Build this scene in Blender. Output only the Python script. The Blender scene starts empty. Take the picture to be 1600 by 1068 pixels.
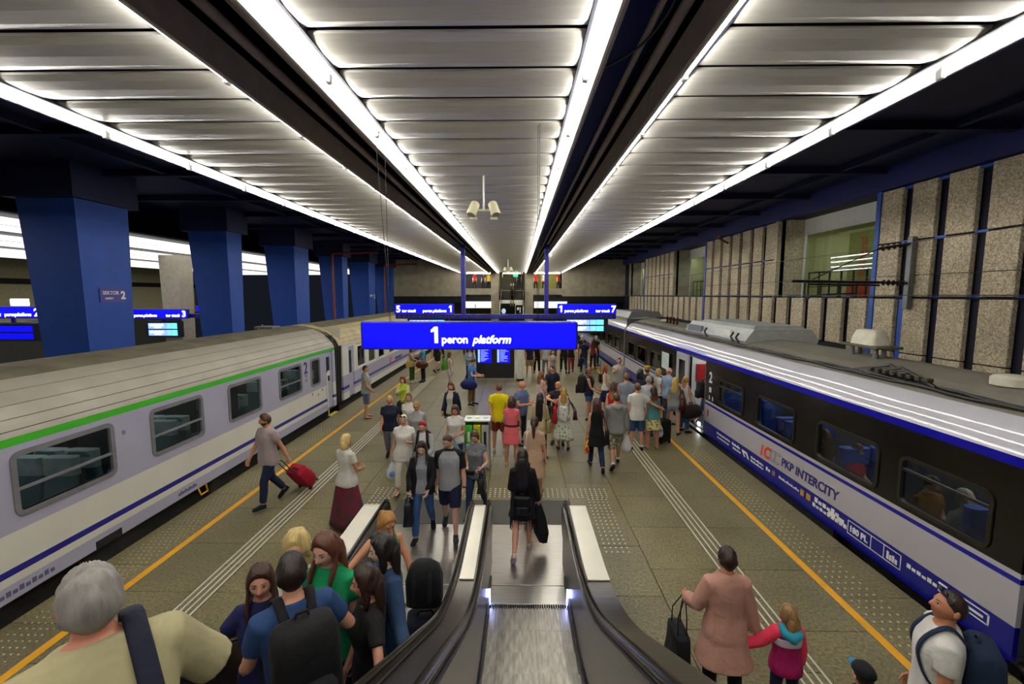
import bpy, math, random
import numpy as np
from mathutils import Vector, Matrix, Euler
random.seed(7)
rng = np.random.default_rng(7)
S = bpy.context.scene
COL = S.collection

# ------------------------------------------------------------------ camera, world, exposure
cam_data = bpy.data.cameras.new('camera')
cam = bpy.data.objects.new('camera', cam_data)
COL.objects.link(cam)
cam_data.sensor_width = 36.0
cam_data.lens = 705.0 / 1600.0 * 36.0
cam_data.clip_start = 0.05
cam_data.clip_end = 400
cam.location = (0, 0, 4.1)
cam.rotation_euler = Euler((math.radians(90 - 5.9117), 0, math.radians(0.8083)), 'XYZ')
S.camera = cam
S.view_settings.view_transform = 'Standard'
S.view_settings.look = 'None'
S.view_settings.gamma = 1.0
S.view_settings.use_curve_mapping = False
S.view_settings.exposure = 0.0
LAMP = 46.0          # fluorescent tubes
S.cycles.use_denoising = True
S.cycles.max_bounces = 7
S.cycles.diffuse_bounces = 3
S.cycles.glossy_bounces = 3
S.cycles.transparent_max_bounces = 8
S.cycles.sample_clamp_indirect = 6.0
W = bpy.data.worlds.new('world')
S.world = W
W.use_nodes = True
W.node_tree.nodes['Background'].inputs[0].default_value = (0.05, 0.06, 0.09, 1)
W.node_tree.nodes['Background'].inputs[1].default_value = 0.15

# ------------------------------------------------------------------ materials
def lin(h):
    if not isinstance(h, str): return tuple(h)[:3]
    h = h.lstrip('#')
    if len(h) == 3: h = ''.join(c * 2 for c in h)
    r = []
    for i in (0, 2, 4):
        c = int(h[i:i + 2], 16) / 255
        r.append(c / 12.92 if c <= .04045 else ((c + .055) / 1.055) ** 2.4)
    return tuple(r)

MATS = {}
def nt(name):
    m = bpy.data.materials.new(name); m.use_nodes = True
    t = m.node_tree; b = t.nodes['Principled BSDF']
    return m, t, b
def link(t, a, b): t.links.new(a, b)
def node(t, typ, **kw):
    n = t.nodes.new(typ)
    for k, v in kw.items():
        if k.startswith('i_'):
            key = k[2:]
            key = int(key) if key.isdigit() else key
            n.inputs[key].default_value = v
        else: setattr(n, k, v)
    return n
def mat(name, col, rough=.5, metal=0.0, var=.12, scale=6.0, bump=0.0, bscale=40.0, spec=.5, coords='Object', stretch=(1, 1, 1)):
    """plain procedural surface: noise-varied colour, optional fine relief"""
    if name in MATS: return MATS[name]
    m, t, b = nt(name)
    c = lin(col)
    tc = node(t, 'ShaderNodeTexCoord'); mp = node(t, 'ShaderNodeMapping'); mp.inputs['Scale'].default_value = stretch
    link(t, tc.outputs[coords], mp.inputs['Vector'])
    nz = node(t, 'ShaderNodeTexNoise', i_Scale=scale, i_Detail=5.0)
    link(t, mp.outputs[0], nz.inputs['Vector'])
    rp = node(t, 'ShaderNodeMapRange'); rp.inputs['To Min'].default_value = 1 - var; rp.inputs['To Max'].default_value = 1 + var
    rp.inputs['From Min'].default_value = .3; rp.inputs['From Max'].default_value = .7
    link(t, nz.outputs['Fac'], rp.inputs['Value'])
    mx = node(t, 'ShaderNodeVectorMath', operation='SCALE'); mx.inputs[0].default_value = c
    link(t, rp.outputs[0], mx.inputs['Scale']); link(t, mx.outputs[0], b.inputs['Base Color'])
    b.inputs['Roughness'].default_value = rough; b.inputs['Metallic'].default_value = metal
    b.inputs['Specular IOR Level'].default_value = spec
    if bump:
        n2 = node(t, 'ShaderNodeTexNoise', i_Scale=bscale, i_Detail=4.0); link(t, mp.outputs[0], n2.inputs['Vector'])
        bp = node(t, 'ShaderNodeBump', i_Strength=bump, i_Distance=.02); link(t, n2.outputs['Fac'], bp.inputs['Height'])
        link(t, bp.outputs[0], b.inputs['Normal'])
    MATS[name] = m
    return m
def emit(name, col, strength):
    if name in MATS: return MATS[name]
    m, t, b = nt(name)
    b.inputs['Base Color'].default_value = (*lin(col), 1)
    b.inputs['Emission Color'].default_value = (*lin(col), 1)
    b.inputs['Emission Strength'].default_value = strength
    b.inputs['Roughness'].default_value = .4
    MATS[name] = m
    return m
def glass(name, tint='#c8d4d8', rough=.02, refl=1.0):
    if name in MATS: return MATS[name]
    m, t, b = nt(name); t.nodes.remove(b)
    out = t.nodes['Material Output']
    tr = node(t, 'ShaderNodeBsdfTransparent'); tr.inputs[0].default_value = (*lin(tint), 1)
    gl = node(t, 'ShaderNodeBsdfGlossy'); gl.inputs['Roughness'].default_value = rough
    lw = node(t, 'ShaderNodeLayerWeight', i_Blend=.5)          # Schlick reflectance, same on both faces of the thin pane
    pw = node(t, 'ShaderNodeMath', operation='POWER'); pw.inputs[1].default_value = 5.0; link(t, lw.outputs['Facing'], pw.inputs[0])
    fr = node(t, 'ShaderNodeMapRange'); fr.inputs['To Min'].default_value = .04 * refl; fr.inputs['To Max'].default_value = .95; link(t, pw.outputs[0], fr.inputs['Value'])
    mx = node(t, 'ShaderNodeMixShader')
    link(t, fr.outputs[0], mx.inputs[0]); link(t, tr.outputs[0], mx.inputs[1]); link(t, gl.outputs[0], mx.inputs[2])
    link(t, mx.outputs[0], out.inputs[0])
    MATS[name] = m
    return m

# ------------------------------------------------------------------ mesh builder
class MB:
    def __init__(s): s.V = []; s.F = []; s.M = []; s.n = 0
    def add(s, verts, faces, m=0):
        v = np.asarray(verts, float).reshape(-1, 3)
        k = s.n; s.V.append(v); s.n += len(v)
        for f in faces: s.F.append(tuple(i + k for i in f)); s.M.append(m)
        return s
    def box(s, x0, x1, y0, y1, z0, z1, m=0, rz=0.0, R=None, c=None):
        v = np.array([(x, y, z) for z in (z0, z1) for y in (y0, y1) for x in (x0, x1)], float)
        if R is not None:
            cc = v.mean(0) if c is None else np.array(c, float); v = (v - cc) @ np.array(R).T + cc
        return s.add(v, [(0, 2, 3, 1), (4, 5, 7, 6), (0, 1, 5, 4), (2, 6, 7, 3), (0, 4, 6, 2), (1, 3, 7, 5)], m)
    def bbox(s, x0, x1, y0, y1, z0, z1, b=.01, m=0):
        """box with chamfered edges"""
        k = s.n
        b = min(b, .45 * min(x1 - x0, y1 - y0, z1 - z0))
        vs = []; idx = {}
        for sx in (0, 1):
            for sy in (0, 1):
                for sz in (0, 1):
                    X = (x0, x1)[sx]; Y = (y0, y1)[sy]; Z = (z0, z1)[sz]
                    dx = b if sx == 0 else -b; dy = b if sy == 0 else -b; dz = b if sz == 0 else -b
                    idx[sx, sy, sz] = len(vs)
                    vs += [(X, Y + dy, Z + dz), (X + dx, Y, Z + dz), (X + dx, Y + dy, Z)]
        g = lambda sx, sy, sz, a: idx[sx, sy, sz] + a
        f = []
        for q in (0, 1):
            o = (lambda l: l if q else l[::-1])
            f.append(o([g(q, 0, 0, 0), g(q, 1, 0, 0), g(q, 1, 1, 0), g(q, 0, 1, 0)]))
            f.append(o([g(0, q, 0, 1), g(0, q, 1, 1), g(1, q, 1, 1), g(1, q, 0, 1)]))
            f.append(o([g(0, 0, q, 2), g(1, 0, q, 2), g(1, 1, q, 2), g(0, 1, q, 2)]))
        for p in (0, 1):
            for q in (0, 1):
                o = (lambda l: l if (p ^ q) else l[::-1])
                f.append(o([g(p, q, 0, 0), g(p, q, 0, 1), g(p, q, 1, 1), g(p, q, 1, 0)][::-1]))
                f.append(o([g(p, 0, q, 0), g(p, 0, q, 2), g(p, 1, q, 2), g(p, 1, q, 0)]))
                f.append(o([g(0, p, q, 1), g(0, p, q, 2), g(1, p, q, 2), g(1, p, q, 1)][::-1]))
        for sx in (0, 1):
            for sy in (0, 1):
                for sz in (0, 1):
                    t = [g(sx, sy, sz, 0), g(sx, sy, sz, 1), g(sx, sy, sz, 2)]
                    f.append(t if (sx + sy + sz) % 2 else t[::-1])
        return s.add(vs, f, m)
    def loft(s, rings, m=0, caps=True, closed=True):
        rings = [np.asarray(r, float) for r in rings]
        n = len(rings[0]); R = len(rings)
        v = np.concatenate(rings); f = []
        e = n if closed else n - 1
        for i in range(R - 1):
            for j in range(e):
                k = (j + 1) % n
                f.append((i * n + j, i * n + k, (i + 1) * n + k, (i + 1) * n + j))
        if caps:
            v = np.concatenate([v, [rings[0].mean(0), rings[-1].mean(0)]])
            a, b = R * n, R * n + 1
            for j in range(n):
                k = (j + 1) % n
                f.append((a, k, j)); f.append((b, (R - 1) * n + j, (R - 1) * n + k))
        return s.add(v, f, m)
    def tube(s, pts, rad, n=8, m=0, up=(0, 0, 1), caps='round'):
        P = np.asarray(pts, float); k = len(P)
        if np.isscalar(rad) or isinstance(rad, tuple): rad = [rad] * k
        rad = [(r, r) if np.isscalar(r) else r for r in rad]
        T = np.zeros_like(P)
        T[1:-1] = P[2:] - P[:-2]; T[0] = P[1] - P[0]; T[-1] = P[-1] - P[-2]
        T /= np.linalg.norm(T, axis=1)[:, None] + 1e-12
        up = np.asarray(up, float)
        if abs(np.dot(T[0], up)) > .95: up = np.array((0, 1, 0.)) if abs(T[0][1]) < .9 else np.array((1., 0, 0))
        a = np.linspace(0, 2 * math.pi, n, endpoint=False); ca, sa = np.cos(a)[:, None], np.sin(a)[:, None]
        rings = []; u = up
        for i in range(k):
            sd = np.cross(T[i], u); sd /= np.linalg.norm(sd) + 1e-12
            u = np.cross(sd, T[i])
            A, B = rad[i]
            if i == 0 and caps == 'round': rings.append(P[0] - T[0] * min(A, B) * .6 + (ca * sd * A + sa * u * B) * .6)
            rings.append(P[i] + ca * sd * A + sa * u * B)
            if i == k - 1 and caps == 'round': rings.append(P[i] + T[i] * min(A, B) * .6 + (ca * sd * A + sa * u * B) * .6)
        return s.loft([r[::-1] for r in rings], m, caps=bool(caps))
    def cyl(s, p0, p1, r, n=12, m=0, r1=None):
        return s.tube([p0, p1], [r, r if r1 is None else r1], n, m, caps='flat')
    def ball(s, c, r, nu=10, nv=6, m=0):
        r = np.array((r, r, r) if np.isscalar(r) else r, float); c = np.array(c, float)
        rings = []
        for i in range(1, nv):
            e = -math.pi / 2 + math.pi * i / nv
            a = np.linspace(0, 2 * math.pi, nu, endpoint=False)
            rings.append(c + r * np.stack([np.cos(a) * math.cos(e), np.sin(a) * math.cos(e), np.full(nu, math.sin(e))], 1))
        k = s.n
        s.loft(rings, m)
        v = s.V[-1]; v[-2] = c - (0, 0, r[2]); v[-1] = c + (0, 0, r[2])
        return s
    def prism(s, poly, axis, a, b, m=0):
        """extrude a 2-D outline along an axis (0=x: poly is (y,z); 1=y: (x,z); 2=z: (x,y))"""
        P = np.asarray(poly, float); n = len(P)
        def put(t):
            o = np.zeros((n, 3)); k = [i for i in range(3) if i != axis]
            o[:, axis] = t; o[:, k[0]] = P[:, 0]; o[:, k[1]] = P[:, 1]; return o
        v = np.concatenate([put(a), put(b)])
        f = [tuple(range(n)), tuple(range(2 * n - 1, n - 1, -1))]
        f += [(i, i + n, (i + 1) % n + n, (i + 1) % n) for i in range(n)]
        return s.add(v, f, m)
    def arr(s): return np.concatenate(s.V) if s.V else np.zeros((0, 3))
    def build(s, name, m, parent=None, org=None, smooth=False, loc=None, kind=None, label=None, fix=True):
        me = bpy.data.meshes.new(name)
        v = s.arr()
        o3 = np.array(ORG[parent.name] if parent is not None else (org if org is not None else (0, 0, 0)), float)
        me.from_pydata((v - o3).tolist(), [], s.F)
        for x in (m if isinstance(m, (list, tuple)) else [m]): me.materials.append(x)
        if any(s.M): me.polygons.foreach_set('material_index', s.M)
        if smooth: me.polygons.foreach_set('use_smooth', [True] * len(s.F))
        me.update()
        if fix: fixn(me)
        if smooth and smooth != 2: me.set_sharp_from_angle(angle=math.radians(50))
        ob = bpy.data.objects.new(name, me); COL.objects.link(ob)
        if parent is not None: ob.parent = parent; ORG[ob.name] = tuple(o3)
        else:
            ob.location = o3 if loc is None else loc; ORG[ob.name] = tuple(o3)
        if kind: ob['kind'] = kind
        if label: ob['label'] = label
        return ob
import bmesh
def fixn(me):
    b = bmesh.new(); b.from_mesh(me); bmesh.ops.recalc_face_normals(b, faces=b.faces); b.to_mesh(me); b.free()
ORG = {}
def thing(name, label, cat, loc=(0, 0, 0), group=None, kind=None):
    o = bpy.data.objects.new(name, None); COL.objects.link(o)
    o.empty_display_size = .2
    o.location = loc; ORG[o.name] = tuple(loc)
    return tag(o, label, cat, group, kind)
def tag(o, label=None, cat=None, group=None, kind=None):
    if label: o['label'] = label
    if cat: o['category'] = cat
    if group: o['group'] = group
    if kind: o['kind'] = kind
    return o
def inst(src, parent, off, rz=None):
    """a copy of a part sharing its mesh, moved by off (parent space)"""
    c = src.copy(); COL.objects.link(c); c.parent = parent
    c.location = Vector(src.location) + Vector(off)
    if rz is not None: c.rotation_euler = (0, 0, rz)
    ORG[c.name] = ORG[src.name]
    return c
def rrect(w, h, r, n=5):
    """rounded rectangle outline, centred"""
    o = []
    for cx, cy, a0 in ((w / 2 - r, h / 2 - r, 0), (-w / 2 + r, h / 2 - r, 90), (-w / 2 + r, -h / 2 + r, 180), (w / 2 - r, -h / 2 + r, 270)):
        for i in range(n + 1):
            a = math.radians(a0 + 90 * i / n); o.append((cx + r * math.cos(a), cy + r * math.sin(a)))
    return np.array(o)
AX = {'-y': ((1, 0, 0), (0, 0, 1), (0, -1, 0)), '+x': ((0, 1, 0), (0, 0, 1), (1, 0, 0)), '-x': ((0, -1, 0), (0, 0, 1), (-1, 0, 0)), '+y': ((-1, 0, 0), (0, 0, 1), (0, 1, 0))}
def text(s, size, m, at, face, parent, bold=0.0, shear=0.0, align='LEFT', depth=.004, name='lettering', rot=0.0, label=None):
    cu = bpy.data.curves.new(name, 'FONT'); cu.body = s; cu.size = size; cu.offset = bold; cu.shear = shear
    cu.align_x = align; cu.extrude = depth; cu.resolution_u = 3
    tmp = bpy.data.objects.new('tmp', cu)
    me = bpy.data.meshes.new_from_object(tmp)
    bpy.data.objects.remove(tmp); bpy.data.curves.remove(cu)
    me.name = name
    me.materials.clear(); me.materials.append(m)
    X, Y, Z = [Vector(a) for a in AX[face]]
    if rot:
        c, s_ = math.cos(rot), math.sin(rot); X, Y = X * c + Y * s_, Y * c - X * s_
    o3 = Vector(ORG[parent.name])
    M = Matrix((X, Y, Z)).transposed().to_4x4()
    M.translation = Vector(at) - o3
    me.transform(M)
    ob = bpy.data.objects.new(name, me); COL.objects.link(ob); ob.parent = parent; ORG[ob.name] = tuple(o3)
    if label: ob['label'] = label
    return ob
def ring_frame(mb, c, w, h, t, r, face, d0, d1, m=0):
    """rounded window frame: ring between outline (w,h) and inset t, standing from d0 to d1 along the face normal"""
    X, Y, Z = [np.array(a, float) for a in AX[face]]
    c = np.array(c, float)
    o = rrect(w, h, r); i = rrect(w - 2 * t, h - 2 * t, max(r - t, .01))
    put = lambda p, d: c + p[:, :1] * X + p[:, 1:] * Y + d * Z
    R = [put(o, d0), put(o, d1), put(i, d1), put(i, d0)]
    n = len(o)
    v = np.concatenate(R); f = []
    for a in range(4):
        b = (a + 1) % 4
        for j in range(n):
            k = (j + 1) % n; f.append((a * n + j, a * n + k, b * n + k, b * n + j))
    mb.add(v, f, m)
    return mb
def plate(mb, c, w, h, r, face, d0, d1, m=0):
    X, Y, Z = [np.array(a, float) for a in AX[face]]
    c = np.array(c, float); o = rrect(w, h, r, 3) if r else np.array([(w / 2, h / 2), (-w / 2, h / 2), (-w / 2, -h / 2), (w / 2, -h / 2)])
    put = lambda d: c + o[:, :1] * X + o[:, 1:] * Y + d * Z
    n = len(o)
    mb.add(np.concatenate([put(d0), put(d1)]), [tuple(range(n)), tuple(range(2 * n - 1, n - 1, -1))] + [(i, i + n, (i + 1) % n + n, (i + 1) % n) for i in range(n)], m)
    return mb
# ------------------------------------------------------------------ surface materials
def floor_mat():
    m, t, b = nt('granite floor')
    g = node(t, 'ShaderNodeNewGeometry')
    oi = node(t, 'ShaderNodeObjectInfo')
    n1 = node(t, 'ShaderNodeTexNoise', i_Scale=26.0, i_Detail=6.0, i_Roughness=.75)
    n2 = node(t, 'ShaderNodeTexNoise', i_Scale=1.1, i_Detail=5.0)
    n3 = node(t, 'ShaderNodeTexVoronoi', i_Scale=3.1)
    for n in (n1, n2, n3): link(t, g.outputs['Position'], n.inputs['Vector'])
    cr = node(t, 'ShaderNodeValToRGB')
    cr.color_ramp.elements[0].position = .34; cr.color_ramp.elements[0].color = (*lin('#443e2b'), 1)
    cr.color_ramp.elements[1].position = .68; cr.color_ramp.elements[1].color = (*lin('#8f855f'), 1)
    link(t, n1.outputs['Fac'], cr.inputs[0])
    mr = node(t, 'ShaderNodeMapRange'); mr.inputs['From Min'].default_value = .3; mr.inputs['From Max'].default_value = .7
    mr.inputs['To Min'].default_value = .78; mr.inputs['To Max'].default_value = 1.16
    link(t, n2.outputs['Fac'], mr.inputs['Value'])
    m2 = node(t, 'ShaderNodeMapRange'); m2.inputs['To Min'].default_value = .9; m2.inputs['To Max'].default_value = 1.1
    link(t, oi.outputs['Random'], m2.inputs['Value'])
    mu = node(t, 'ShaderNodeMath', operation='MULTIPLY'); link(t, mr.outputs[0], mu.inputs[0]); link(t, m2.outputs[0], mu.inputs[1])
    sc = node(t, 'ShaderNodeVectorMath', operation='SCALE'); link(t, cr.outputs[0], sc.inputs[0]); link(t, mu.outputs[0], sc.inputs['Scale'])
    link(t, sc.outputs[0], b.inputs['Base Color'])
    rr = node(t, 'ShaderNodeMapRange'); rr.inputs['To Min'].default_value = .3; rr.inputs['To Max'].default_value = .5
    link(t, n2.outputs['Fac'], rr.inputs['Value']); link(t, rr.outputs[0], b.inputs['Roughness'])
    bp = node(t, 'ShaderNodeBump', i_Strength=.12, i_Distance=.01); link(t, n1.outputs['Fac'], bp.inputs['Height']); link(t, bp.outputs[0], b.inputs['Normal'])
    return m
def pebble_mat():
    m, t, b = nt('pebble dash concrete')
    g = node(t, 'ShaderNodeNewGeometry')
    v = node(t, 'ShaderNodeTexVoronoi', i_Scale=34.0)
    n2 = node(t, 'ShaderNodeTexNoise', i_Scale=.9, i_Detail=5.0)
    n1 = node(t, 'ShaderNodeTexNoise', i_Scale=18.0, i_Detail=5.0)
    for n in (v, n2, n1): link(t, g.outputs['Position'], n.inputs['Vector'])
    cr = node(t, 'ShaderNodeValToRGB')
    cr.color_ramp.elements[0].position = .25; cr.color_ramp.elements[0].color = (*lin('#a39274'), 1)
    cr.color_ramp.elements[1].position = .75; cr.color_ramp.elements[1].color = (*lin('#efe2c6'), 1)
    mx = node(t, 'ShaderNodeMath', operation='ADD'); link(t, v.outputs['Color'], mx.inputs[0]); link(t, n1.outputs['Fac'], mx.inputs[1])
    h = node(t, 'ShaderNodeMath', operation='MULTIPLY'); h.inputs[1].default_value = .5; link(t, mx.outputs[0], h.inputs[0])
    link(t, h.outputs[0], cr.inputs[0])
    mr = node(t, 'ShaderNodeMapRange'); mr.inputs['From Min'].default_value = .3; mr.inputs['From Max'].default_value = .7
    mr.inputs['To Min'].default_value = .75; mr.inputs['To Max'].default_value = 1.12; link(t, n2.outputs['Fac'], mr.inputs['Value'])
    sc = node(t, 'ShaderNodeVectorMath', operation='SCALE'); link(t, cr.outputs[0], sc.inputs[0]); link(t, mr.outputs[0], sc.inputs['Scale'])
    link(t, sc.outputs[0], b.inputs['Base Color']); b.inputs['Roughness'].default_value = .9
    bp = node(t, 'ShaderNodeBump', i_Strength=.8, i_Distance=.02); link(t, v.outputs['Distance'], bp.inputs['Height']); link(t, bp.outputs[0], b.inputs['Normal'])
    return m
M_FLOOR = floor_mat(); M_PEB = pebble_mat()
M_BLUE = mat('blue column paint', '#10459f', .6, var=.1, scale=3, bump=.1)
M_BLUED = mat('dark blue ceiling paint', '#0b1444', .65, var=.25, scale=.8)
M_NAVY = mat('navy gap lining', '#0a0e26', .7)
M_BLACK = mat('plain matt black', '#0b0b0b', .8)
M_BROWN = mat('brown fascia metal', '#a89c92', .55, var=.1)
M_WHITE = mat('white enamel', '#e6e6e2', .45, var=.04)
M_PANEL = mat('satin aluminium ceiling panel', '#cfccc4', .35, .25, var=.06, scale=4, stretch=(1, 8, 1))
M_CONC = mat('grey concrete', '#a39a86', .85, var=.18, scale=2, bump=.2, bscale=60)
M_STEEL = mat('brushed steel', '#b9b5ad', .3, .95, var=.1, scale=3, stretch=(1, 14, 1))
M_STEELD = mat('dark brushed steel', '#6f6a66', .28, .95, var=.1, scale=3, stretch=(1, 10, 6))
M_RUB = mat('black rubber handrail', '#16140f', .22, spec=.6)
M_YEL = mat('yellow line paint', '#e8a613', .5, var=.08, scale=5)
M_DARKMAT = mat('dark entrance mat', '#4a4844', .75, var=.12, scale=30)
M_SIGN = emit('blue lit sign face', (0.0, 0.0, 1.0), 1.0)
M_SIGNW = emit('white lit lettering', '#ffffff', 2.2)
M_SIGNB = mat('blue sign housing', '#10128a', .4)
M_TUBE = emit('fluorescent tube glow', (1.0, .965, .88), LAMP)
M_PIPE = mat('rust red pipe', '#8a3a1c', .5)
M_CABLE = mat('black cable', '#0a0a0a', .5)

# ------------------------------------------------------------------ floor: bedding and slabs
fl = MB()
for x0, x1, y0, y1 in ((-6.39, -2.38, -3, 50), (1.04, 5.37, -3, 50), (-2.38, 1.04, 5.4, 50)):
    fl.box(x0, x1, y0, y1, -.12, -.05)
floor = fl.build('floor', mat('floor joint bedding', '#35322a', .9), kind='structure')
XB = [-6.39, -5.60, -4.54, -4.20, -3.25, -2.36, -1.5, -.64, .2, 1.03, 2.0, 3.00, 3.34, 4.29, 5.37]
far_stuff = MB()
for i in range(len(XB) - 1):
    x0, x1 = XB[i] + .004, XB[i + 1] - .004
    inner = -2.4 < XB[i] and XB[i + 1] < 1.1
    b = MB().bbox(x0, x1, .004, 1.236, -.05, 0, .004)
    proto = None
    for r in range(34):
        y = 1.24 * r + (.62 if i % 2 else 0) - 1.0 if not inner else 8.706 + 1.24 * r
        if y > 47: continue
        if y < 24.5:
            if proto is None:
                proto = b.build('floor_slab', M_FLOOR, floor); proto.location = (0, y, 0)
            else: inst(proto, floor, (0, y - proto.location.y, random.uniform(-.0015, .0015)))
        else: far_stuff.bbox(x0, x1, y + .004, y + 1.236, -.05, 0, .004)
far_stuff.build('floor_slab', M_FLOOR, floor, kind='stuff')
em = MB()
em.box(-6.39, -6.29, -3, 50, -1.0, -.06); em.box(5.27, 5.37, -3, 50, -1.0, -.06)
em.build('platform_edge_wall', mat('platform edge concrete', '#57503f', .9, var=.3), floor)
for x, n in ((-5.54, 0), (4.35, 0)):
    MB().bbox(x - .055, x + .055, -1, 43, .0, .004, .002).build('yellow_line', M_YEL, floor)
tm = mat('tactile strip metal', '#d8d4c8', .4, .2)
for xs in ((-4.50, -4.41, -4.32, -4.23), (3.04, 3.135, 3.23, 3.325)):
    for j, x in enumerate(xs):
        MB().bbox(x - .013, x + .013, 3.0, 22.6, 0, .008, .003).build('tactile_strip', tm, floor)
def domes(pts, r, h, m, name):
    a = np.linspace(0, 2 * math.pi, 6, endpoint=False)
    mb = MB()
    lo = np.stack([np.cos(a) * r, np.sin(a) * r, np.zeros(6)], 1); hi = np.stack([np.cos(a) * r * .6, np.sin(a) * r * .6, np.full(6, h)], 1)
    base = np.concatenate([lo, hi]); F = [(j, (j + 1) % 6, (j + 1) % 6 + 6, j + 6) for j in range(6)] + [tuple(range(6, 12))]
    for x, y in pts: mb.add(base + (x, y, 0), F)
    return mb.build(name, m, floor, kind='stuff')
stud = mat('worn stud', '#c4ba98', .4)
domes([(4.50 + .1 * i, 1.6 + .13 * j) for i in range(5) for j in range(240)], .017, .007, stud, 'warning_stud')
domes([(-6.2 + .085 * i + .04 * (j % 2), 1.6 + .1 * j) for i in range(6) for j in range(300)], .012, .005, stud, 'warning_stud')
wd = mat('white tactile dot', '#e9e6da', .45)
pts = [(-2.98 + .1 * i, 8.86 + .095 * j) for i in range(49) for j in range(5)]
for j in range(16):
    for i in range(5):
        pts += [(1.42 + .09 * i, 8.76 - .125 * j)]
        if j < 12: pts += [(-2.98 + .09 * i, 8.76 - .125 * j)]
domes(pts, .019, .008, wd, 'tactile_dot')

# track beds
for nm, x0, x1 in (('floor_track_left', -16.6, -6.3), ('floor_track_right', 5.3, 10.4)):
    MB().box(x0, x1, -6, 50, -1.25, -1.0).build(nm, mat('dark ballast', '#1c1a17', .95, var=.4, scale=20, bump=.6), kind='structure')
rails = MB()
for x in (-7.2, -8.65, -14.2, -15.6, 6.3, 7.75):
    rails.box(x - .035, x + .035, -6, 50, -1.0, -.86)
rails.build('trim_rails', M_STEELD, kind='structure')

# ------------------------------------------------------------------ ceiling
ce = MB()
for x0, x1 in ((-36, -5.52), (4.12, 10.4)):
    ce.box(x0, x1, -8, 50, 7.5, 7.62)
ce.box(-5.52, 4.12, -8, 50, 7.1, 7.22)
ce.box(-5.82, -5.72, -8, 43, 6.6, 7.6); ce.box(4.28, 4.38, -8, 43, 6.6, 7.6)
ceiling = ce.build('ceiling', M_BLUED, kind='structure')
beam = MB().box(-36, 10.3, -.09, .09, 7.32, 7.5).build('ceiling_beam', M_BLUED, ceiling)
beam.location = (0, 3, 0)
for k in range(1, 13): inst(beam, ceiling, (0, 3.2 * k, 0))
for x in (-6.6, -9.6, 6.4, 8.6):
    MB().box(x - .07, x + .07, -8, 50, 7.36, 7.5).build('ceiling_beam', M_BLUED, ceiling)

PITCH = .665
def bank(xa, xb, fl_, fr_, tag_):
    """one ribbed bay: panels from xa to xb, side fascias at fl_ / fr_"""
    P = MB()
    prof = [(.038, 6.306), (.046, 6.290), (.15, 6.272), (PITCH / 2, 6.266), (PITCH - .15, 6.272), (PITCH - .046, 6.290), (PITCH - .038, 6.306)]
    top = [(y, z + .006) for y, z in prof[::-1]]
    P.prism(prof + top, 0, xa, xb)
    p0 = P.build('ceiling_panel', M_PANEL, ceiling); p0.location = (0, -6.0, 0)
    for k in range(1, 74): inst(p0, ceiling, (0, PITCH * k, 0))
    MB().box(xa, xb, -6, 43, 6.6, 6.64).build('ceiling_backing', M_NAVY, ceiling)
    for side, f, e in ((-1, fl_, xa), (1, fr_, xb)):
        lo, hi = min(f, e), max(f, e)
        q0, q1 = (lo, hi - .03) if e == hi else (lo + .03, hi)
        t = MB().box(q0, q1, -6, 43, 6.37, 6.40)
        MB().box(min(e, e + side * .028), max(e, e + side * .028), -6, 43, 6.262, 6.42).build('ceiling_gap_strip', M_NAVY, ceiling)  # dark strip standing in for the shaded gap at the panel ends
        out = tag_ + str(side) in ('l-1', 'r1'); zb_ = 6.25 if out else 6.13; zt = 6.215
        t.box(f - .012, f + .012, -6, 43, zb_, 6.40)
        tr = t.build('ceiling_trough', M_WHITE, ceiling)
        MB().box(f + side * .014, f + side * .04, -6, 43, zb_, 6.44).build('ceiling_fascia', M_BLUED if out else M_BROWN, ceiling)
        xm = (lo + hi) / 2
        root = thing('fluorescent_light', LL[tag_ + str(side)], 'light', (xm, 0, 6.3), 'strip lights along the platform ceiling')
        tb = MB().tube([(xm, .06, zt), (xm, 1.46, zt)], .022, 6, caps='flat').build('tube', M_TUBE, root, smooth=True)
        tb.location = (0, -6, 0)
        hb = MB().bbox(xm - .025, xm + .025, -.04, .04, 6.165, 6.26, .008); hb.cyl((xm, 0, 6.26), (xm, 0, 6.366), .012, 6)
        hd_ = hb.build('tube_holder', M_WHITE, root); hd_.location = (0, -6, 0)
        for k in range(1, 32):
            inst(tb, root, (0, 1.52 * k, 0)); inst(hd_, root, (0, 1.52 * k, 0))
LL = {'l-1': 'bright strip light along the outer edge of the left ceiling bay, over the lilac train',
      'l1': 'strip light on the inner side of the left ceiling bay, hidden behind its brown fascia',
      'c-1': 'bright strip light along the left edge of the middle ceiling bay',
      'c1': 'bright strip light along the right edge of the middle ceiling bay',
      'r-1': 'strip light on the inner side of the right ceiling bay, behind its brown fascia',
      'r1': 'bright strip light along the outer edge of the right ceiling bay, over the blue train'}
bank(-5.28, -2.97, -5.66, -2.77, 'l')
bank(-1.77, .56, -1.96, .73, 'c')
bank(1.70, 3.90, 1.52, 4.22, 'r')
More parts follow.
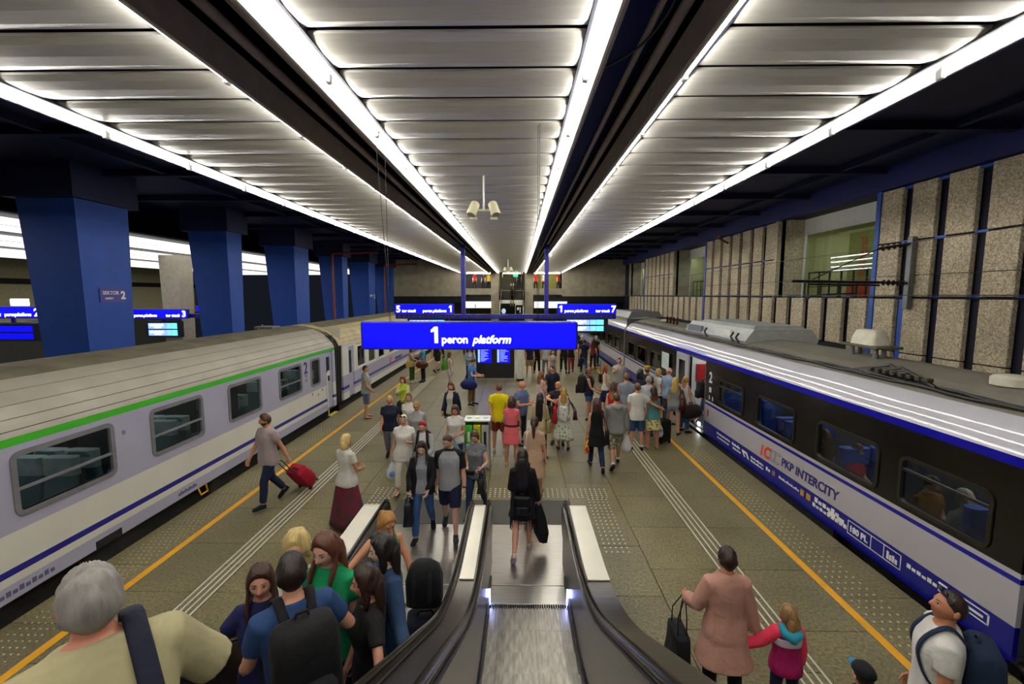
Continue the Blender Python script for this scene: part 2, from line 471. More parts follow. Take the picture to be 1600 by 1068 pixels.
# service recess between the bays
for x, s in ((-2.36, 1), (1.12, -1)):
    pm = MB()
    pm.tube([(x - .28 * s, -6, 6.52), (x - .28 * s, 43, 6.52)], .05, 8, caps='flat')
    pm.tube([(x - .12 * s, -6, 6.62), (x - .12 * s, 43, 6.62)], .035, 8, caps='flat')
    tag(pm.build('service_pipe', M_BROWN, org=(x, 0, 6.5), smooth=True), 'dark service pipes in the recess on the ' + ('left' if s > 0 else 'right') + ' of the middle ceiling bay', 'pipe', 'service pipes above the platform')
    MB().box(x - .36, x + .36, -6, 43, 6.95, 7.0).build('ceiling_recess', mat('blue recess paint', '#1b2f80', .6), ceiling)
cbl = MB()
yy = np.linspace(2.6, 5.2, 12)
cbl.tube([(1.05 + .25 * math.sin(i / 11 * 3.14) - .3 * i / 11, y, 6.5 - .22 * math.sin(i / 11 * math.pi)) for i, y in enumerate(yy)], .012, 5)
tag(cbl.build('loose_cable', M_CABLE, org=(1.0, 4, 6.4), smooth=True), 'thin black cable sagging in the recess right of the middle ceiling bay', 'cable')

# hanging spotlights on a rod
cream = mat('cream enamel', '#d9d3ae', .4)
def spots(y, label, drop=.62):
    x = -.64
    r = thing('ceiling_loudspeaker', label, 'loudspeaker', (x, y, 6.27), 'twin loudspeakers hanging from the middle ceiling bay')
    MB().cyl((x, y, 6.27), (x, y, 6.27 - drop), .018, 8).build('rod', M_WHITE, r, smooth=True)
    MB().bbox(x - .17, x + .17, y - .03, y + .03, 6.25 - drop, 6.29 - drop, .008).build('crossbar', cream, r)
    for s in (-1, 1):
        c = np.array((x + s * .19, y, 6.30 - drop)); d = np.array((s * -.25, -.55, -.8)); d /= np.linalg.norm(d)
        d = np.array((s * .28, -.42, -.86)); d /= np.linalg.norm(d)
        h = MB().tube([c - d * .13, c - d * .11, c + d * .12, c + d * .14], [.07, .085, .09, .082], 14, caps='flat').build('housing', cream, r, smooth=True)
        MB().tube([c + d * .138, c + d * .145], [.075, .075], 14, caps='flat').build('grille', M_BROWN, h)
        MB().bbox(c[0] - .07, c[0] + .07, c[1] - .03, c[1] + .05, c[2] - .2, c[2] - .15, .01).build('bracket', cream, r)
spots(8.5, 'cream twin loudspeaker hanging from a white rod, nearest of the two under the middle bay')
spots(28.0, 'small far twin loudspeaker hanging near the exit end of the middle ceiling bay')
gs = thing('exit_sign', 'small green lit exit sign hanging above the far escalators', 'sign', (-.25, 40, 5.8))
MB().bbox(-.45, -.05, 39.97, 40.03, 5.7, 5.95, .01).build('panel', emit('green lit', (0.05, .7, .25), 1.0), gs)
MB().cyl((-.25, 40, 5.95), (-.25, 40, 6.27), .015, 6).build('rod', M_WHITE, gs)

# ------------------------------------------------------------------ right wall with pebble panels
XW = 9.9
wr = MB().box(XW + .16, XW + .3, -6, 1.4, -1, 7.5)
for k in range(-1, 4):
    y = 12.9 + 11.5 * k
    wr.box(XW + .16, XW + .3, y + 4.8, y + 11.5, -1, 7.5)
    wr.box(XW + .16, XW + .3, y, y + 4.8, -1, 4.0)
    wr.box(XW + .16, XW + 1.1, y, y + 4.8, 3.94, 4.0)
    wr.box(XW + .1, XW + 1.1, y, y + 4.8, 6.95, 7.1)
wall = wr.build('wall_right', M_NAVY, kind='structure')
MB().box(XW - .1, XW + .2, -6, 50, 6.9, 7.5).build('wall_band', mat('blue wall band', '#131f63', .6), wall)
PW, GAP = .67, .957
pan = {}
def panel(y, z0, z1):
    k = round(z1 - z0, 2)
    if k not in pan:
        pan[k] = MB().bbox(XW, XW + .12, -PW / 2, PW / 2, 0, k, .012).build('wall_panel', M_PEB, wall)
        pan[k].location = (0, y, z0); return
    inst(pan[k], wall, (random.uniform(-.004, .004), y - pan[k].location.y, z0 - pan[k].location.z))
br = None
for k in range(-1, 3):
    y0 = 6.2 + 11.5 * k
    for j in range(12):
        y = y0 + GAP * (j + .5)
        for z0, z1, rec in ((1.2, 2.6, 0), (2.63, 4.01, 0), (4.07, 5.45, 1), (5.49, 6.87, 1)):
            if rec and j > 6: continue
            if y < 3 or y > 42.5: continue
            if z0 < 2 and y > 14: continue
            panel(y, z0, z1)
        if y < 3 or y > 42.5: continue
        for z in (4.04, 5.47, 6.84):
            if z > 4.1 and j > 5: continue
            yb = y + GAP / 2
            if br is None:
                br = MB().box(XW + .05, XW + .16, -.14, .14, -.03, .03).build('joint_bracket', mat('bright blue bracket', '#2a5cc0', .5), wall); br.location = (0, yb, z)
            else: inst(br, wall, (0, yb - br.location.y, z - br.location.z))
# ledge along the joint line
MB().tube([(XW - .03, -4, 4.04), (XW - .03, 43, 4.04)], .018, 6, caps='flat').build('wall_cable', M_CABLE, wall, smooth=True)
MB().tube([(XW - .03, -4, 4.6), (XW - .03, 43, 4.6)], .008, 5, caps='flat').build('wall_cable', M_CABLE, wall, smooth=True)
bluep = mat('bright blue post', '#1c4fa8', .5)
for yb in (11.94, 12.84, 24.3, 35.8):
    MB().box(XW + (.06 if yb < 12 else -.03), XW + .15, yb - .09, yb + .06, 2.4, 6.9 if yb > 12 else 4.0).build('wall_post', bluep, wall)
# recessed openings onto the passage
beige = mat('beige passage wall', '#b8b188', .7, var=.05)
olive = mat('olive passage wall', '#7d7a3a', .7)
redm = mat('red banner', '#a83418', .5)
for k in range(3):
    y = 12.9 + 11.5 * k
    MB().box(XW, XW + 1.1, y + 4.8, y + 4.95, 4.0, 6.95).build('wall_return', M_PEB if k == 0 else M_CONC, wall)
    MB().box(XW, XW + 1.1, y - .15, y, 4.0, 6.95).build('wall_return', M_CONC, wall)
    w = thing('window_%d' % (k + 1), None, None, (XW + 1.05, y + 2.4, 4), kind='structure')
    f = MB()
    f.box(XW + 1.0, XW + 1.08, y, y + 4.8, 6.36, 6.95); f.build('header', M_WHITE, w)
    f = MB(); f.box(XW + 1.02, XW + 1.08, y + 4.72, y + 4.8, 4, 6.36); f.box(XW + 1.02, XW + 1.08, y, y + .07, 4, 6.36)
    f.build('frame', M_WHITE, w)
    MB().box(XW + 1.04, XW + 1.05, y + .07, y + 4.72, 4, 6.36).build('pane', glass('clear glass'), w)
    p = MB(); X0, X1 = XW + 1.08, XW + 5
    p.box(X1, X1 + .1, y - 1, y + 10.4, 4, 7.1); p.box(X0, X1, y + 10.3, y + 10.4, 4, 7.1); p.box(X0, X1, y - 1, y - .9, 4, 7.1)
    p.box(X0, X1, y - 1, y + 10.4, 7.0, 7.1)
    p.build('passage_wall', beige, w)
    MB().box(X0, X1, y - 1, y + 10.4, 3.95, 4.0).build('passage_floor', mat('passage floor', '#6e6a50', .4), w)
    MB().box(X1 - .06, X1 - .02, y + 2.2, y + 7.9, 4, 6.85).build('passage_shop_wall', olive, w)
    lm = MB()
    for yy_ in (y + .6, y + 3.2, y + 6, y + 8.6): lm.box(X0 + 1.6, X0 + 1.75, yy_, yy_ + 1.3, 6.93, 6.98)
    lm.build('passage_lamp', emit('passage lamp glow', (1, .95, .72), 70.0), w)
    rl = MB()
    for j in range(9): rl.box(XW + 1.25, XW + 1.29, y + .1 + .58 * j, y + .15 + .58 * j, 4, 4.95)
    rl.box(XW + 1.24, XW + 1.3, y, y + 4.8, 4.92, 4.97); rl.box(XW + 1.25, XW + 1.28, y, y + 4.8, 4.4, 4.43)
    rl.build('railing', mat('dark railing', '#26241c', .5), w)
    if k == 0:
        bn = thing('shop_banner', 'red shop banner with vertical lettering on the olive passage wall behind the right wall opening', 'banner', (X1 - .1, y + 7, 4))
        MB().box(X1 - .12, X1 - .08, y + 6.0, y + 7.8, 4.0, 4.75).build('red_panel', redm, bn)
        text('fotograf', .52, redm, (X1 - .09, y + 6.85, 4.95), '-x', bn, .012, rot=math.radians(90))

# overhead line bracket on the right wall
tp = thing('catenary_bracket', 'black overhead line bracket with insulators on a grey pole by the right wall opening', 'bracket', (9.83, 11.57, 3.75))
MB().bbox(9.74, 9.88, 11.5, 11.64, 3.75, 5.55, .01).build('pole', mat('galvanised pole', '#77797c', .5, .5), tp)
MB().bbox(9.745, 9.76, 11.52, 11.62, 4.7, 4.95, .004).build('warning_plate', mat('warning plate yellow', '#d8b018', .5), tp)
def insul(p, q, n=5):
    mb = MB(); p = np.array(p); q = np.array(q); mb.cyl(p, q, .03, 8)
    for i in range(n):
        c = p + (q - p) * (.15 + .7 * i / (n - 1)); d = (q - p) / np.linalg.norm(q - p) * .02
        mb.tube([c - d, c, c + d], [.035, .075, .035], 10, caps='flat')
    return mb
dk = mat('dark iron', '#211c19', .5, .4)
insul((9.77, 11.57, 4.4), (9.1, 11.6, 4.42)).build('insulator', dk, tp, smooth=True)
insul((9.77, 11.57, 5.38), (9.0, 11.6, 5.25)).build('insulator', dk, tp, smooth=True)
a = MB(); a.cyl((9.1, 11.6, 4.42), (7.0, 11.75, 4.46), .035, 8); a.cyl((9.1, 11.6, 4.35), (7.4, 11.72, 4.38), .025, 8)
a.cyl((9.0, 11.6, 5.25), (7.5, 11.72, 4.5), .014, 6)
for x in (7.3, 7.7, 8.15, 8.6): a.cyl((x, 11.7, 4.45), (x, 11.7, 4.05), .03, 6)
a.tube([(8.6, 11.7, 4.15), (7.9, 11.72, 4.12), (7.5, 11.73, 4.08), (7.42, 11.73, 4.0)], .02, 6)
a.build('arm', dk, tp, smooth=True)
cw = MB(); cw.tube([(7.05, -5, 4.1), (7.05, 42.8, 4.1)], .008, 5, caps='flat'); cw.tube([(7.05, -5, 5.2), (7.05, 20, 4.9), (7.05, 42.8, 5.2)], .007, 5, caps='flat')
tag(cw.build('contact_wire', M_CABLE, org=(7.05, 11, 4.1)), 'overhead contact wire above the blue and white train roof', 'wire')
cp = MB()
cp.tube([(9.88, 21.8, 6.55), (9.3, 21.6, 6.78), (9.2, 21.0, 6.78)], .05, 8)
tag(cp.build('red_pipe_bend', M_PIPE, org=(9.5, 21.6, 6.6), smooth=True), 'short rust red pipe bend sticking out high on the right pebble wall', 'pipe')

# ------------------------------------------------------------------ left columns
cy = [(11.85, 1.5), (17.95, .85), (23.3, 1.5), (29.6, .85), (34.8, 1.5), (40.9, .85), (46.4, 1.2)]
for i, (y, d) in enumerate(cy):
    c = MB(); w0, w1 = 1.2, 1.5
    xm = -11.5 - .66
    rg = lambda hw, ex, z: [(xm - hw - ex, y - ex, z), (-11.5 + ex * .5, y - ex, z), (-11.5 + ex * .5, y + d + ex, z), (xm - hw - ex, y + d + ex, z)]
    c.loft([rg(.55, -.08, -1), rg(.62, -.04, 2), rg(.78, .06, 6.6)])
    o = c.build('column', M_BLUE, org=(xm, y + d / 2, -1), kind='structure')
    k = MB().box(xm - 1.0, -11.3, y - .25, y + d + .25, 6.6, 7.5)
    k.build('capital', M_BLUED, o)
    if i in (3, 5, 6):
        p = MB(); p.tube([(-11.95, y - .40, -.5), (-11.95, y - .40, 6.6), (-11.9, y - .40, 6.75), (-9, y - .40, 6.85)], .07, 8, caps='flat')
        for z in (2.2, 4.5): p.tube([(-11.95, y - .40, z), (-11.95, y - .40, z + .06)], .09, 8, caps='flat')
        tag(p.build('drain_pipe', M_PIPE, org=(-11.95, y - .2, 0), smooth=True), 'rust red drain pipe on the %s blue column' % {3: 'fourth', 5: 'sixth', 6: 'seventh'}[i], 'pipe', 'rust red pipes on the blue columns')
sx = -11.47
sp = thing('sector_sign', 'purple SEKTOR 2 sign on the right face of the nearest blue column', 'sign', (sx, 12.95, 4.1))
MB().box(sx - .03, sx - .005, 12.28, 13.1, 3.9, 4.3).build('plate', mat('sector plate', '#3a3590', .5), sp)
wl = mat('white lettering', '#eeeeee', .5)
text('SEKTOR', .14, wl, (sx, 12.36, 4.12), '+x', sp, .002)
text('sector', .1, wl, (sx, 12.42, 3.99), '+x', sp, .003, shear=.2)
text('2', .3, wl, (sx, 12.93, 4.0), '+x', sp, .012)
sq = thing('sector_sign', 'small sector 2 sign on the fifth blue column', 'sign', (sx, 36.0, 4.1))
text('2', .45, wl, (sx, 35.9, 3.85), '+x', sq, .012); text('SEKTOR', .2, wl, (sx, 34.9, 4.0), '+x', sq, .006)

# ------------------------------------------------------------------ the neighbouring platform beyond the columns
MB().box(-29, -16.6, -6, 50, -1.0, 0).build('floor_far_platform', M_FLOOR, kind='structure')
wl_ = MB().box(-36.2, -36, -6, 50, 2.2, 7.6).build('wall_left', mat('beige far wall', '#a09a78', .8), kind='structure')
MB().box(-36.3, -36.05, -6, 50, -1, 2.2).build('wall_base', mat('dark far wall base', '#3a3a34', .8), wl_)
MB().box(-36.0, -35.9, -6, 50, 4.9, 5.3).build('wall_dark_band', M_BLACK, wl_)
fb = MB()
fb.box(-31, -14.2, 4, 50, 6.40, 6.46)
fb.build('ceiling_far_bays', M_NAVY, ceiling)
rt = thing('luminous_ceiling', 'rows of bright lit ceiling panels over the next platform, seen between the blue columns', 'light', (-22, 20, 6.3))
for x0, x1 in ((-16.1, -14.6), (-17.8, -16.3), (-20.8, -19.0), (-23.2, -21.1), (-26.6, -24.5), (-30.0, -26.9)):
    for k in range(11):
        MB().box(x0, x1, 4 + 4.1 * k, 8 + 4.1 * k, 6.30, 6.31).build('lit_panel', emit('far lit ceiling panel', (1, .97, .9), 1.6), rt)
for i, (y, x) in enumerate(((9.5, -20.5), (20.0, -20.5), (31.0, -20.5))):
    c = MB().box(x - .6, x + .6, y, y + 1.2, 0, 6.3)
    c.build('column', M_BLUE, org=(x, y, 0), kind='structure')
c = MB().loft([[(-17.9, 22.6, 0), (-17.1, 22.6, 0), (-17.1, 23.5, 0), (-17.9, 23.5, 0)], [(-18.0, 22.6, 6.1), (-17.0, 22.6, 6.1), (-17.0, 23.6, 6.1), (-18.0, 23.6, 6.1)]])
c.build('column', mat('pale concrete pillar', '#b3aa9a', .85, bump=.2), org=(-17.5, 23, 0), kind='structure')
# ------------------------------------------------------------------ escalators
YK = 4.25; SL = math.tan(math.radians(30))
def stepz(y):
    """height of the step line above the platform at distance y"""
    if y > YK + .9: return 0.0
    if y > YK - .9: return SL * (YK + .9 - y) ** 2 / 3.6
    return SL * (YK - y)
def railpath(off, y0=-2.2, yend=6.55, r=.30):
    """handrail centre line in (y, z): incline, flat run, and the half-circle return"""
    top = .95 + off
    p = [(y, stepz(y) + top) for y in np.arange(y0, yend, .12)]
    p.append((yend, top))
    for a in np.linspace(0, math.pi, 11)[1:]:
        p.append((yend + (r + off) * math.sin(a), top - (r + off) + (r + off) * math.cos(a)))
    return p
def escalator(xc, label, wall_l, wall_r, both):
    e = thing('escalator', label, 'escalator', (xc, 5, 0))
    x0, x1 = xc - .525, xc + .525
    # landing plates
    g = MB()
    g.bbox(x0 - .1, x1 + .1, 6.02, 7.72, -.05, .008, .004); g.build('landing_plate', M_STEEL, e)
    n = MB()
    for k in range(34): n.box(x0 + .03 * k + .03, x0 + .03 * k + .045, 6.05, 7.70, .008, .0092)
    n.build('landing_rib', M_STEEL, e, kind='stuff')
    MB().bbox(x0, x1, 5.62, 6.0, -.05, .010, .004).build('comb_plate', M_STEEL, e)
    tth = MB()
    for k in range(35): tth.box(x0 + .03 * k, x0 + .03 * k + .012, 5.54, 5.62, -.02, .006)
    tth.build('comb_tooth', M_STEELD, e, kind='stuff')
    # steps
    tread = MB(); tread.bbox(x0 + .01, x1 - .01, -.4, -.006, -.03, -.004, .004)
    for k in range(26): tread.box(x0 + .03 + .0385 * k, x0 + .052 + .0385 * k, -.4, -.006, -.004, .004)
    for k in range(26): tread.box(x0 + .03 + .0385 * k, x0 + .052 + .0385 * k, -.004, .004, -.22, .0)
    tread.box(x0 + .01, x1 - .01, -.03, -.004, -.25, -.03)
    s0 = None
    for k in range(17):
        y = 5.56 - .4 * k; z = stepz(y - .2 + .0)
        if s0 is None: s0 = tread.build('step', M_STEP, e); s0.location = (s0.location.x, y, z); s0y, s0z = y, z; s0['o'] = 1; del s0['o']; s0.location = (0, y - 0, z)
        else: inst(s0, e, (0, y - s0y, z - s0z))
    # skirts
    for x, s in ((x0, 1), (x1, -1)):
        ys = np.arange(-2.2, 6.1, .15)
        poly = [(y, stepz(y) + .13) for y in ys] + [(y, stepz(y) - .3) for y in ys[::-1]]
        MB().prism(poly, 0, x - .012, x + .012).build('skirt', mat('black skirt', '#1a1817', .35, .3), e)
        MB().bbox(x + s * .004 - .012, x + s * .004 + .012, 5.58, 5.66, .02, .2, .004).build('comb_light', emit('blue comb light', (.32, .38, 1.0), 30.0), e)
    return e
M_STEP = mat('worn aluminium step', '#9b978e', .38, .85, var=.3, scale=5, stretch=(6, 1, 1))
def balustrade(xa, xb, rails, label):
    b = thing('escalator_balustrade', label, 'balustrade', ((xa + xb) / 2, 5, 0))
    p = railpath(-.055)
    top = p[:]
    poly = top + [(6.5, -.02), (-2.2, -.02)]
    ys = [q[0] for q in p]
    # body outline: top line, rounded end, then back under the step line
    under = [(6.55, -.02), (5.0, -.02), (4.25, -.1)] + [(y, stepz(y) - .45) for y in np.arange(3.4, -2.3, -.4)]
    MB().prism(top + under, 0, xa, xb).build('panel', M_STEELD, b)
    # level end of the deck: steel's bright reflection painted into the plate colour
    ds = [q for q in railpath(-.05) if q[0] >= 4.75][:-8]
    lo, hi = xa + (.1 if -1 in rails else .0), xb - (.1 if 1 in rails else .0)
    dd = MB(); n = len(ds)
    v = [(x, y, z + dz) for dz in (0, .012) for x in (lo, hi) for y, z in ds]
    f = [(i, i + 1, n + i + 1, n + i) for i in range(n - 1)] + [(2 * n + i, 3 * n + i, 3 * n + i + 1, 2 * n + i + 1) for i in range(n - 1)]
    f += [(i, 2 * n + i, 2 * n + i + 1, i + 1) for i in range(n - 1)] + [(n + i, n + i + 1, 3 * n + i + 1, 3 * n + i) for i in range(n - 1)]
    f += [(0, n, 3 * n, 2 * n), (n - 1, 2 * n - 1, 4 * n - 1, 3 * n - 1)]
    dd.add(v, f); dd.build('deck_plate', mat('steel deck painted bright', '#e4dfd0', .32, .6, var=.05, scale=2), b)
    q = railpath(-.05); ds = [t for t in q if t[0] < 4.8]; n = len(ds)
    for s in rails:
        xr = (xa if s < 0 else xb) - s * .05
        q = railpath(0)
        MB().tube([(xr, y, z) for y, z in q], (.042, .026), 10, up=(1, 0, 0)).build('handrail', M_RUB, b, smooth=True)
        MB().tube([(xr, y, z) for y, z in railpath(-.035)], (.018, .022), 6, up=(1, 0, 0)).build('handrail_guide', M_STEEL, b)
    return b
e1 = escalator(.14, 'empty steel escalator in the middle, descending to the platform with blue lit comb ends', None, None, 1)
e2 = escalator(-1.38, 'crowded steel escalator beside the empty one, people riding on it', None, None, 1)
balustrade(.68, 1.03, (-1,), 'balustrade with black handrail on the right side of the empty escalator')
balustrade(-.76, -.40, (-1, 1), 'double balustrade with two black handrails between the empty and the crowded escalator')
balustrade(-2.36, -2.0, (1,), 'balustrade with black handrail on the far left side of the crowded escalator')
MB().bbox(-2.37, 1.03, 7.74, 8.70, -.05, .004, .004).build('entrance_mat', M_DARKMAT, floor)
lp = MB(); lp.bbox(-.76, -.43, 6.02, 7.72, -.05, .007, .004); lp.bbox(.76, 1.03, 6.02, 7.72, -.05, .007, .004); lp.bbox(-2.36, -2.0, 6.02, 7.72, -.05, .007, .004)
lp.build('landing_frame', M_STEEL, floor)
ft = MB(); ft.box(-2.42, 1.1, -2.5, 5.5, -1.4, -1.35); ft.build('floor_pit', M_BLACK, kind='structure')
# ------------------------------------------------------------------ trains
def side_mat(name, bands, rough):
    """paint scheme: colour bands by height (object z), crisp edges"""
    m, t, b = nt(name)
    tc = node(t, 'ShaderNodeNewGeometry'); sx = node(t, 'ShaderNodeSeparateXYZ'); link(t, tc.outputs['Position'], sx.inputs[0])
    mr = node(t, 'ShaderNodeMapRange'); mr.inputs['From Min'].default_value = -1; mr.inputs['From Max'].default_value = 3; link(t, sx.outputs['Z'], mr.inputs['Value'])
    cr = node(t, 'ShaderNodeValToRGB'); cr.color_ramp.interpolation = 'CONSTANT'
    el = cr.color_ramp.elements
    while len(el) > 1: el.remove(el[-1])
    el[0].position = 0; el[0].color = (*lin(bands[0][1]), 1)
    for z, c in bands[1:]:
        e = el.new((z + 1) / 4); e.color = (*lin(c), 1)
    link(t, mr.outputs[0], cr.inputs[0])
    nz = node(t, 'ShaderNodeTexNoise', i_Scale=1.5, i_Detail=6.0); link(t, tc.outputs['Position'], nz.inputs['Vector'])
    m2 = node(t, 'ShaderNodeMapRange'); m2.inputs['To Min'].default_value = .88; m2.inputs['To Max'].default_value = 1.1; link(t, nz.outputs['Fac'], m2.inputs['Value'])
    sc = node(t, 'ShaderNodeVectorMath', operation='SCALE'); link(t, cr.outputs[0], sc.inputs[0]); link(t, m2.outputs[0], sc.inputs['Scale'])
    link(t, sc.outputs[0], b.inputs['Base Color']); b.inputs['Roughness'].default_value = rough
    bp = node(t, 'ShaderNodeBump', i_Strength=.03, i_Distance=.05); link(t, nz.outputs['Fac'], bp.inputs['Height']); link(t, bp.outputs[0], b.inputs['Normal'])
    return m
def side_wall(mb, x, th, y0, y1, zb, zt, holes):
    """wall panel at x (outer face) with rectangular openings; holes = (ya, yb, za, zb)"""
    ys = sorted({y0, y1, *[h[0] for h in holes], *[h[1] for h in holes]})
    zs = sorted({zb, zt, *[h[2] for h in holes], *[h[3] for h in holes]})
    for a, b in zip(ys, ys[1:]):
        col = None
        for c, d in zip(zs, zs[1:]):
            ym, zm = (a + b) / 2, (c + d) / 2
            inside = any(h[0] < ym < h[1] and h[2] < zm < h[3] for h in holes)
            if inside:
                if col: mb.box(min(x, x + th), max(x, x + th), a, b, col[0], col[1]); col = None
            else: col = (col[0], d) if col else (c, d)
        if col: mb.box(min(x, x + th), max(x, x + th), a, b, col[0], col[1])
LIL = '#a9a7bd'; CRM = '#d8d6cb'
M_L1 = side_mat('lilac cream blue green livery', [(-1, LIL), (.40, CRM), (.515, '#10127a'), (.594, CRM), (1.06, LIL), (2.165, '#3fae27'), (2.275, '#b3ada4')], .42)
M_L2 = side_mat('white lilac livery', [(-1, CRM), (.44, '#a9a7bd'), (.57, '#2b2d80'), (.68, LIL), (1.1, '#dcdad2'), (2.2, '#d3d1c8')], .42)
M_R1 = side_mat('blue white black livery', [(-1, '#10117e'), (.43, '#b7b4bd'), (.935, '#0d0d8a'), (.998, '#b7b4bd'), (1.06, '#0c0b0a'), (2.215, '#0b0ba0'), (2.33, '#b9b8c0')], .22)
M_ROOFL = mat('grey cream train roof', '#a8a295', .5, var=.12, scale=1.5)
M_ROOFD = mat('dirty roof ridge', '#6b6552', .7, var=.3, scale=2)
M_ROOFT = mat('tan roof', '#b5a67c', .55, var=.2, scale=2)
M_GREYF = mat('grey window frame', '#7e7f84', .4, .3)
M_SEATL = mat('pale blue seat', '#6f8a98', .8, bump=.2)
M_SEATW = mat('white headrest', '#cfd6d8', .7)
M_SEATD = mat('dark blue seat', '#1c3f86', .8)
M_TINT = glass('tinted train glass', '#bfcbcc', .02)
M_TINTD = glass('dark tinted train glass', '#b9c1c8', .02)
M_GANG = mat('black rubber bellows', '#17150f', .7)
M_INT = mat('dark car interior', '#3c4148', .8)
INTL = emit('added dim car glow', (1, .97, .9), 3.2)  # added glow brightening the left car, otherwise lit only from outside

def seat(parent, x, y, face, m, m2, dz=.36, mesh={}):
    """double coach seat; face +1 looks towards +y"""
    k = (m.name, face)
    if k not in mesh:
        b = MB()
        b.bbox(-.24, .24, -.22, .22, .42, .56, .05)
        r = []
        for z, d, w in ((.5, .0, .22), (.8, -.05, .24), (1.1, -.1, .24), (1.26, -.13, .22), (1.32, -.14, .14)):
            r.append([(px * w / .24, -.22 * face + d * face + py, z) for px, py in rrect(.48, .13, .06, 3)])
        b.loft(r)
        o = b.build('seat', m, parent, smooth=True)
        h = MB()
        h.loft([[(px, -.22 * face - .105 * face + py, z) for px, py in rrect(.5, .17, .08, 3)] for z in (1.06, 1.12, 1.26, 1.33)])
        h2 = h.build('headrest', m2, o, smooth=True)
        mesh[k] = (o.data, h2.data)
        bpy.data.objects.remove(h2); bpy.data.objects.remove(o)
    a, b_ = mesh[k]
    o3 = Vector(ORG[parent.name])
    o = bpy.data.objects.new('seat', a); COL.objects.link(o); o.parent = parent
    # mesh was made relative to its first parent's origin; cancel that
    if 'org' not in mesh: mesh['org'] = {}
    base = mesh['org'].setdefault(k, Vector(o3))
    o.location = Vector((x, y, dz)) - o3 + base
    h = bpy.data.objects.new('headrest', b_); COL.objects.link(h); h.parent = o
    ORG[o.name] = ORG[h.name] = tuple(o3)
    return o

def window(car, x, face, ya, yb, za, zb, m_frame, m_glass, transom=None, fr=.07, r=.12, proud=.018):
    c = (x, (ya + yb) / 2, (za + zb) / 2); w = yb - ya; h = zb - za
    f = ring_frame(MB(), c, w, h, fr, r, face, -.05, proud).build('window', m_frame, car)
    plate(MB(), c, w - fr * 1.4, h - fr * 1.4, r * .8, face, -.03, -.022).build('pane', m_glass, f)
    if transom:
        plate(MB(), (x, c[1], za + h * transom), w - fr * 2, .035, 0, face, -.02, proud * .6).build('transom', m_frame, f)
    return f

def wheelset(car, x, y, s):
    w = MB()
    for xx in (x - s * .25, x - s * 2.3):
        w.cyl((xx - .06, y, -.42), (xx + .06, y, -.42), .44, 20)
    w.cyl((x - s * .2, y, -.42), (x - s * 2.35, y, -.42), .08, 8)
    w.build('wheelset', mat('brown iron wheel', '#2a211b', .6, .5), car)
    b = MB(); b.bbox(x - s * .22 - .08, x - s * .22 + .08, y - .22, y + .22, -.58, -.26, .03); b.cyl((x - s * .1, y, -.42), (x - s * .02, y, -.42), .12, 12)
    b.build('axle_box', mat('rusty axle box', '#4a3a28', .7), car, smooth=True)

# ---- left train, near car
XL = -6.5
L1 = thing('train_car', 'lilac and cream train car with a green stripe, nearest on the left track', 'train car', (-7.9, 5, 0))
LW = [(3.36, 4.85), (5.48, 6.97), (7.68, 9.02), (9.82, 11.14), (11.97, 13.28)]
LW2 = (13.85, 14.53)
YE = 15.75
holes = [(a + .06, b - .06, 1.29, 2.02) for a, b in LW] + [(LW2[0] + .05, LW2[1] - .05, 1.27, 2.03), (14.99, 15.55, .2, 2.2)]
mb = MB(); side_wall(mb, XL, -.06, -4, YE, .2, 2.28, holes); mb.build('side_wall', M_L1, L1)
mb = MB(); mb.box(-9.35, -9.29, -4, YE, .2, 2.28); mb.box(-9.3, -6.56, YE - .06, YE, .2, 2.7); mb.build('far_side_wall', M_INT, L1)
mb = MB(); mb.box(-9.3, -6.56, -4, YE, .15, .22); mb.box(-7.95, -7.9, -4, YE, .2, 2.3); mb.box(-9.3, -6.56, -4, YE, 2.28, 2.3); mb.build('interior', M_INT, L1)
MB().box(-7.4, -7.2, -4, 15, 2.24, 2.27).build('added_interior_glow', INTL, L1)
prof = [(XL, 2.275), (XL - .03, 2.36), (XL - .1, 2.5), (XL - .24, 2.65), (XL - .46, 2.8), (XL - .75, 2.925), (XL - 1.08, 3.01), (XL - 1.43, 3.05)]
prof = prof + [(-15.86 - x - .0, z) for x, z in prof[::-1][1:]]
def roof(car, prof, y0, y1, ms, name='roof_panel', taper=None, gap=.012):
    for i in range(len(prof) - 1):
        (xa, za), (xb, zb) = prof[i], prof[i + 1]
        d = np.array((xb - xa, zb - za)); L = np.linalg.norm(d); d /= L; nn = np.array((-d[1], d[0]))
        if nn[1] < 0: nn = -nn
        a = np.array((xa, za)) + d * gap * .5; b = np.array((xb, zb)) - d * gap * .5
        poly = [a, b, b - nn * .03, a - nn * .03]
        mid = (a + b) / 2 + nn * L * .02
        poly = [a, mid, b, b - nn * .03, a - nn * .03]
        MB().prism(poly, 1, y0, y1).build(name, ms[min(i, len(ms) - 1)], car)
roof(L1, prof, -4, YE, [M_ROOFL] * 5 + [M_ROOFD] * 4 + [M_ROOFL] * 5)
MB().prism([(x, z - .03) for x, z in prof], 1, -4, YE - .02).build('roof_seam', mat('dark roof seam', '#3d382f', .8), L1)
for i in range(7): pass
for (a, b) in LW:
    k = LW.index((a, b))
    window(L1, XL, '+x', a, b, 1.22, 2.09, M_GREYF, M_TINT, transom=(None if k == 3 else .42))
window(L1, XL, '+x', LW2[0], LW2[1], 1.2, 2.1, M_GREYF, M_TINT, r=.14)
for y in np.arange(3.2, 14.2, .98):
    j = int((y - 3.2) / .98)
    for x in (-6.86, -7.36): seat(L1, x, y, 1 if j % 2 else -1, M_SEATL, M_SEATW)
for (a, b) in LW[3:4]:
    MB().box(XL - .14, XL - .09, a + .05, a + .5, 1.2, 2.1).build('curtain', mat('dark blue curtain', '#23305e', .9), L1)
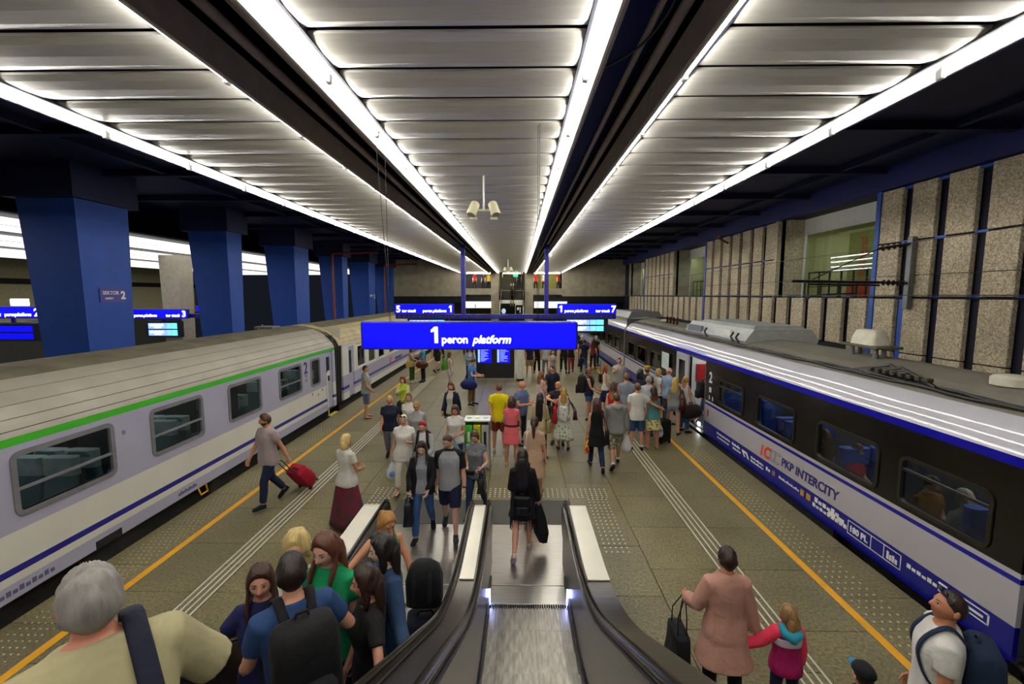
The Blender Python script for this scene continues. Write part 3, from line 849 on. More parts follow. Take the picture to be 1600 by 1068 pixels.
# door
d = MB(); side_wall(d, XL - .05, -.05, 15.0, 15.54, .22, 2.18, [(15.12, 15.42, 1.15, 2.0)])
dr = d.build('door', mat('lilac door paint', LIL, .42), L1)
plate(MB(), (XL - .05, 15.27, 1.575), .3, .85, .05, '+x', -.03, -.02).build('pane', M_TINT, dr)
MB().box(XL - .045, XL - .035, 15.17, 15.37, 1.35, 1.52).build('notice', M_WHITE, dr)
MB().tube([(XL + .05, 14.93, .35), (XL + .05, 14.93, 1.5)], .018, 6).build('grab_rail', M_WHITE, L1, smooth=True)
st = MB(); st.bbox(XL - .02, XL + .12, 15.0, 15.6, -.02, .01, .004); st.bbox(XL, XL + .02, 15.02, 15.08, 0, .25, .004); st.build('door_step', mat('yellow step edge', '#b9b04a', .5), L1)
navy_l = mat('navy lettering', '#1b1c66', .5)
text('2', .5, navy_l, (XL + .004, 13.42, 1.72), '+x', L1, .006, label='navy class number 2')
for z in (1.6, 1.46): MB().box(XL, XL + .005, 13.5, 13.6, z, z + .09).build('pictogram', M_GREYF, L1)
for y, z, w in ((8.2, .27, .5), (5.2, .27, .7), (3.8, .29, .7)):
    mk = MB()
    for k in range(9): mk.box(XL, XL + .004, y + w * k / 9, y + w * (k + .7) / 9, z, z + .05 + .02 * (k % 2))
    mk.build('marking', mat('grey stencil', '#55567a', .6), L1)
for y, z in ((7.12, 1.82), (13.9, .95), (14.3, .85), (14.6, .95)): MB().box(XL, XL + .006, y, y + .06, z, z + .07).build('stencil', M_GREYF, L1)
uf = MB()
uf.box(-9.1, -6.75, -4, YE, -.3, .18)
for y0, y1 in ((1.5, 3.6), (6.3, 7.6), (9.2, 9.6), (11.4, 12.6)): uf.bbox(-7.2, -6.62, y0, y1, -.55, .15, .03)
uf.build('underframe', mat('underframe grime', '#211e18', .85, var=.4, scale=6), L1)
MB().box(-6.52, -6.49, 6.5, 6.95, .2, .32).build('vent_grille', M_BLACK, L1)
hk = MB()
hk.tube([(-6.52, 8.75, .18), (-6.47, 8.75, .05), (-6.47, 8.95, .05), (-6.5, 8.95, .18)], .016, 6); hk.build('tow_hook', M_YEL, L1, smooth=True)
hs = MB(); hs.tube([(-6.55, 4.3, .12), (-6.5, 4.3, -.02), (-6.5, 4.36, -.22)], .03, 6); hs.build('red_hose', mat('red brake hose', '#a02018', .5), L1, smooth=True)
for y in (13.2, 11.0, 2.9, .4): wheelset(L1, XL - .1, y, 1)
hp = MB(); hp.bbox(-8.3, -7.7, 14.0, 14.5, 3.04, 3.12, .02); hp.tube([(-8, 13.7, 3.05), (-7.9, 13.8, 3.2), (-7.9, 13.9, 3.1)], .02, 5); hp.build('roof_fitting', M_GREYF, L1)
# ---- left train, second car
L2 = thing('train_car', 'tan roofed white and lilac train car, second on the left track', 'train car', (-7.9, 26, 0))
Y0 = 16.45
gh = [(17.03, 17.6, .2, 2.15)] + [(a, a + .95, 1.22, 2.06) for a in (17.95, 19.3, 20.7, 22.4, 24.1, 25.8, 27.5, 29.2, 31, 33, 35)]
mb = MB(); side_wall(mb, XL, -.06, Y0, 41, .2, 2.28, gh); mb.build('side_wall', M_L2, L2)
mb = MB(); mb.box(-9.35, -9.29, Y0, 41, .2, 2.28); mb.box(-9.3, -6.56, Y0, Y0 + .06, .2, 2.9); mb.box(-9.3, -6.56, 40.9, 41, .2, 2.9); mb.build('far_side_wall', M_L2, L2)
mb = MB(); mb.box(-9.3, -6.56, Y0, 41, .15, .22); mb.box(-7.95, -7.9, Y0, 41, .2, 2.3); mb.build('interior', M_INT, L2)
roof(L2, prof, Y0, 41, [M_ROOFT] * 5 + [M_ROOFD] * 4 + [M_ROOFT] * 5)
MB().prism([(x, z - .03) for x, z in prof], 1, Y0 + .02, 41).build('roof_seam', mat('dark roof seam', '#3d382f', .8), L2)
for h in gh[1:]: window(L2, XL, '+x', h[0] - .06, h[1] + .06, 1.16, 2.12, M_WHITE, M_TINT)
d = MB(); side_wall(d, XL - .04, -.05, 17.04, 17.59, .22, 2.13, [(17.17, 17.46, 1.1, 1.98)]); dr = d.build('door', mat('lilac door paint', LIL, .42), L2)
plate(MB(), (XL - .04, 17.31, 1.54), .29, .88, .05, '+x', -.03, -.02).build('pane', M_TINT, dr)
text('iC', .42, mat('orange red logo', '#d8431f', .5), (XL + .004, 22.5, .66), '+x', L2, .012, shear=.2, name='logo')
text('PKP INTERCITY', .2, navy_l, (XL + .004, 23.5, .72), '+x', L2, .003, shear=.1)
MB().box(XL, XL + .005, 17.9, 18.5, 2.13, 2.2).build('yellow_stripe', M_YEL, L2)
uf = MB(); uf.box(-9.1, -6.7, Y0, 41, -.7, .18); uf.build('underframe', mat('underframe grime', '#211e18', .85), L2)
for y in (19, 21.5, 36, 38.5): wheelset(L2, XL - .1, y, 1)
bl = MB()
for k in range(7):
    y = YE + .02 + .1 * k; e = .0 if k % 2 else -.05
    bl.prism([(XL - .05 + e, .2)] + [(x + (e if x > -7.9 else -e), z - .02 + e) for x, z in prof] + [(-9.3 - e, .2)], 1, y, y + .09)
bl.build('gangway_bellows', M_GANG, L2)
# domed tan end of the second car
end = [[(-7.93 + (x + 7.93) * s, YE + .22 + dy, z * 1 - (1 - s) * .25) for x, z in prof] for s, dy in ((.9, 0.0), (.97, .12), (.995, .3), (1.0, .52))]
e_ = MB(); e_.loft(end, caps=False, closed=False); e_.build('roof_end', M_ROOFT, L2, smooth=2)

# ---- right train
XR = 5.5
R1 = thing('train_car', 'blue and white train car with black window band and an open door', 'train car', (6.9, 10, 0))
RW = [(5.06, 6.36), (6.72, 8.17), (8.82, 10.27), (10.88, 12.26)]
RE = 4.72
DO = (13.13, 14.36)
holes = [(a + .03, b - .03, 1.15, 1.81) for a, b in RW] + [(DO[0], DO[1], .03, 2.19), (14.75, 15.2, 1.25, 1.95)]
FW = [(17.3, 18.7), (19.3, 20.7), (21.2, 22.5)]
holes += [(a + .03, b - .03, 1.15, 1.81) for a, b in FW]
mb = MB(); side_wall(mb, XR, .06, RE, 23.2, .03, 2.33, holes); mb.box(XR + .005, XR + .05, RE, 7.4, .02, .03)
sw = mb.build('side_wall', M_R1, R1)
mb = MB(); mb.box(8.3, 8.36, RE, 23.2, .03, 2.33); mb.box(5.56, 8.3, RE, RE + .06, .1, 2.9); mb.box(5.56, 8.3, 23.1, 23.2, .1, 2.9); mb.build('far_side_wall', M_INT, R1)
mb = MB(); mb.box(5.56, 8.3, RE, 23.2, .0, .08); mb.box(6.95, 7.0, RE, 12.6, .2, 2.3); mb.box(6.95, 7.0, 15.3, 23, .2, 2.3); mb.box(5.56, 8.3, RE, 23.2, 2.31, 2.33)
mb.box(5.56, 8.3, 12.62, 12.68, .08, 2.3); mb.box(5.56, 8.3, 15.25, 15.3, .08, 2.3); mb.build('interior', M_INT, R1)
MB().box(6.2, 6.4, RE, 12.5, 2.27, 2.3).build('added_interior_glow', emit('added car ceiling glow', (1, .97, .9), 11.0), R1)  # added glow strip to brighten the cabin behind the windows
vb = MB(); vb.box(6.9, 6.95, 12.7, 15.2, .08, 2.3); vb.box(5.6, 6.9, 15.15, 15.22, .08, 2.3); vb.build('vestibule_wall', M_WHITE, R1)
MB().bbox(6.0, 6.35, 15.09, 15.15, 1.2, 1.8, .01).build('red_panel', mat('red equipment panel', '#b01a20', .5), R1)
MB().box(5.9, 6.5, 12.9, 14.9, 2.26, 2.29).build('vestibule_lamp', emit('vestibule lamp', (.95, 1, 1), 2.6), R1)
MB().box(5.44, 5.6, DO[0], DO[1], .0, .05).build('door_step', M_STEEL, R1)
MB().box(5.56, 5.60, DO[0] + .5, DO[0] + .62, .12, .2).build('step_lamp', emit('white step lamp', (.9, 1, 1), 25.0), R1)
fr = MB()
for y in (DO[0] - .02, DO[1]): fr.box(XR - .012, XR + .02, y, y + .03, .05, 2.2)
fr.box(XR - .012, XR + .02, DO[0], DO[1], 2.17, 2.2); fr.build('door_frame', M_STEEL, R1)
d = MB(); side_wall(d, XR - .07, .05, 14.38, 15.42, .1, 2.2, [(14.62, 15.2, 1.15, 1.98)]); dr = d.build('door', mat('pale grey door', '#b9b7c2', .35), R1)
plate(MB(), (XR - .07, 14.91, 1.565), .58, .83, .05, '-x', -.03, -.01).build('pane', mat('black door glass', '#0a0b0d', .08), dr)
MB().box(XR - .075, XR - .065, 16.2, 17.0, 1.4, 2.0).build('notice', mat('pale notice', '#cfe0da', .5), R1)
for i, (a, b) in enumerate(RW): window(R1, XR, '-x', a, b, 1.12, 1.84, mat('dark window frame', '#2c2922', .35, .4), M_TINTD, transom=(.72 if i in (0, 3) else None), fr=.05, r=.13)
for a, b in FW: window(R1, XR, '-x', a, b, 1.12, 1.84, mat('dark window frame', '#2c2922', .35, .4), M_TINTD, fr=.05, r=.13)
for y in np.arange(5.0, 12.2, .96):
    j = int((y - 5) / .96)
    if j in (1, 2): continue
    for x in (5.85, 6.38): seat(R1, x, y + .15, 1 if j % 2 else -1, M_SEATD, mat('blue headrest', '#2c56a8', .7), .14)
pr = [(XR, 2.32), (XR + .035, 2.42), (XR + .095, 2.52), (XR + .2, 2.63), (XR + .33, 2.70)]
M_ROOFW = mat('white gloss roof', '#dedde6', .10, .15, var=.02, scale=1, bump=.12, bscale=1.6)
rm = MB()
nY = 60
ys = np.linspace(RE, 23.2, nY)
nv = [[(x, y, z + .004 * math.sin(y * 2.1 + i) * (1 if i > 0 else 0)) for i, (x, z) in enumerate(pr)] for y in ys]
rm.loft(nv, caps=False, closed=False); rw_ = rm.build('roof_shoulder', M_ROOFW, R1, smooth=2)
pr2 = [(XR + .33, 2.70), (XR + .75, 2.86), (XR + 1.4, 2.93), (XR + 2.05, 2.86), (XR + 2.6, 2.68), (8.36, 2.3)]
rd = MB(); rd.loft([[(x, y, z) for x, z in pr2] for y in (RE, 23.2)], caps=False, closed=False)
rd.prism(pr + pr2[1:], 1, RE + .0, RE + .03)
rd.build('roof_deck', mat('grey roof deck', '#7d786d', .6, var=.12, scale=2), R1)
for k in range(3):
    cb = MB(); yy = np.arange(RE, 23, .35)
    cb.tube([(XR + .40 + .05 * k + .02 * math.sin(y * 3 + k), y, 2.765 + .02 * (k % 2) + .012 * math.sin(y * 5 + k * 2)) for y in yy], .024, 6); cb.build('roof_cable', M_CABLE, R1, smooth=True)
kn = MB()
for k in range(7): kn.tube([(XR + .42 + .03 * k, 6.4 + .12 * k, 2.8), (XR + .5 + .02 * k, 6.9 + .1 * k, 2.92 + .02 * (k % 3)), (XR + .45, 7.5 + .08 * k, 2.8)], .028, 6)
kn.build('cable_junction', M_CABLE, R1, smooth=True)
for k in range(8):
    MB().bbox(XR + .4, XR + .5, 6.5 + .15 * k, 6.58 + .15 * k, 2.84, 2.9, .01).build('cable_clamp', mat('dull clamp', '#3e3727', .6), R1)
ac = MB()
ac.prism([(6.05, 2.80), (6.02, 2.88), (6.25, 3.2), (7.75, 3.2), (7.95, 2.9), (7.9, 2.75)], 1, 12.0, 16.3)
aco = ac.build('air_conditioner', mat('pale grey steel housing', '#bcc0c0', .45, .2), R1)
lo = MB(); lo.bbox(6.02, 6.1, 14.9, 16.1, 2.88, 3.1, .02); lo.build('louvre', M_GREYF, aco)
lo = MB(); lo.bbox(6.03, 6.13, 12.9, 14.0, 2.9, 3.12, .02); lo.build('hatch', M_WHITE, aco)
lo = MB(); lo.prism([(6.3, 3.2), (6.4, 3.28), (7.6, 3.28), (7.7, 3.2)], 1, 12.2, 15.6); lo.build('cover', mat('pale grey steel housing', '#a3a6a6', .45), aco)
for y in (12.6, 14.4, 12.3):
    lo = MB(); lo.tube([(6.0, y, 2.8), (5.96, y + .1, 2.95), (6.05, y + .15, 3.05)], .03, 6); lo.build('hose', M_CABLE, aco, smooth=True)
ao = MB().bbox(6.6, 7.1, 8.35, 9.35, 3.1, 3.15, .01).build('aerial_stand', mat('grey green board', '#565440', .6), R1)
for y in (8.55, 9.15):
    for x in (6.75, 6.9): MB().tube([(x, y, 2.9), (x, y, 3.1)], [.05, .035], 8).build('leg', M_GREYF, ao, smooth=True)
t_ = MB(); t_.loft([[(6.85 + px, 8.85 + py, z) for px, py in rrect(a, b, .05, 3)] for z, a, b in ((3.15, .34, .62), (3.3, .3, .58), (3.42, .22, .5), (3.44, .14, .4))]); t_.build('aerial', mat('cream aerial housing', '#ddd8c4', .5), ao, smooth=True)
dm = MB(); dm.tube([(6.62, 6.05, 2.9), (6.62, 6.05, 3.0)], .22, 20, caps='flat'); dm.ball((6.62, 6.05, 3.0), (.21, .21, .05), 20, 8); dm.build('roof_dome', mat('cream aerial housing', '#ddd8c4', .5), R1, smooth=True)
for y in (17.0, 20.2):
    dm = MB(); dm.ball((6.5, y, 2.97), (.16, .16, .08), 14, 6); dm.build('roof_dome', mat('cream aerial housing', '#ddd8c4', .5), R1, smooth=True)
for y in (18.4, 18.8, 19.2, 19.6):
    iz = MB(); [iz.tube([(6.45, y, 2.93 + .05 * k), (6.45, y, 2.95 + .05 * k), (6.45, y, 2.97 + .05 * k)], [.04, .07, .04], 8) for k in range(5)]; iz.build('roof_insulator', mat('brown insulator', '#4a1c16', .3), R1, smooth=True)
# lettering on the right car
org_ = mat('orange red logo', '#d8431f', .5); whl = mat('white lettering', '#eeeeee', .5)
yl = 10.02
lg = text('i', .36, org_, (XR - .004, yl, .52), '-x', R1, .014, shear=.25, name='logo')
text('C', .36, org_, (XR - .004, yl - .13, .52), '-x', R1, .016, shear=.25, name='logo')
ol = mat('grey logo outline', '#7f7e88', .5)
for k in (1, 2):
    cc = MB()
    for (a, b, c, d) in ((0, .2, 0, .015), (0, .2, .245, .26), (0, .015, 0, .26), (.19, .205, 0, .05), (.19, .205, .2, .26), (.05, .2, .05, .062), (.05, .2, .2, .212), (.05, .062, .05, .2)):
        y = yl - .2 - .16 * k
        sh = lambda z: .25 * z
        q = [(y - a - sh(c), .52 + c), (y - b - sh(c), .52 + c), (y - b - sh(d), .52 + d), (y - a - sh(d), .52 + d)]
        cc.prism(q, 0, XR - .005, XR)
    cc.build('logo', ol, R1)
text('PKP INTERCITY', .245, navy_l, (XR - .004, 9.2, .57), '-x', R1, .005, shear=.1, label='navy PKP INTERCITY lettering')
text('2', .42, whl, (XR - .004, 12.9, 1.62), '-x', R1, .012, label='white class number 2')
MB().box(XR - .005, XR, 12.72, 12.86, 1.34, 1.48).build('pictogram', whl, R1)
pg = MB()
for y in (12.87, 12.66): pg.box(XR - .005, XR, y - .06, y - .02, 1.12, 1.24); pg.box(XR - .005, XR, y - .09, y - .02, 1.15, 1.17)
pg.build('pictogram', whl, R1)
MB().box(XR - .006, XR, 12.83, 12.93, .62, .8).build('red_notice', mat('red equipment panel', '#b01a20', .5), R1)
def marks(y0, n, w, z, h, gap=.25, m=whl):
    k_ = MB()
    for k in range(n):
        a = y0 - w * k
        k_.box(XR - .004, XR, a - w * (1 - gap), a, z, z + h * (1, .7, .85, .6)[k % 4])
    k_.build('marking', m, R1)
marks(12.25, 16, .05, .3, .05); marks(12.2, 14, .05, .2, .04); marks(11.35, 6, .07, .29, .07); marks(11.3, 7, .06, .2, .05)
ar = MB(); ar.prism([(10.72, .2), (10.85, .34), (10.6, .34), (10.47, .2), (10.55, .2), (10.63, .29), (10.74, .29), (10.66, .2)], 0, XR - .005, XR); ar.build('marking', whl, R1)
marks(10.4, 8, .07, .28, .05); marks(10.4, 8, .07, .2, .05); marks(9.75, 2, .09, .25, .08); marks(9.25, 10, .07, .27, .05)
MB().box(XR - .005, XR, 9.4, 9.5, .24, .34).build('marking', mat('brown crest', '#8a6a4a', .6), R1)
MB().box(XR - .005, XR, 8.42, 8.52, .24, .36).build('marking', mat('gold crest', '#b8902c', .6), R1)
MB().box(XR - .005, XR, 8.22, 8.34, .24, .36).build('marking', mat('gold crest', '#b8902c', .6), R1)
marks(8.1, 6, .11, .3, .09); marks(8.15, 9, .1, .2, .07)
MB().box(XR - .005, XR, 7.55, 7.72, .24, .32).build('marking', whl, R1); MB().box(XR - .005, XR, 7.34, 7.51, .24, .32).build('marking', whl, R1)
bx = MB()
for (a, b, c, d) in ((6.2, 7.25, .375, .385), (6.2, 7.25, .16, .17), (6.2, 6.21, .16, .385), (7.24, 7.25, .16, .385), (6.75, 6.76, .16, .385), (6.5, 6.51, .16, .385)): bx.box(XR - .005, XR, a, b, c, d)
bx.build('marking', whl, R1)
text('180 PL', .14, whl, (XR - .004, 7.21, .22), '-x', R1, .004)
marks(6.45, 4, .05, .2, .12); marks(6.1, 6, .08, .28, .06)
for z in (.36, .26): MB().box(XR - .005, XR, 5.5, 5.62, z, z + .025).build('marking', whl, R1)
bx = MB()
for (a, b, c, d) in ((4.98, 5.42, .375, .39), (4.98, 5.42, .25, .265), (4.98, 5.0, .25, .39), (5.4, 5.42, .25, .39), (5.05, 5.3, .3, .33)): bx.box(XR - .005, XR, a, b, c, d)
bx.build('marking', whl, R1)
uf = MB(); uf.box(5.75, 8.1, RE + .1, 23, -.55, .02); uf.box(5.52, 5.6, 7.6, 12.9, -.4, .03); uf.build('underframe', M_BLACK, R1)
for y in (6.9, 5.2, 19.5, 22): wheelset(R1, XR + .1, y, -1)
MB().tube([(5.62, 4.9, -.02), (5.62, 4.2, -.05), (5.62, 2.5, -.05)], .07, 10).build('buffer_pipe', M_STEELD, R1, smooth=True)
gr = MB()
for y in (23.2, 23.28): gr.prism([(XR - .03, .1)] + [(x - .02, z + .02) for x, z in pr] + [(XR + .33, 2.6), (XR + .05, 2.3), (XR + .02, .1)], 1, y, y + .06)
gr.build('gangway_ring', mat('grey gangway ring', '#6b6a5f', .6), R1)
R2 = thing('train_car', 'far blue and white train car with dark windows, second on the right track', 'train car', (6.9, 32, 0))
h2 = [(a, a + 1.3, 1.15, 1.81) for a in np.arange(24.4, 40, 1.95)]
mb = MB(); side_wall(mb, XR, .06, 23.45, 42, .03, 2.33, h2); mb.build('side_wall', M_R1, R2)
for h in h2: window(R2, XR, '-x', h[0] - .03, h[1] + .03, 1.12, 1.84, mat('dark window frame', '#2c2922', .35, .4), M_TINTD, fr=.05, r=.13)
rm = MB(); rm.loft([[(x, y, z) for x, z in pr] for y in (23.45, 42)], caps=False, closed=False); rm.build('roof_shoulder', M_ROOFW, R2, smooth=2)
rm = MB(); rm.loft([[(x, y, z) for x, z in pr2] for y in (23.45, 42)], caps=False, closed=False); rm.prism(pr + pr2[1:], 1, 23.45, 23.5); rm.build('roof_deck', mat('grey roof deck', '#7d786d', .6), R2)
mb = MB(); mb.box(8.3, 8.36, 23.45, 42, .03, 2.33); mb.box(5.56, 8.3, 23.45, 42, .0, .08); mb.box(6.95, 7, 23.45, 42, 0, 2.3); mb.box(5.8, 8.1, 23.45, 42, -.6, 0); mb.box(5.56, 8.3, 41.9, 42, .1, 2.6); mb.build('interior', M_INT, R2)
ac = MB(); ac.prism([(6.05, 2.84), (6.25, 3.2), (7.75, 3.2), (7.95, 2.9)], 1, 25, 29); ac.build('air_conditioner', M_GREYF, R2)
R0 = thing('train_car', 'dark end of the next train car at the right edge of the frame', 'train car', (6.9, 2, 0))
mb = MB(); side_wall(mb, XR, .06, -4, 4.45, .03, 2.33, []); mb.build('side_wall', M_R1, R0)
mb = MB(); mb.prism(pr + pr2[1:] + [(8.36, .1), (XR + .06, .1)], 1, -4, 4.45); mb.build('body', mat('black car end', '#15120f', .5), R0)
mb = MB()
for k in range(4): mb.box(5.7, 8.1, 4.46 + .06 * k, 4.49 + .06 * k, .2, 2.6)
mb.build('gangway_bellows', M_GANG, R0)
# ------------------------------------------------------------------ signs
def wire(o, a, b, r=.006): MB().cyl(a, b, r, 5).build('wire', M_CABLE if r < .005 else M_GREYF, o)
bs = thing('platform_sign', 'large blue lit sign reading 1 peron platform hanging over the platform', 'sign', (-.65, 5.9, 3.55))
MB().bbox(-2.08, .78, 5.9, 6.08, 3.385, 3.755, .015).build('housing', M_SIGNB, bs)
fc = plate(MB(), (-.65, 5.895, 3.57), 2.8, .33, 0, '-y', 0, .006).build('lit_face', M_SIGN, bs)
def one(x, y, z, h, par):
    P = [(x, z), (x, z + h * .72), (x - h * .22, z + h * .66), (x - h * .22, z + h * .8), (x, z + h), (x + h * .2, z + h), (x + h * .2, z)]
    MB().prism([(a, b) for a, b in P], 1, y - .004, y + .004).build('lettering', M_SIGNW, par)
one(-1.1, 5.885, 3.475, .215, bs)
text('peron', .145, M_SIGNW, (-1.01, 5.885, 3.475), '-y', bs, .0035)
text('platform', .145, M_SIGNW, (-.60, 5.885, 3.475), '-y', bs, .004, shear=.25)
for x, y1, x1 in ((-1.72, 6.0, -1.72), (.27, 6.0, .27), (-1.7, 6.05, -1.86), (.25, 6.05, .25)): wire(bs, (x, 6.0, 3.75), (x1, y1, 6.27), .004)
gy = 20.0
ga = thing('sign_gantry', 'dark blue sign gantry on two blue posts across the platform, edged with thin bird spikes', 'gantry', (-.6, gy, 0))
gb = MB(); gb.bbox(-5.45, 4.3, gy - .05, gy + .25, 3.06, 3.26, .01); gb.build('beam', M_SIGNB, ga)
for x in (-2.44, 1.24): MB().bbox(x - .09, x + .09, gy - .02, gy + .2, 3.2, 6.3, .01).build('post', mat('blue post paint', '#26288c', .5), ga)
spk = MB()
for k in range(190):
    x = -5.3 + 9.5 * k / 190
    if -4.9 < x < -3.3 and 0: continue
    dx = random.uniform(-.05, .05)
    spk.tube([(x, gy - .03, 3.06), (x + dx, gy - .09, 3.24)], .005, 3, caps='flat')
spk.build('bird_spike', M_GREYF, ga, kind='stuff')
MB().bbox(1.3, 1.42, gy - .1, gy + .05, 5.75, 5.87, .02).build('camera_housing', M_WHITE, ga)
MB().bbox(-2.3, -2.18, gy - .1, gy + .05, 5.55, 5.67, .02).build('camera_housing', M_WHITE, ga)
def track_sign(x0, x1, zb, y, spec, label, h=.46):
    s = thing('track_sign', label, 'sign', ((x0 + x1) / 2, y, zb))
    MB().bbox(x0, x1, y, y + .15, zb, zb + h, .01).build('housing', M_SIGNB, s)
    plate(MB(), ((x0 + x1) / 2, y - .003, zb + h / 2), x1 - x0 - .08, h - .07, 0, '-y', 0, .006).build('lit_face', M_SIGN, s)
    for t, sz, fx, sh in spec:
        if t == '1': one(x0 + (x1 - x0) * fx + .06, y - .012, zb + h * .2, .29, s); continue
        text(t, sz, M_SIGNW, (x0 + (x1 - x0) * fx, y - .012, zb + h * .2), '-y', s, .008 * sz / .3, shear=sh)
    return s
track_sign(-5.48, -2.85, 3.27, gy - .1, (('5', .4, .03, 0), ('tor', .17, .13, 0), ('track', .17, .225, .25), ('peron', .17, .48, 0), ('platform', .17, .65, .25), ('1', .4, .92, 0)), 'blue lit sign for track 5 and platform 1 on the left of the gantry')
track_sign(1.72, 4.3, 3.27, gy - .1, (('1', .4, .03, 0), ('peron', .17, .12, 0), ('platform', .17, .29, .25), ('tor', .17, .65, 0), ('track', .17, .745, .25), ('7', .4, .91, 0)), 'blue lit sign for platform 1 and track 7 on the right of the gantry')
def display(x0, x1, z0, z1, y, label, lit=True):
    s = thing('departure_display', label, 'display', ((x0 + x1) / 2, y, z0))
    MB().bbox(x0 - .1, x1 + .2, y, y + .2, z0 - .08, z1 + .1, .015).build('housing', mat('black display housing', '#14162a', .4), s)
    h = (z1 - z0 - .06) / 2
    for j in range(2):
        z = z0 + j * (h + .06)
        c1 = emit('pale blue screen', (.25, .42, 1.0), 1.3) if lit else M_SIGN
        MB().box(x0, x0 + (x1 - x0) * .62, y - .006, y, z, z + h).build('screen', c1, s)
        MB().box(x0 + (x1 - x0) * .63, x0 + (x1 - x0) * .8, y - .006, y, z, z + h).build('screen', emit('sky blue screen', (.2, .55, 1.0), 1.3) if lit else M_SIGN, s)
        MB().box(x0 + (x1 - x0) * .81, x1, y - .006, y, z, z + h).build('screen', emit('cyan screen', (.15, .75, 1.0), 1.3) if lit else M_SIGN, s)
        if lit:
            k_ = MB(); w = (x1 - x0)
            for k in range(8): k_.box(x0 + w * (.05 + .06 * k), x0 + w * (.095 + .06 * k), y - .01, y - .006, z + h * .45, z + h * (.75 + .1 * (k % 2)))
            for k in range(5): k_.box(x0 + w * (.2 + .05 * k), x0 + w * (.24 + .05 * k), y - .01, y - .006, z + h * .12, z + h * .28)
            k_.build('screen_line', M_SIGNW, s)
    MB().box((x0 + x1) / 2 - .05, (x0 + x1) / 2 + .05, y + .05, y + .12, z1 + .05, z1 + .35).build('hanger', M_SIGNB, s)
    return s
display(-4.85, -3.3, 2.52, 3.0, gy + .05, 'departure display under the left track sign, mostly behind the big platform sign')
display(2.15, 3.78, 2.52, 3.02, gy + .05, 'departure display under the right track sign')
# signs over the next platform
def far_gantry(x0, x1, y, n): 
    g = thing('sign_gantry', n, 'gantry', ((x0 + x1) / 2, y, 3))
    MB().bbox(x0, x1, y + .1, y + .35, 2.98, 3.18, .01).build('beam', M_SIGNB, g)
far_gantry(-23, -16.0, 22.2, 'dark blue sign gantry over the next platform, right of the nearest blue column')
track_sign(-19.2, -16.35, 2.95, 22.1, (('peron', .19, .06, 0), ('platform', .19, .23, .25), ('tor', .19, .62, 0), ('track', .19, .72, .25), ('3', .42, .9, 0)), 'blue lit sign for track 3 over the next platform, right of the nearest column', .46)
display(-18.45, -17.0, 2.1, 2.72, 22.2, 'pale blue departure display under the track 3 sign')
far_gantry(-23, -16.1, 15.2, 'dark blue sign gantry at the left edge, left of the nearest blue column')
track_sign(-18.9, -16.15, 3.32, 15.05, (('tor', .16, .3, 0), ('track', .16, .38, .25), ('peron', .16, .55, 0), ('platform', .16, .68, .25), ('2', .36, .92, 0)), 'blue lit track sign at the left edge beside the nearest blue column', .40)
display(-18.1, -16.65, 2.6, 3.05, 15.2, 'plain blue display at the left edge under a track sign', lit=False)
lb = thing('light_box', 'white lit box above the sign at the left edge', 'light', (-17.6, 15.2, 3.8))
MB().bbox(-17.35, -16.75, 15.2, 15.3, 3.74, 3.98, .02).build('box', emit('white light box', (1, 1, .95), 3.0), lb)
ts4 = track_sign(-19.8, -18.2, 3.1, 27.5, (('4', .4, .7, 0),), 'small far blue and white track sign between the second and third columns', .35)
MB().box(-19.05, -18.95, 27.55, 27.62, 3.4, 6.3).build('hanger', M_SIGNB, ts4)
# ------------------------------------------------------------------ kiosk with departure boards, bins
kx0, kx1, ky = -2.06, -.2, 21.8
kk = thing('information_kiosk', 'black departure board cabinet with two blue screens under the big sign', 'kiosk', ((kx0 + kx1) / 2, ky, 0))
MB().bbox(kx0, kx1, ky, ky + 1.6, 0.03, 2.6, .02).build('cabinet', mat('black cabinet', '#17171a', .4), kk)
MB().box(kx0 - .03, kx1 + .03, ky - .03, ky + 1.65, 0, .06).build('plinth', M_STEEL, kk)
for x0, x1 in ((-1.97, -1.32), (-1.03, -.42)):
    sc = MB(); sc.box(x0, x1, ky - .012, ky, .82, 2.3); sb = sc.build('screen', M_SIGN, kk)
    lb_ = MB(); lb_.box(x0, x0 + .1, ky - .016, ky - .012, .85, 2.28); lb_.build('screen_column', emit('pale blue screen', (.25, .42, 1.0), 1.3), sb)
    rows = MB()
    for k in range(22):
        z = .9 + .06 * k; rows.box(x0 + .14, x0 + .14 + random.uniform(.15, .4), ky - .015, ky - .012, z, z + .022)
    rows.build('screen_row', emit('light blue rows', (.35, .45, 1.0), 1.0), sb)
pl = MB().bbox(-.06, .22, 21.4, 21.75, 0, 2.65, .02).build('column', mat('cream pillar', '#d9d5c6', .6), org=(.1, 21.6, 0), kind='structure')
MB().box(-.1, .26, 21.38, 21.8, 0, .1).build('pillar_base', M_BLACK, pl)
cb_ = thing('recycling_station', 'steel recycling station with green, yellow and grey bins in a row', 'recycling bin', (-.95, 10.5, 0))
f = MB()
for x in (-1.24, -.68): f.box(x - .02, x + .02, 10.2, 10.62, 0, 1.2)
f.box(-1.24, -.68, 10.6, 10.62, 0, 1.2); f.box(-1.24, -.68, 10.2, 10.62, .0, .06); f.build('frame', M_STEEL, cb_)
tp_ = MB(); tp_.bbox(-1.27, -.65, 10.18, 10.64, 1.18, 1.22, .01); tpo = tp_.build('top', mat('white steel top', '#d7dadb', .35, .3), cb_)
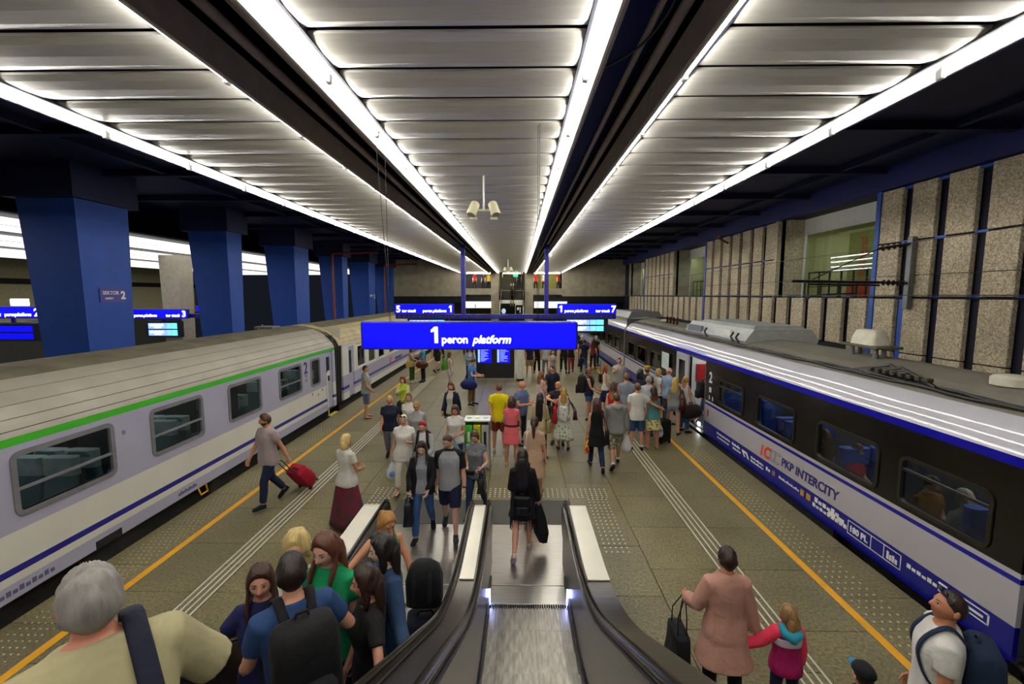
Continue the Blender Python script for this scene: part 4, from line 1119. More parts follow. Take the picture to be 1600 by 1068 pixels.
for i, (c, n) in enumerate((('#3fae3a', 'green'), ('#c3c21e', 'yellow'), ('#a5a49c', 'grey'))):
    x = -1.15 + .19 * i
    d = MB(); d.bbox(x - .085, x + .085, 10.19, 10.58, .08, 1.1, .01)
    bo = d.build('bin', mat(n + ' bin', c, .45), cb_, label=n + ' bin')
    MB().tube([(x, 10.4, 1.219), (x, 10.4, 1.225)], .06, 14, caps='flat').build('opening', mat(n + ' rim', c, .45), tpo)
    MB().bbox(x - .03, x + .03, 10.18, 10.19, .5 if i else .7, .95, .004).build('label_plate', M_BLACK if i == 2 else mat('pale label', '#e8f0d8', .5), bo)

# ------------------------------------------------------------------ far end: mezzanine, escalators, lower hall
FY = 43.0
fw = MB()
fw.box(-13, -5.3, FY, FY + .5, 4.0, 7.5); fw.box(4.15, 10.4, FY, FY + .5, 4.0, 7.5)
fw.box(-5.3, -2.6, FY, FY + .4, 4.15, 4.75); fw.box(1.4, 4.15, FY, FY + .4, 4.15, 4.75)
fw.box(-5.3, 4.15, FY, FY + .5, 6.28, 7.2)
for x0, x1 in ((-2.6, -1.85), (.62, 1.4)): fw.box(x0, x1, FY, FY + 1, 0, 6.3)
fwall = fw.build('wall_end', M_CONC, kind='structure')
MB().box(-13, 10.4, FY + .05, FY + .4, 3.4, 4.05).build('wall_dark_band', M_BLACK, fwall)  # black band standing in for the shaded gap below the parapet
MB().box(-13, -5.0, FY + 1, FY + 1.2, -1, 4).build('wall_dark', M_BLACK, fwall); MB().box(4.6, 10.4, FY + 1, FY + 1.2, -1, 4).build('wall_dark', M_BLACK, fwall)
MB().box(-5.4, 4.2, FY + 7, FY + 7.2, 0, 7).build('shop_back_wall', mat('olive shop wall', '#6f6a3c', .7), fwall)
MB().box(-5.4, -2.6, FY + 3, FY + 3.1, 4.7, 6.3).build('shop_window', mat('grey shop wall', '#54555a', .6), fwall)
MB().box(1.4, 4.2, FY + 3, FY + 3.1, 4.7, 6.3).build('shop_window', mat('olive shop window', '#a5a048', .6), fwall)
MB().box(-5.3, 4.1, FY + .5, FY + 7, 4.5, 4.6).build('mezzanine_floor', M_CONC, fwall)
ml = MB(); ml.box(-5, -2.7, FY + .6, FY + .7, 6.15, 6.22); ml.box(1.5, 4, FY + .6, FY + .7, 6.15, 6.22); ml.box(-1.4, .2, FY + .6, FY + .75, 6.15, 6.2); ml.box(-1.4, .2, FY + 4, FY + 4.2, 6.6, 6.65)
ml.build('mezzanine_lamp', emit('mezzanine lamp', (1, .96, .82), 40.0), fwall)
lh = MB(); lh.box(-5.2, -2.6, FY - .1, FY, 2.9, 3.5); lh.box(1.5, 4.6, FY - .1, FY, 2.9, 3.5)
lho = lh.build('lower_hall_lamp', emit('white lower hall light', (1, .98, .9), 1.1), fwall)
text('1', .5, M_SIGNB, (-4.2, FY - .11, 2.95), '-y', fwall, .02)
tvf = thing('advert_screen', 'dark advertising screen in a white frame below the far escalators', 'screen', (-.6, 41.5, 2))
MB().bbox(-1.75, .5, 41.5, 41.7, 2.0, 3.65, .02).build('frame', M_WHITE, tvf)
MB().box(-1.65, -.3, 41.48, 41.5, 2.2, 3.35).build('screen', mat('black screen', '#060805', .15), tvf)
MB().box(-.25, .4, 41.48, 41.5, 2.2, 3.2).build('screen', mat('black screen', '#060805', .15), tvf)
MB().ball((-1.35, 41.47, 2.65), (.2, .02, .24), 14, 8).build('picture', emit('pale planet picture', (.35, .5, .55), .8), tvf)
pb = MB(); pb.box(-.12, .05, 41.47, 41.48, 2.75, 3.0); pb.box(.12, .2, 41.47, 41.48, 2.5, 3.0); pb.build('picture', M_WHITE, tvf)
for x, n in ((-1.15, 'dark far escalator on the left between the concrete pillars, empty steps'), (-.02, 'far escalator on the right between the concrete pillars, people on it')):
    e = thing('escalator', n, 'escalator', (x, FY, 2))
    sb = None
    for k in range(13):
        b = (41.6 + .32 * k, 3.4 + .19 * k)
        if sb is None: sb = MB().box(x - .38, x + .38, 0, .4, -.19, 0).build('step', mat('dark far step', '#33312d', .6), e); sb.location = (0, b[0], b[1]); q0 = b
        else: inst(sb, e, (0, b[0] - q0[0], b[1] - q0[1]))
    for s in (-1, 1):
        w = MB(); w.prism([(41.4, 3.1), (41.4, 4.0), (45.6, 6.3), (46.4, 6.3), (46.4, 5.4)], 0, x + s * .45 - .05, x + s * .45 + .05)
        w.build('balustrade', mat('brassy steel', '#b7a45c', .25, .9), e)
        MB().tube([(x + s * .45, 41.3, 3.7), (x + s * .45, 41.4, 4.05), (x + s * .45, 45.6, 6.35), (x + s * .45, 46.5, 6.35)], .05, 6).build('handrail', M_RUB, e, smooth=True)
# ------------------------------------------------------------------ people: generator
def sstep(a, b, x):
    t = np.clip((np.asarray(x, float) - a) / (b - a), 0, 1); return t * t * (3 - 2 * t)
CL = {}
def cloth(spec):
    """'#hex' plain cloth; 'stripe:a:b:scale', 'plaid:a:b:scale', 'floral:a:b:scale', 'camo:a:b:scale', 'patch:a:b:scale', 'denim:#hex', 'leather:#hex'"""
    if spec in CL: return CL[spec]
    m, t, b = nt('cloth ' + spec.replace('#', '').replace(':', ' '))
    p = spec.split(':')
    tc = node(t, 'ShaderNodeTexCoord')
    V = tc.outputs['Object']
    def scaled(src, k):
        sc = node(t, 'ShaderNodeVectorMath', operation='SCALE'); link(t, src, sc.inputs[0]); sc.inputs['Scale'].default_value = k; return sc.outputs[0]
    def mixc(fac, a, c):
        mx = node(t, 'ShaderNodeMix', data_type='RGBA'); link(t, fac, mx.inputs['Factor'])
        mx.inputs['A'].default_value = (*[v * .82 for v in lin(a)], 1); mx.inputs['B'].default_value = (*[v * .82 for v in lin(c)], 1); return mx.outputs['Result']
    def step(src, th):
        g = node(t, 'ShaderNodeMath', operation='GREATER_THAN'); g.inputs[1].default_value = th; link(t, src, g.inputs[0]); return g.outputs[0]
    kind = p[0] if not p[0].startswith('#') else ''
    rough, nscale = .8, 9.0
    if kind in ('stripe', 'plaid'):
        k = float(p[3]); w = node(t, 'ShaderNodeTexWave', wave_type='BANDS', bands_direction='Z', i_Scale=k); link(t, V, w.inputs['Vector'])
        f = step(w.outputs['Fac'], .5)
        if kind == 'plaid':
            w2 = node(t, 'ShaderNodeTexWave', wave_type='BANDS', bands_direction='DIAGONAL' if 0 else 'X', i_Scale=k); link(t, V, w2.inputs['Vector'])
            ad = node(t, 'ShaderNodeMath', operation='ADD'); link(t, f, ad.inputs[0]); link(t, step(w2.outputs['Fac'], .5), ad.inputs[1])
            h = node(t, 'ShaderNodeMath', operation='MULTIPLY'); h.inputs[1].default_value = .5; link(t, ad.outputs[0], h.inputs[0]); f = h.outputs[0]
        col = mixc(f, p[1], p[2])
    elif kind in ('floral', 'patch', 'camo'):
        k = float(p[3])
        if kind == 'camo':
            n = node(t, 'ShaderNodeTexNoise', i_Scale=k, i_Detail=2.0); link(t, V, n.inputs['Vector']); f = step(n.outputs['Fac'], .5)
        elif kind == 'patch':
            n = node(t, 'ShaderNodeTexVoronoi', i_Scale=k); link(t, V, n.inputs['Vector'])
            sp = node(t, 'ShaderNodeSeparateColor'); link(t, n.outputs['Color'], sp.inputs[0]); f = sp.outputs[0]
        else:
            n = node(t, 'ShaderNodeTexVoronoi', i_Scale=k); link(t, V, n.inputs['Vector']); f = step(n.outputs['Distance'], .32)
            iv = node(t, 'ShaderNodeMath', operation='SUBTRACT'); iv.inputs[0].default_value = 1.0; link(t, f, iv.inputs[1]); f = iv.outputs[0]
        col = mixc(f, p[1], p[2])
    else:
        c = p[-1]
        n = node(t, 'ShaderNodeTexNoise', i_Scale=nscale if kind != 'denim' else 5.0, i_Detail=5.0); link(t, V, n.inputs['Vector'])
        lc = [v * (.62 if kind == 'denim' else .80) for v in lin(c)]; r = 1.18 if kind != 'denim' else 1.5
        mx = node(t, 'ShaderNodeMix', data_type='RGBA'); link(t, n.outputs['Fac'], mx.inputs['Factor'])
        mx.inputs['A'].default_value = (*[v / r for v in lc], 1); mx.inputs['B'].default_value = (*[min(1, v * r) for v in lc], 1); col = mx.outputs['Result']
        if kind == 'leather': rough = .38
    link(t, col, b.inputs['Base Color'])
    b.inputs['Roughness'].default_value = rough; b.inputs['Specular IOR Level'].default_value = .25
    b.inputs['Sheen Weight'].default_value = .02 if kind != 'leather' else 0
    w = node(t, 'ShaderNodeTexNoise', i_Scale=7.0, i_Detail=3.0, i_Distortion=.8); link(t, V, w.inputs['Vector'])
    bp = node(t, 'ShaderNodeBump', i_Strength=.55, i_Distance=.03); link(t, w.outputs['Fac'], bp.inputs['Height']); link(t, bp.outputs[0], b.inputs['Normal'])
    CL[spec] = m
    return m
def skin_mat(c):
    k = 'skin ' + c
    if k in MATS: return MATS[k]
    m, t, b = nt(k.replace('#', '')); l = lin(c)
    tc = node(t, 'ShaderNodeTexCoord'); n = node(t, 'ShaderNodeTexNoise', i_Scale=14.0, i_Detail=4.0); link(t, tc.outputs['Object'], n.inputs['Vector'])
    mx = node(t, 'ShaderNodeMix', data_type='RGBA'); link(t, n.outputs['Fac'], mx.inputs['Factor'])
    mx.inputs['A'].default_value = (l[0] * .84, l[1] * .80, l[2] * .80, 1); mx.inputs['B'].default_value = (l[0] * .96, l[1] * 1.02, l[2] * 1.08, 1)
    link(t, mx.outputs['Result'], b.inputs['Base Color']); b.inputs['Roughness'].default_value = .48
    MATS[k] = m; return m
def hair_mat(c):
    k = 'hair ' + c
    if k in MATS: return MATS[k]
    m, t, b = nt(k.replace('#', '').replace('>', ' ')); cs = c.split('>')
    tc = node(t, 'ShaderNodeTexCoord'); mp = node(t, 'ShaderNodeMapping'); mp.inputs['Scale'].default_value = (46, 46, 5); link(t, tc.outputs['Object'], mp.inputs['Vector'])
    n = node(t, 'ShaderNodeTexNoise', i_Scale=1.0, i_Detail=4.0); link(t, mp.outputs[0], n.inputs['Vector'])
    l = lin(cs[0])
    mx = node(t, 'ShaderNodeMix', data_type='RGBA'); link(t, n.outputs['Fac'], mx.inputs['Factor'])
    mx.inputs['A'].default_value = (*[v * .45 for v in l], 1); mx.inputs['B'].default_value = (*[min(1, v * 1.5) for v in l], 1)
    col = mx.outputs['Result']
    if len(cs) > 1:     # dyed tips, by height on the figure
        sx = node(t, 'ShaderNodeSeparateXYZ'); link(t, tc.outputs['Object'], sx.inputs[0])
        mr = node(t, 'ShaderNodeMapRange'); mr.inputs['From Min'].default_value = 1.3; mr.inputs['From Max'].default_value = 1.48; link(t, sx.outputs['Z'], mr.inputs['Value'])
        m3 = node(t, 'ShaderNodeMix', data_type='RGBA'); link(t, mr.outputs[0], m3.inputs['Factor']); m3.inputs['A'].default_value = (*lin(cs[1]), 1); link(t, col, m3.inputs['B']); col = m3.outputs['Result']
    link(t, col, b.inputs['Base Color']); b.inputs['Roughness'].default_value = .42
    bp = node(t, 'ShaderNodeBump', i_Strength=.7, i_Distance=.01); link(t, n.outputs['Fac'], bp.inputs['Height']); link(t, bp.outputs[0], b.inputs['Normal'])
    MATS[k] = m; return m
M_LIP = mat('lips', '#a8574f', .45); M_EYE = mat('eye white', '#e9e6e0', .25); M_IRIS = mat('dark iris', '#2a1d14', .2)

TB = {  # torso table: z, half width, half depth, y of centre (1.75 m figure)
 'm': np.array([(.80, .150, .105, .012), (.88, .168, .118, .008), (.95, .168, .116, .004), (1.05, .155, .108, 0), (1.14, .152, .104, -.004), (1.26, .166, .112, -.006), (1.34, .178, .113, -.002), (1.405, .168, .097, .008), (1.45, .128, .080, .018), (1.485, .088, .066, .018), (1.51, .066, .058, .016)]),
 'f': np.array([(.80, .158, .110, .014), (.88, .172, .124, .012), (.95, .166, .114, .006), (1.05, .138, .096, 0), (1.12, .126, .088, -.002), (1.22, .140, .108, -.016), (1.30, .148, .116, -.020), (1.36, .150, .092, .0), (1.41, .142, .080, .010), (1.45, .105, .068, .018), (1.485, .072, .056, .018), (1.51, .056, .050, .016)])}
def sring(hw, hd, cy, z, n=18, e=2.4, a0=0.0):
    a = np.linspace(0, 2 * math.pi, n, endpoint=False) + a0
    c, s = np.cos(a), np.sin(a)
    return np.stack([hw * np.sign(c) * np.abs(c) ** (2 / e), cy + hd * np.sign(s) * np.abs(s) ** (2 / e), np.full(n, z)], 1)
HEADC = {}
def head_grid(na, ne, fem):
    k = (na, ne, fem)
    if k in HEADC: return HEADC[k]
    t = np.linspace(0, 2 * math.pi, na, endpoint=False); az = t - .42 * np.sin(t)
    el = np.linspace(-math.pi / 2, math.pi / 2, ne + 1)[1:-1]
    A, E = np.meshgrid(az, el)
    ux, uy, uz = np.sin(A) * np.cos(E), -np.cos(A) * np.cos(E), np.sin(E)
    jaw = sstep(.05, .95, -uz)
    x = .0765 * ux * (1 - (.30 if fem else .22) * jaw); z = .117 * uz
    y = np.where(uy > 0, .098 * uy * (1 - .42 * sstep(.0, .9, -uz)), .094 * uy * (1 - .06 * jaw))
    fr = sstep(.15, .6, -uy)
    g = lambda v, c, s: np.exp(-((v - c) / s) ** 2)
    nose = np.where(z > -.028, .024 * sstep(.022, -.026, z), .024 * sstep(-.046, -.03, z)) * np.exp(-(x / (.010 + .006 * sstep(0, -.03, z))) ** 2)
    d = nose + .005 * g(np.abs(x), .026, .018) * g(z, .025, .009) - .010 * g(np.abs(x), .031, .014) * g(z, .004, .011)
    d += .006 * g(x, 0, .024) * g(z, -.062, .011) - .004 * g(x, 0, .022) * g(z, -.062, .0035) + .008 * g(x, 0, .022) * g(z, -.102, .013)
    d += .004 * g(np.abs(x), .042, .018) * g(z, -.028, .02)
    y = y - fr * d
    HEADC[k] = (A, E, np.stack([x, y, z], -1), (ux, uy, uz)); return HEADC[k]
def grid_faces(na, nr):
    f = [(i * na + j, i * na + (j + 1) % na, (i + 1) * na + (j + 1) % na, (i + 1) * na + j) for i in range(nr - 1) for j in range(na)]
    f += [tuple(range(na - 1, -1, -1)), tuple(range((nr - 1) * na, nr * na))]
    return f
PENDING = []   # (object, voxel, smooth passes, extra mesh)
def remesh_later(ob, vox, it, extra=None): PENDING.append((ob, vox, it, extra))
def flush_remesh():
    for ob, vox, it, extra in PENDING:
        r = ob.modifiers.new('r', 'REMESH'); r.mode = 'VOXEL'; r.voxel_size = vox; r.use_smooth_shade = True
        s = ob.modifiers.new('s', 'SMOOTH'); s.iterations = it; s.factor = .5
    dg = bpy.context.evaluated_depsgraph_get()
    for ob, vox, it, extra in PENDING:
        me = bpy.data.meshes.new_from_object(ob.evaluated_get(dg), preserve_all_data_layers=False, depsgraph=dg)
        old = ob.data; mats = list(old.materials)
        if extra is not None and extra.n:
            v = np.empty(len(me.vertices) * 3); me.vertices.foreach_get('co', v)
            F = [tuple(p.vertices) for p in me.polygons]; k = len(me.vertices)
            V = np.concatenate([v.reshape(-1, 3), extra.arr()])
            F2 = F + [tuple(i + k for i in f) for f in extra.F]
            me2 = bpy.data.meshes.new(ob.name); me2.from_pydata(V.tolist(), [], F2)
            for m in mats: me2.materials.append(m)
            me2.polygons.foreach_set('material_index', [0] * len(F) + extra.M)
            me2.polygons.foreach_set('use_smooth', [True] * len(F2)); me2.update(); fixn(me2)
            bpy.data.meshes.remove(me); me = me2
        else: me.polygons.foreach_set('use_smooth', [True] * len(me.polygons))
        if extra is None or not extra.n:
            me.materials.clear()
            for m in mats: me.materials.append(m)
        ob.modifiers.clear(); ob.data = me
        me.name = ob.name
        bpy.data.meshes.remove(old)
    PENDING.clear()

POSES = {  # arms (upper fwd, upper out, fore fwd, fore out), legs (thigh fwd, out, shin fwd, out)
 'stand': dict(aL=(2, 9, 14, 4), aR=(4, 9, 16, 4), lL=(2, 4, -1, 2), lR=(0, 4, -3, 3)),
 'walkL': dict(aL=(-20, 8, -4, 5), aR=(18, 7, 34, 0), lL=(24, 2, 6, 1), lR=(-14, 2, -38, 2)),
 'walkR': dict(aL=(18, 7, 34, 0), aR=(-20, 8, -4, 5), lL=(-14, 2, -38, 2), lR=(24, 2, 6, 1)),
 'sit': dict(aL=(12, 8, 70, -12), aR=(12, 8, 70, -12), lL=(82, 8, 0, 3), lR=(82, 8, 0, 3))}
def person(label, X, Y, h=1.7, rot=0, sex='f', z=0.0, skin='#d6a184', hair=('short', '#2b1b12'), top=None, bot=None, shoes='#2a2a2a', pose='stand',
           aL=None, aR=None, lL=None, lR=None, lean=0, head=(0, 0), vox=.021, w=1.0, grip=(25, 25), beard=None, glasses=None, hat=None, group=None, under=None, fat=1.0, name='person'):
    s = h / 1.75
    P = dict(POSES[pose])
    for k_, v_ in (('aL', aL), ('aR', aR), ('lL', lL), ('lR', lR)):
        if v_: P[k_] = v_
    tb = TB[sex]
    hi = vox < .017
    ln = math.radians(lean); cl, sl = math.cos(ln), math.sin(ln); zp = .93
    def T(p):
        p = np.array(p, float).reshape(-1, 3).copy(); u = p[:, 2] > zp
        y, z_ = p[u, 1].copy(), p[u, 2] - zp
        p[u, 1] = y * cl - z_ * sl; p[u, 2] = zp + z_ * cl + y * sl * .5
        return p
    def D(fl, ab, sd):
        f, a = math.radians(fl), math.radians(ab)
        return np.array((sd * math.sin(a), -math.sin(f) * math.cos(a), -math.cos(f) * math.cos(a)))
    fem = sex == 'f'
    def tr(z_):
        r = [np.interp(z_, tb[:, 0], tb[:, i]) for i in (1, 2, 3)]
        return r[0] * w, r[1] * (w if fat == 1 else w * (1 + (fat - 1) * math.exp(-((z_ - 1.08) / .16) ** 2))), r[2] - (fat - 1) * .06 * math.exp(-((z_ - 1.08) / .16) ** 2)
    J = {}
    sw = (.140 if fem else .166) * w
    for sd, n_ in ((1, 'L'), (-1, 'R')):
        a = P['a' + n_]; l = P['l' + n_]
        sh = T((sd * sw, .012, 1.405))[0]
        el = sh + D(a[0], a[1], sd) * .295; wr = el + D(a[2], a[3], sd) * .25
        hp = np.array((sd * .088, .005, .90)); kn = hp + D(l[0], l[1], sd) * .415; an = kn + D(l[2], l[3], sd) * .40
        J[n_] = dict(sh=sh, el=el, wr=wr, hp=hp, kn=kn, an=an, f=D(a[2], a[3], sd), t=D(a[2] + 90, a[3] * .2, sd), sh_f=l[2], sd=sd)
    # head frame
    piv = T((0, .014, 1.525))[0]
    yaw, pit = math.radians(head[0]), math.radians(head[1])
    Rz = np.array(((math.cos(yaw), -math.sin(yaw), 0), (math.sin(yaw), math.cos(yaw), 0), (0, 0, 1)))
    Rx = np.array(((1, 0, 0), (0, math.cos(pit), -math.sin(pit)), (0, math.sin(pit), math.cos(pit))))
    RH = Rz @ Rx
    hc = piv + RH @ np.array((0, -.018, .108))
    def H(p): return np.asarray(p, float).reshape(-1, 3) @ RH.T + hc
    # body
    B = MB()
    zz = np.linspace(.80, 1.505, 12)
    B.loft([T(sring(*tr(z_), z_, 16)) for z_ in zz])
    B.tube([T((0, .016, 1.44))[0], T((0, .014, 1.50))[0], piv + (RH @ np.array((0, .0, .03))), hc + RH @ np.array((0, .012, -.03))], [.066, .054 if fem else .06, .05 if fem else .057, .05 if fem else .056], 12)
    am = (.86 if fem else 1.0) * (.5 + .5 * w); lm = (1.0 if fem else .98) * (.5 + .5 * w)
    E = MB()
    foot = {}
    for n_ in 'LR':
        j = J[n_]; sd = j['sd']
        B.tube([j['sh'] - (sd * .05, 0, -.005), j['sh'], (j['sh'] * .55 + j['el'] * .45), j['el'], j['el'] * .65 + j['wr'] * .35, j['wr'], j['wr'] + j['f'] * .02], [.050 * am, .056 * am, .048 * am, .040 * am, .043 * am, .029 * am, .027 * am], 10)
        B.tube([j['hp'] + (0, 0, .06), j['hp'], j['hp'] * .5 + j['kn'] * .5, j['kn'], j['kn'] * .68 + j['an'] * .32 + (0, .012, 0), j['an'], j['an'] - (0, 0, .03)], [.085 * lm, .092 * lm, .075 * lm, .056 * lm, .058 * lm, .037 * lm, .036 * lm], 12)
        # hand: palm and five fingers
        f = j['f'] / np.linalg.norm(j['f']); t = j['t'] - f * np.dot(j['t'], f); t /= np.linalg.norm(t)
        n = np.cross(f, t); n /= np.linalg.norm(n)
        if np.dot(n, (-sd, 0, 0)) < 0 and abs(n[0]) > .2: n = -n
        hs = .92 if fem else 1.0
        def pr(o, a, b): 
            q = np.linspace(0, 2 * math.pi, 8, endpoint=False)
            return j['wr'] + f * o + np.cos(q)[:, None] * t * a + np.sin(q)[:, None] * n * b
        E.loft([pr(-.015, .027 * am, .022 * am), pr(.02, .032 * hs, .018), pr(.055, .041 * hs, .016), pr(.088 * hs, .040 * hs, .012), pr(.095 * hs, .036 * hs, .008)])
        g0 = grip[0 if n_ == 'L' else 1]
        ns = 6 if hi else 5
        for q, (o, L_) in enumerate(((.030, .068), (.010, .078), (-.011, .072), (-.031, .056))):
            p0 = j['wr'] + (f * .086 + t * o) * hs; pts = [p0 - f * .012]; a_ = 0
            for k_, seg in enumerate((.45, .31, .24)):
                a_ += math.radians(g0 * (.7, 1.1, .8)[k_])
                if k_ == 0: pts.append(p0)
                pts.append(pts[-1] + (f * math.cos(a_) + n * math.sin(a_)) * L_ * seg * hs)
            E.tube(pts, [.0085, .0088, .0080, .0072, .0055], ns, up=t)
        p0 = j['wr'] + (f * .022 + t * .026) * hs
        d1 = f * .62 + t * .68 + n * .3; d2 = f * .85 + t * .25 + n * .45
        E.tube([p0, p0 + d1 * .036 * hs, p0 + d1 * .036 * hs + d2 * .028 * hs, p0 + d1 * .036 * hs + d2 * .05 * hs], [.012, .0105, .009, .006], ns, up=n)
        j['hand'] = j['wr'] + f * .085 + n * .022
        # foot frame
        p_ = 0.0
        if j['sh_f'] < -15: p_ = math.radians(min(58, (-j['sh_f'] - 12) * 1.5))
        elif j['sh_f'] > 4: p_ = -math.radians(min(18, j['sh_f'] * 1.4))
        yw = math.radians(7 * sd)
        u = np.array((math.sin(yw), -math.cos(yw) * math.cos(p_), -math.sin(p_))); v = np.array((0, -math.sin(p_), math.cos(p_))); ww = np.cross(u, v)
        foot[n_] = (j['an'], u, v / np.linalg.norm(v), ww / np.linalg.norm(ww))
    # soles decide where the figure stands
    fz = []
    for an, u, v, ww in foot.values():
        for o in (-.055, .19): fz.append((an + u * o - v * .085)[2])
    dz = -min(fz) if pose != 'sit' else 0
    hm = 48 if hi else (26 if vox < .024 else 20)
    A_, E_, hp_, un = head_grid(hm, hm * 3 // 4, fem)
    nr, na = A_.shape
    hk = 1.0 if h > 1.4 else 1.0 + (1.4 - h) * .9     # children have larger heads
    hv = hp_.reshape(-1, 3) * hk
    hf = grid_faces(na, nr)
    k0 = E.n
    E.add(H(hv), hf)
    mi = E.M; base = len(mi) - len(hf)
    for q, fc in enumerate(hf[:-2]):
        c = hv[list(fc)].mean(0) / hk
        if c[1] < -.06 and abs(c[0]) < .023 and abs(c[2] + .062) < .0085: mi[base + q] = 1
        if beard and c[1] < .02 and c[2] < -.045 + .25 * abs(c[0]) and not (abs(c[0]) < .02 and -.07 < c[2]): mi[base + q] = 4
    def surf(x, z_):
        d_ = (hv[:, 0] / hk - x) ** 2 + (hv[:, 2] / hk - z_) ** 2 + (hv[:, 1] > 0) * 9
        return hv[d_.argmin(), 1] / hk
    for sd in (-1, 1):
        ys_ = surf(sd * .031, .004)
        E.ball(H(np.array((sd * .031, ys_ + .0062, .003)) * hk)[0], (.0135 * hk, .0125 * hk, .0072 * hk), 8, 6, 2)
        E.ball(H(np.array((sd * .031, ys_ - .0035, .003)) * hk)[0], .0056 * hk, 6, 4, 3)
        E.tube(H(np.array([(sd * .017, ys_ - .001, .006), (sd * .031, ys_ - .0055, .0105), (sd * .045, ys_ + .002, .006)]) * hk), [.002, .0026, .002], 5, 3)
        E.tube(H(np.array([(sd * .015, surf(sd * .015, .03) - .001, .0295), (sd * .03, surf(sd * .03, .031) - .001, .0315), (sd * .046, surf(sd * .046, .026) + .001, .0265)]) * hk), [.003, .004, .002], 5, 4)
        ec = H(np.array((sd * .076, .012, -.004)) * hk)[0]
        er = [H(np.array((sd * (.074 + q * .012), .008 + q * .012, -.004)) * hk) + (sring(.001 + .017 * r_, .032 * r_, 0, 0, 8) @ np.array(((0, 1, 0), (0, 0, 1), (1, 0, 0.))) ) @ RH.T for q, r_ in ((0, .7), (.6, 1.0), (1, .75))]
        E.loft(er)
    if beard: pass
    mats = [skin_mat(skin), M_LIP, M_EYE, M_IRIS, hair_mat(hair[1].split('>')[0])]
    # under clothes the body keeps bare feet only for sandals
    if shoes.startswith('sandal'):
        for an, u, v, ww in foot.values():
            E.loft([np.array([an + u * o + ww * a * math.cos(q) + v * (-.085 + .012 + hh * (.5 + .5 * math.sin(q))) for q in np.linspace(0, 2 * math.pi, 10, endpoint=False)]) for o, a, hh in ((-.058, .02, .03), (-.04, .03, .07), (0, .034, .09), (.06, .036, .062), (.12, .042, .04), (.165, .036, .026), (.185, .02, .015))])
    sc = lambda mb: [q for q in mb.V]
    def fin(mb):
        mb.V = [(np.asarray(q, float) + (0, 0, dz)) * s for q in mb.V]; return mb
    fin(B); fin(E)
    ro = (0, 0, math.radians(rot))
    body = B.build(name, mats, None, (0, 0, 0), smooth=2)
    body.location = (X, Y, z); body.rotation_euler = ro
    tag(body, label, 'person', group)
    remesh_later(body, vox * s, 3, E)
    ORG[body.name] = (0, 0, 0)
    def part(mb, nm, m, rm=None, it=3, sm=2, lab=None):
        o = fin(mb).build(nm, m, body, smooth=sm)
        if rm: remesh_later(o, rm * s, it)
        if lab: o['label'] = lab
        return o
    # ---- garments
    def torso(off, z0, z1, n=18, flare=0.0, fz0=None, hem=None, nk=None):
        R = []
        for z_ in np.linspace(z0, z1, max(5, int((z1 - z0) / .06))):
            hw, hd, cy_ = tr(max(z_, .82))
            k_ = 0 if fz0 is None else np.clip((fz0 - z_) / (fz0 - z0 + 1e-9), 0, 1)
            R.append(sring(hw + off + flare * k_, hd + off + flare * k_ * .9, cy_, z_, n))
        return [T(r) for r in R]
    def sleeve(mb, n_, frac, off, flare=0.0):
        j = J[n_]; sd = j['sd']
        pts = [j['sh'] - (sd * .06, 0, -.008), j['sh'] + (sd * .004, 0, .004)]; rr = [.054 * am + off, .060 * am + off]
        if frac <= 1:
            pts += [j['sh'] + (j['el'] - j['sh']) * frac * q for q in (.55, 1)]; rr += [(.058) * am + off, (.052 - .010 * frac) * am + off + flare]
        else:
            q = frac - 1
            pts += [j['sh'] * .5 + j['el'] * .5, j['el'], j['el'] + (j['wr'] - j['el']) * q * .5, j['el'] + (j['wr'] - j['el']) * q]
            rr += [.054 * am + off, .046 * am + off, .042 * am + off, .032 * am + off + flare]
        mb.tube(pts, rr, 12, caps='flat')
    def legs(mb, frac, off, flare=0.0):
        for n_ in 'LR':
            j = J[n_]; pts = [j['hp'] + (0, 0, .07), j['hp'], (j['hp'] + j['kn']) / 2]; rr = [.088 * lm + off, .094 * lm + off, .080 * lm + off]
            if frac <= 1:
                pts = pts[:2] + [j['hp'] + (j['kn'] - j['hp']) * q * frac for q in (.5, 1)]; rr = rr[:2] + [.085 * lm + off + flare * .5, (.084 - .022 * frac) * lm + off + flare]
            else:
                q = frac - 1
                pts += [j['kn'], j['kn'] + (j['an'] - j['kn']) * q * .4 + (0, .008, 0), j['kn'] + (j['an'] - j['kn']) * q]; rr += [.062 * lm + off, .060 * lm + off, .042 * lm + off + flare]
            mb.tube(pts, rr, 12, caps='flat')
    gv = max(vox * .95, .013)
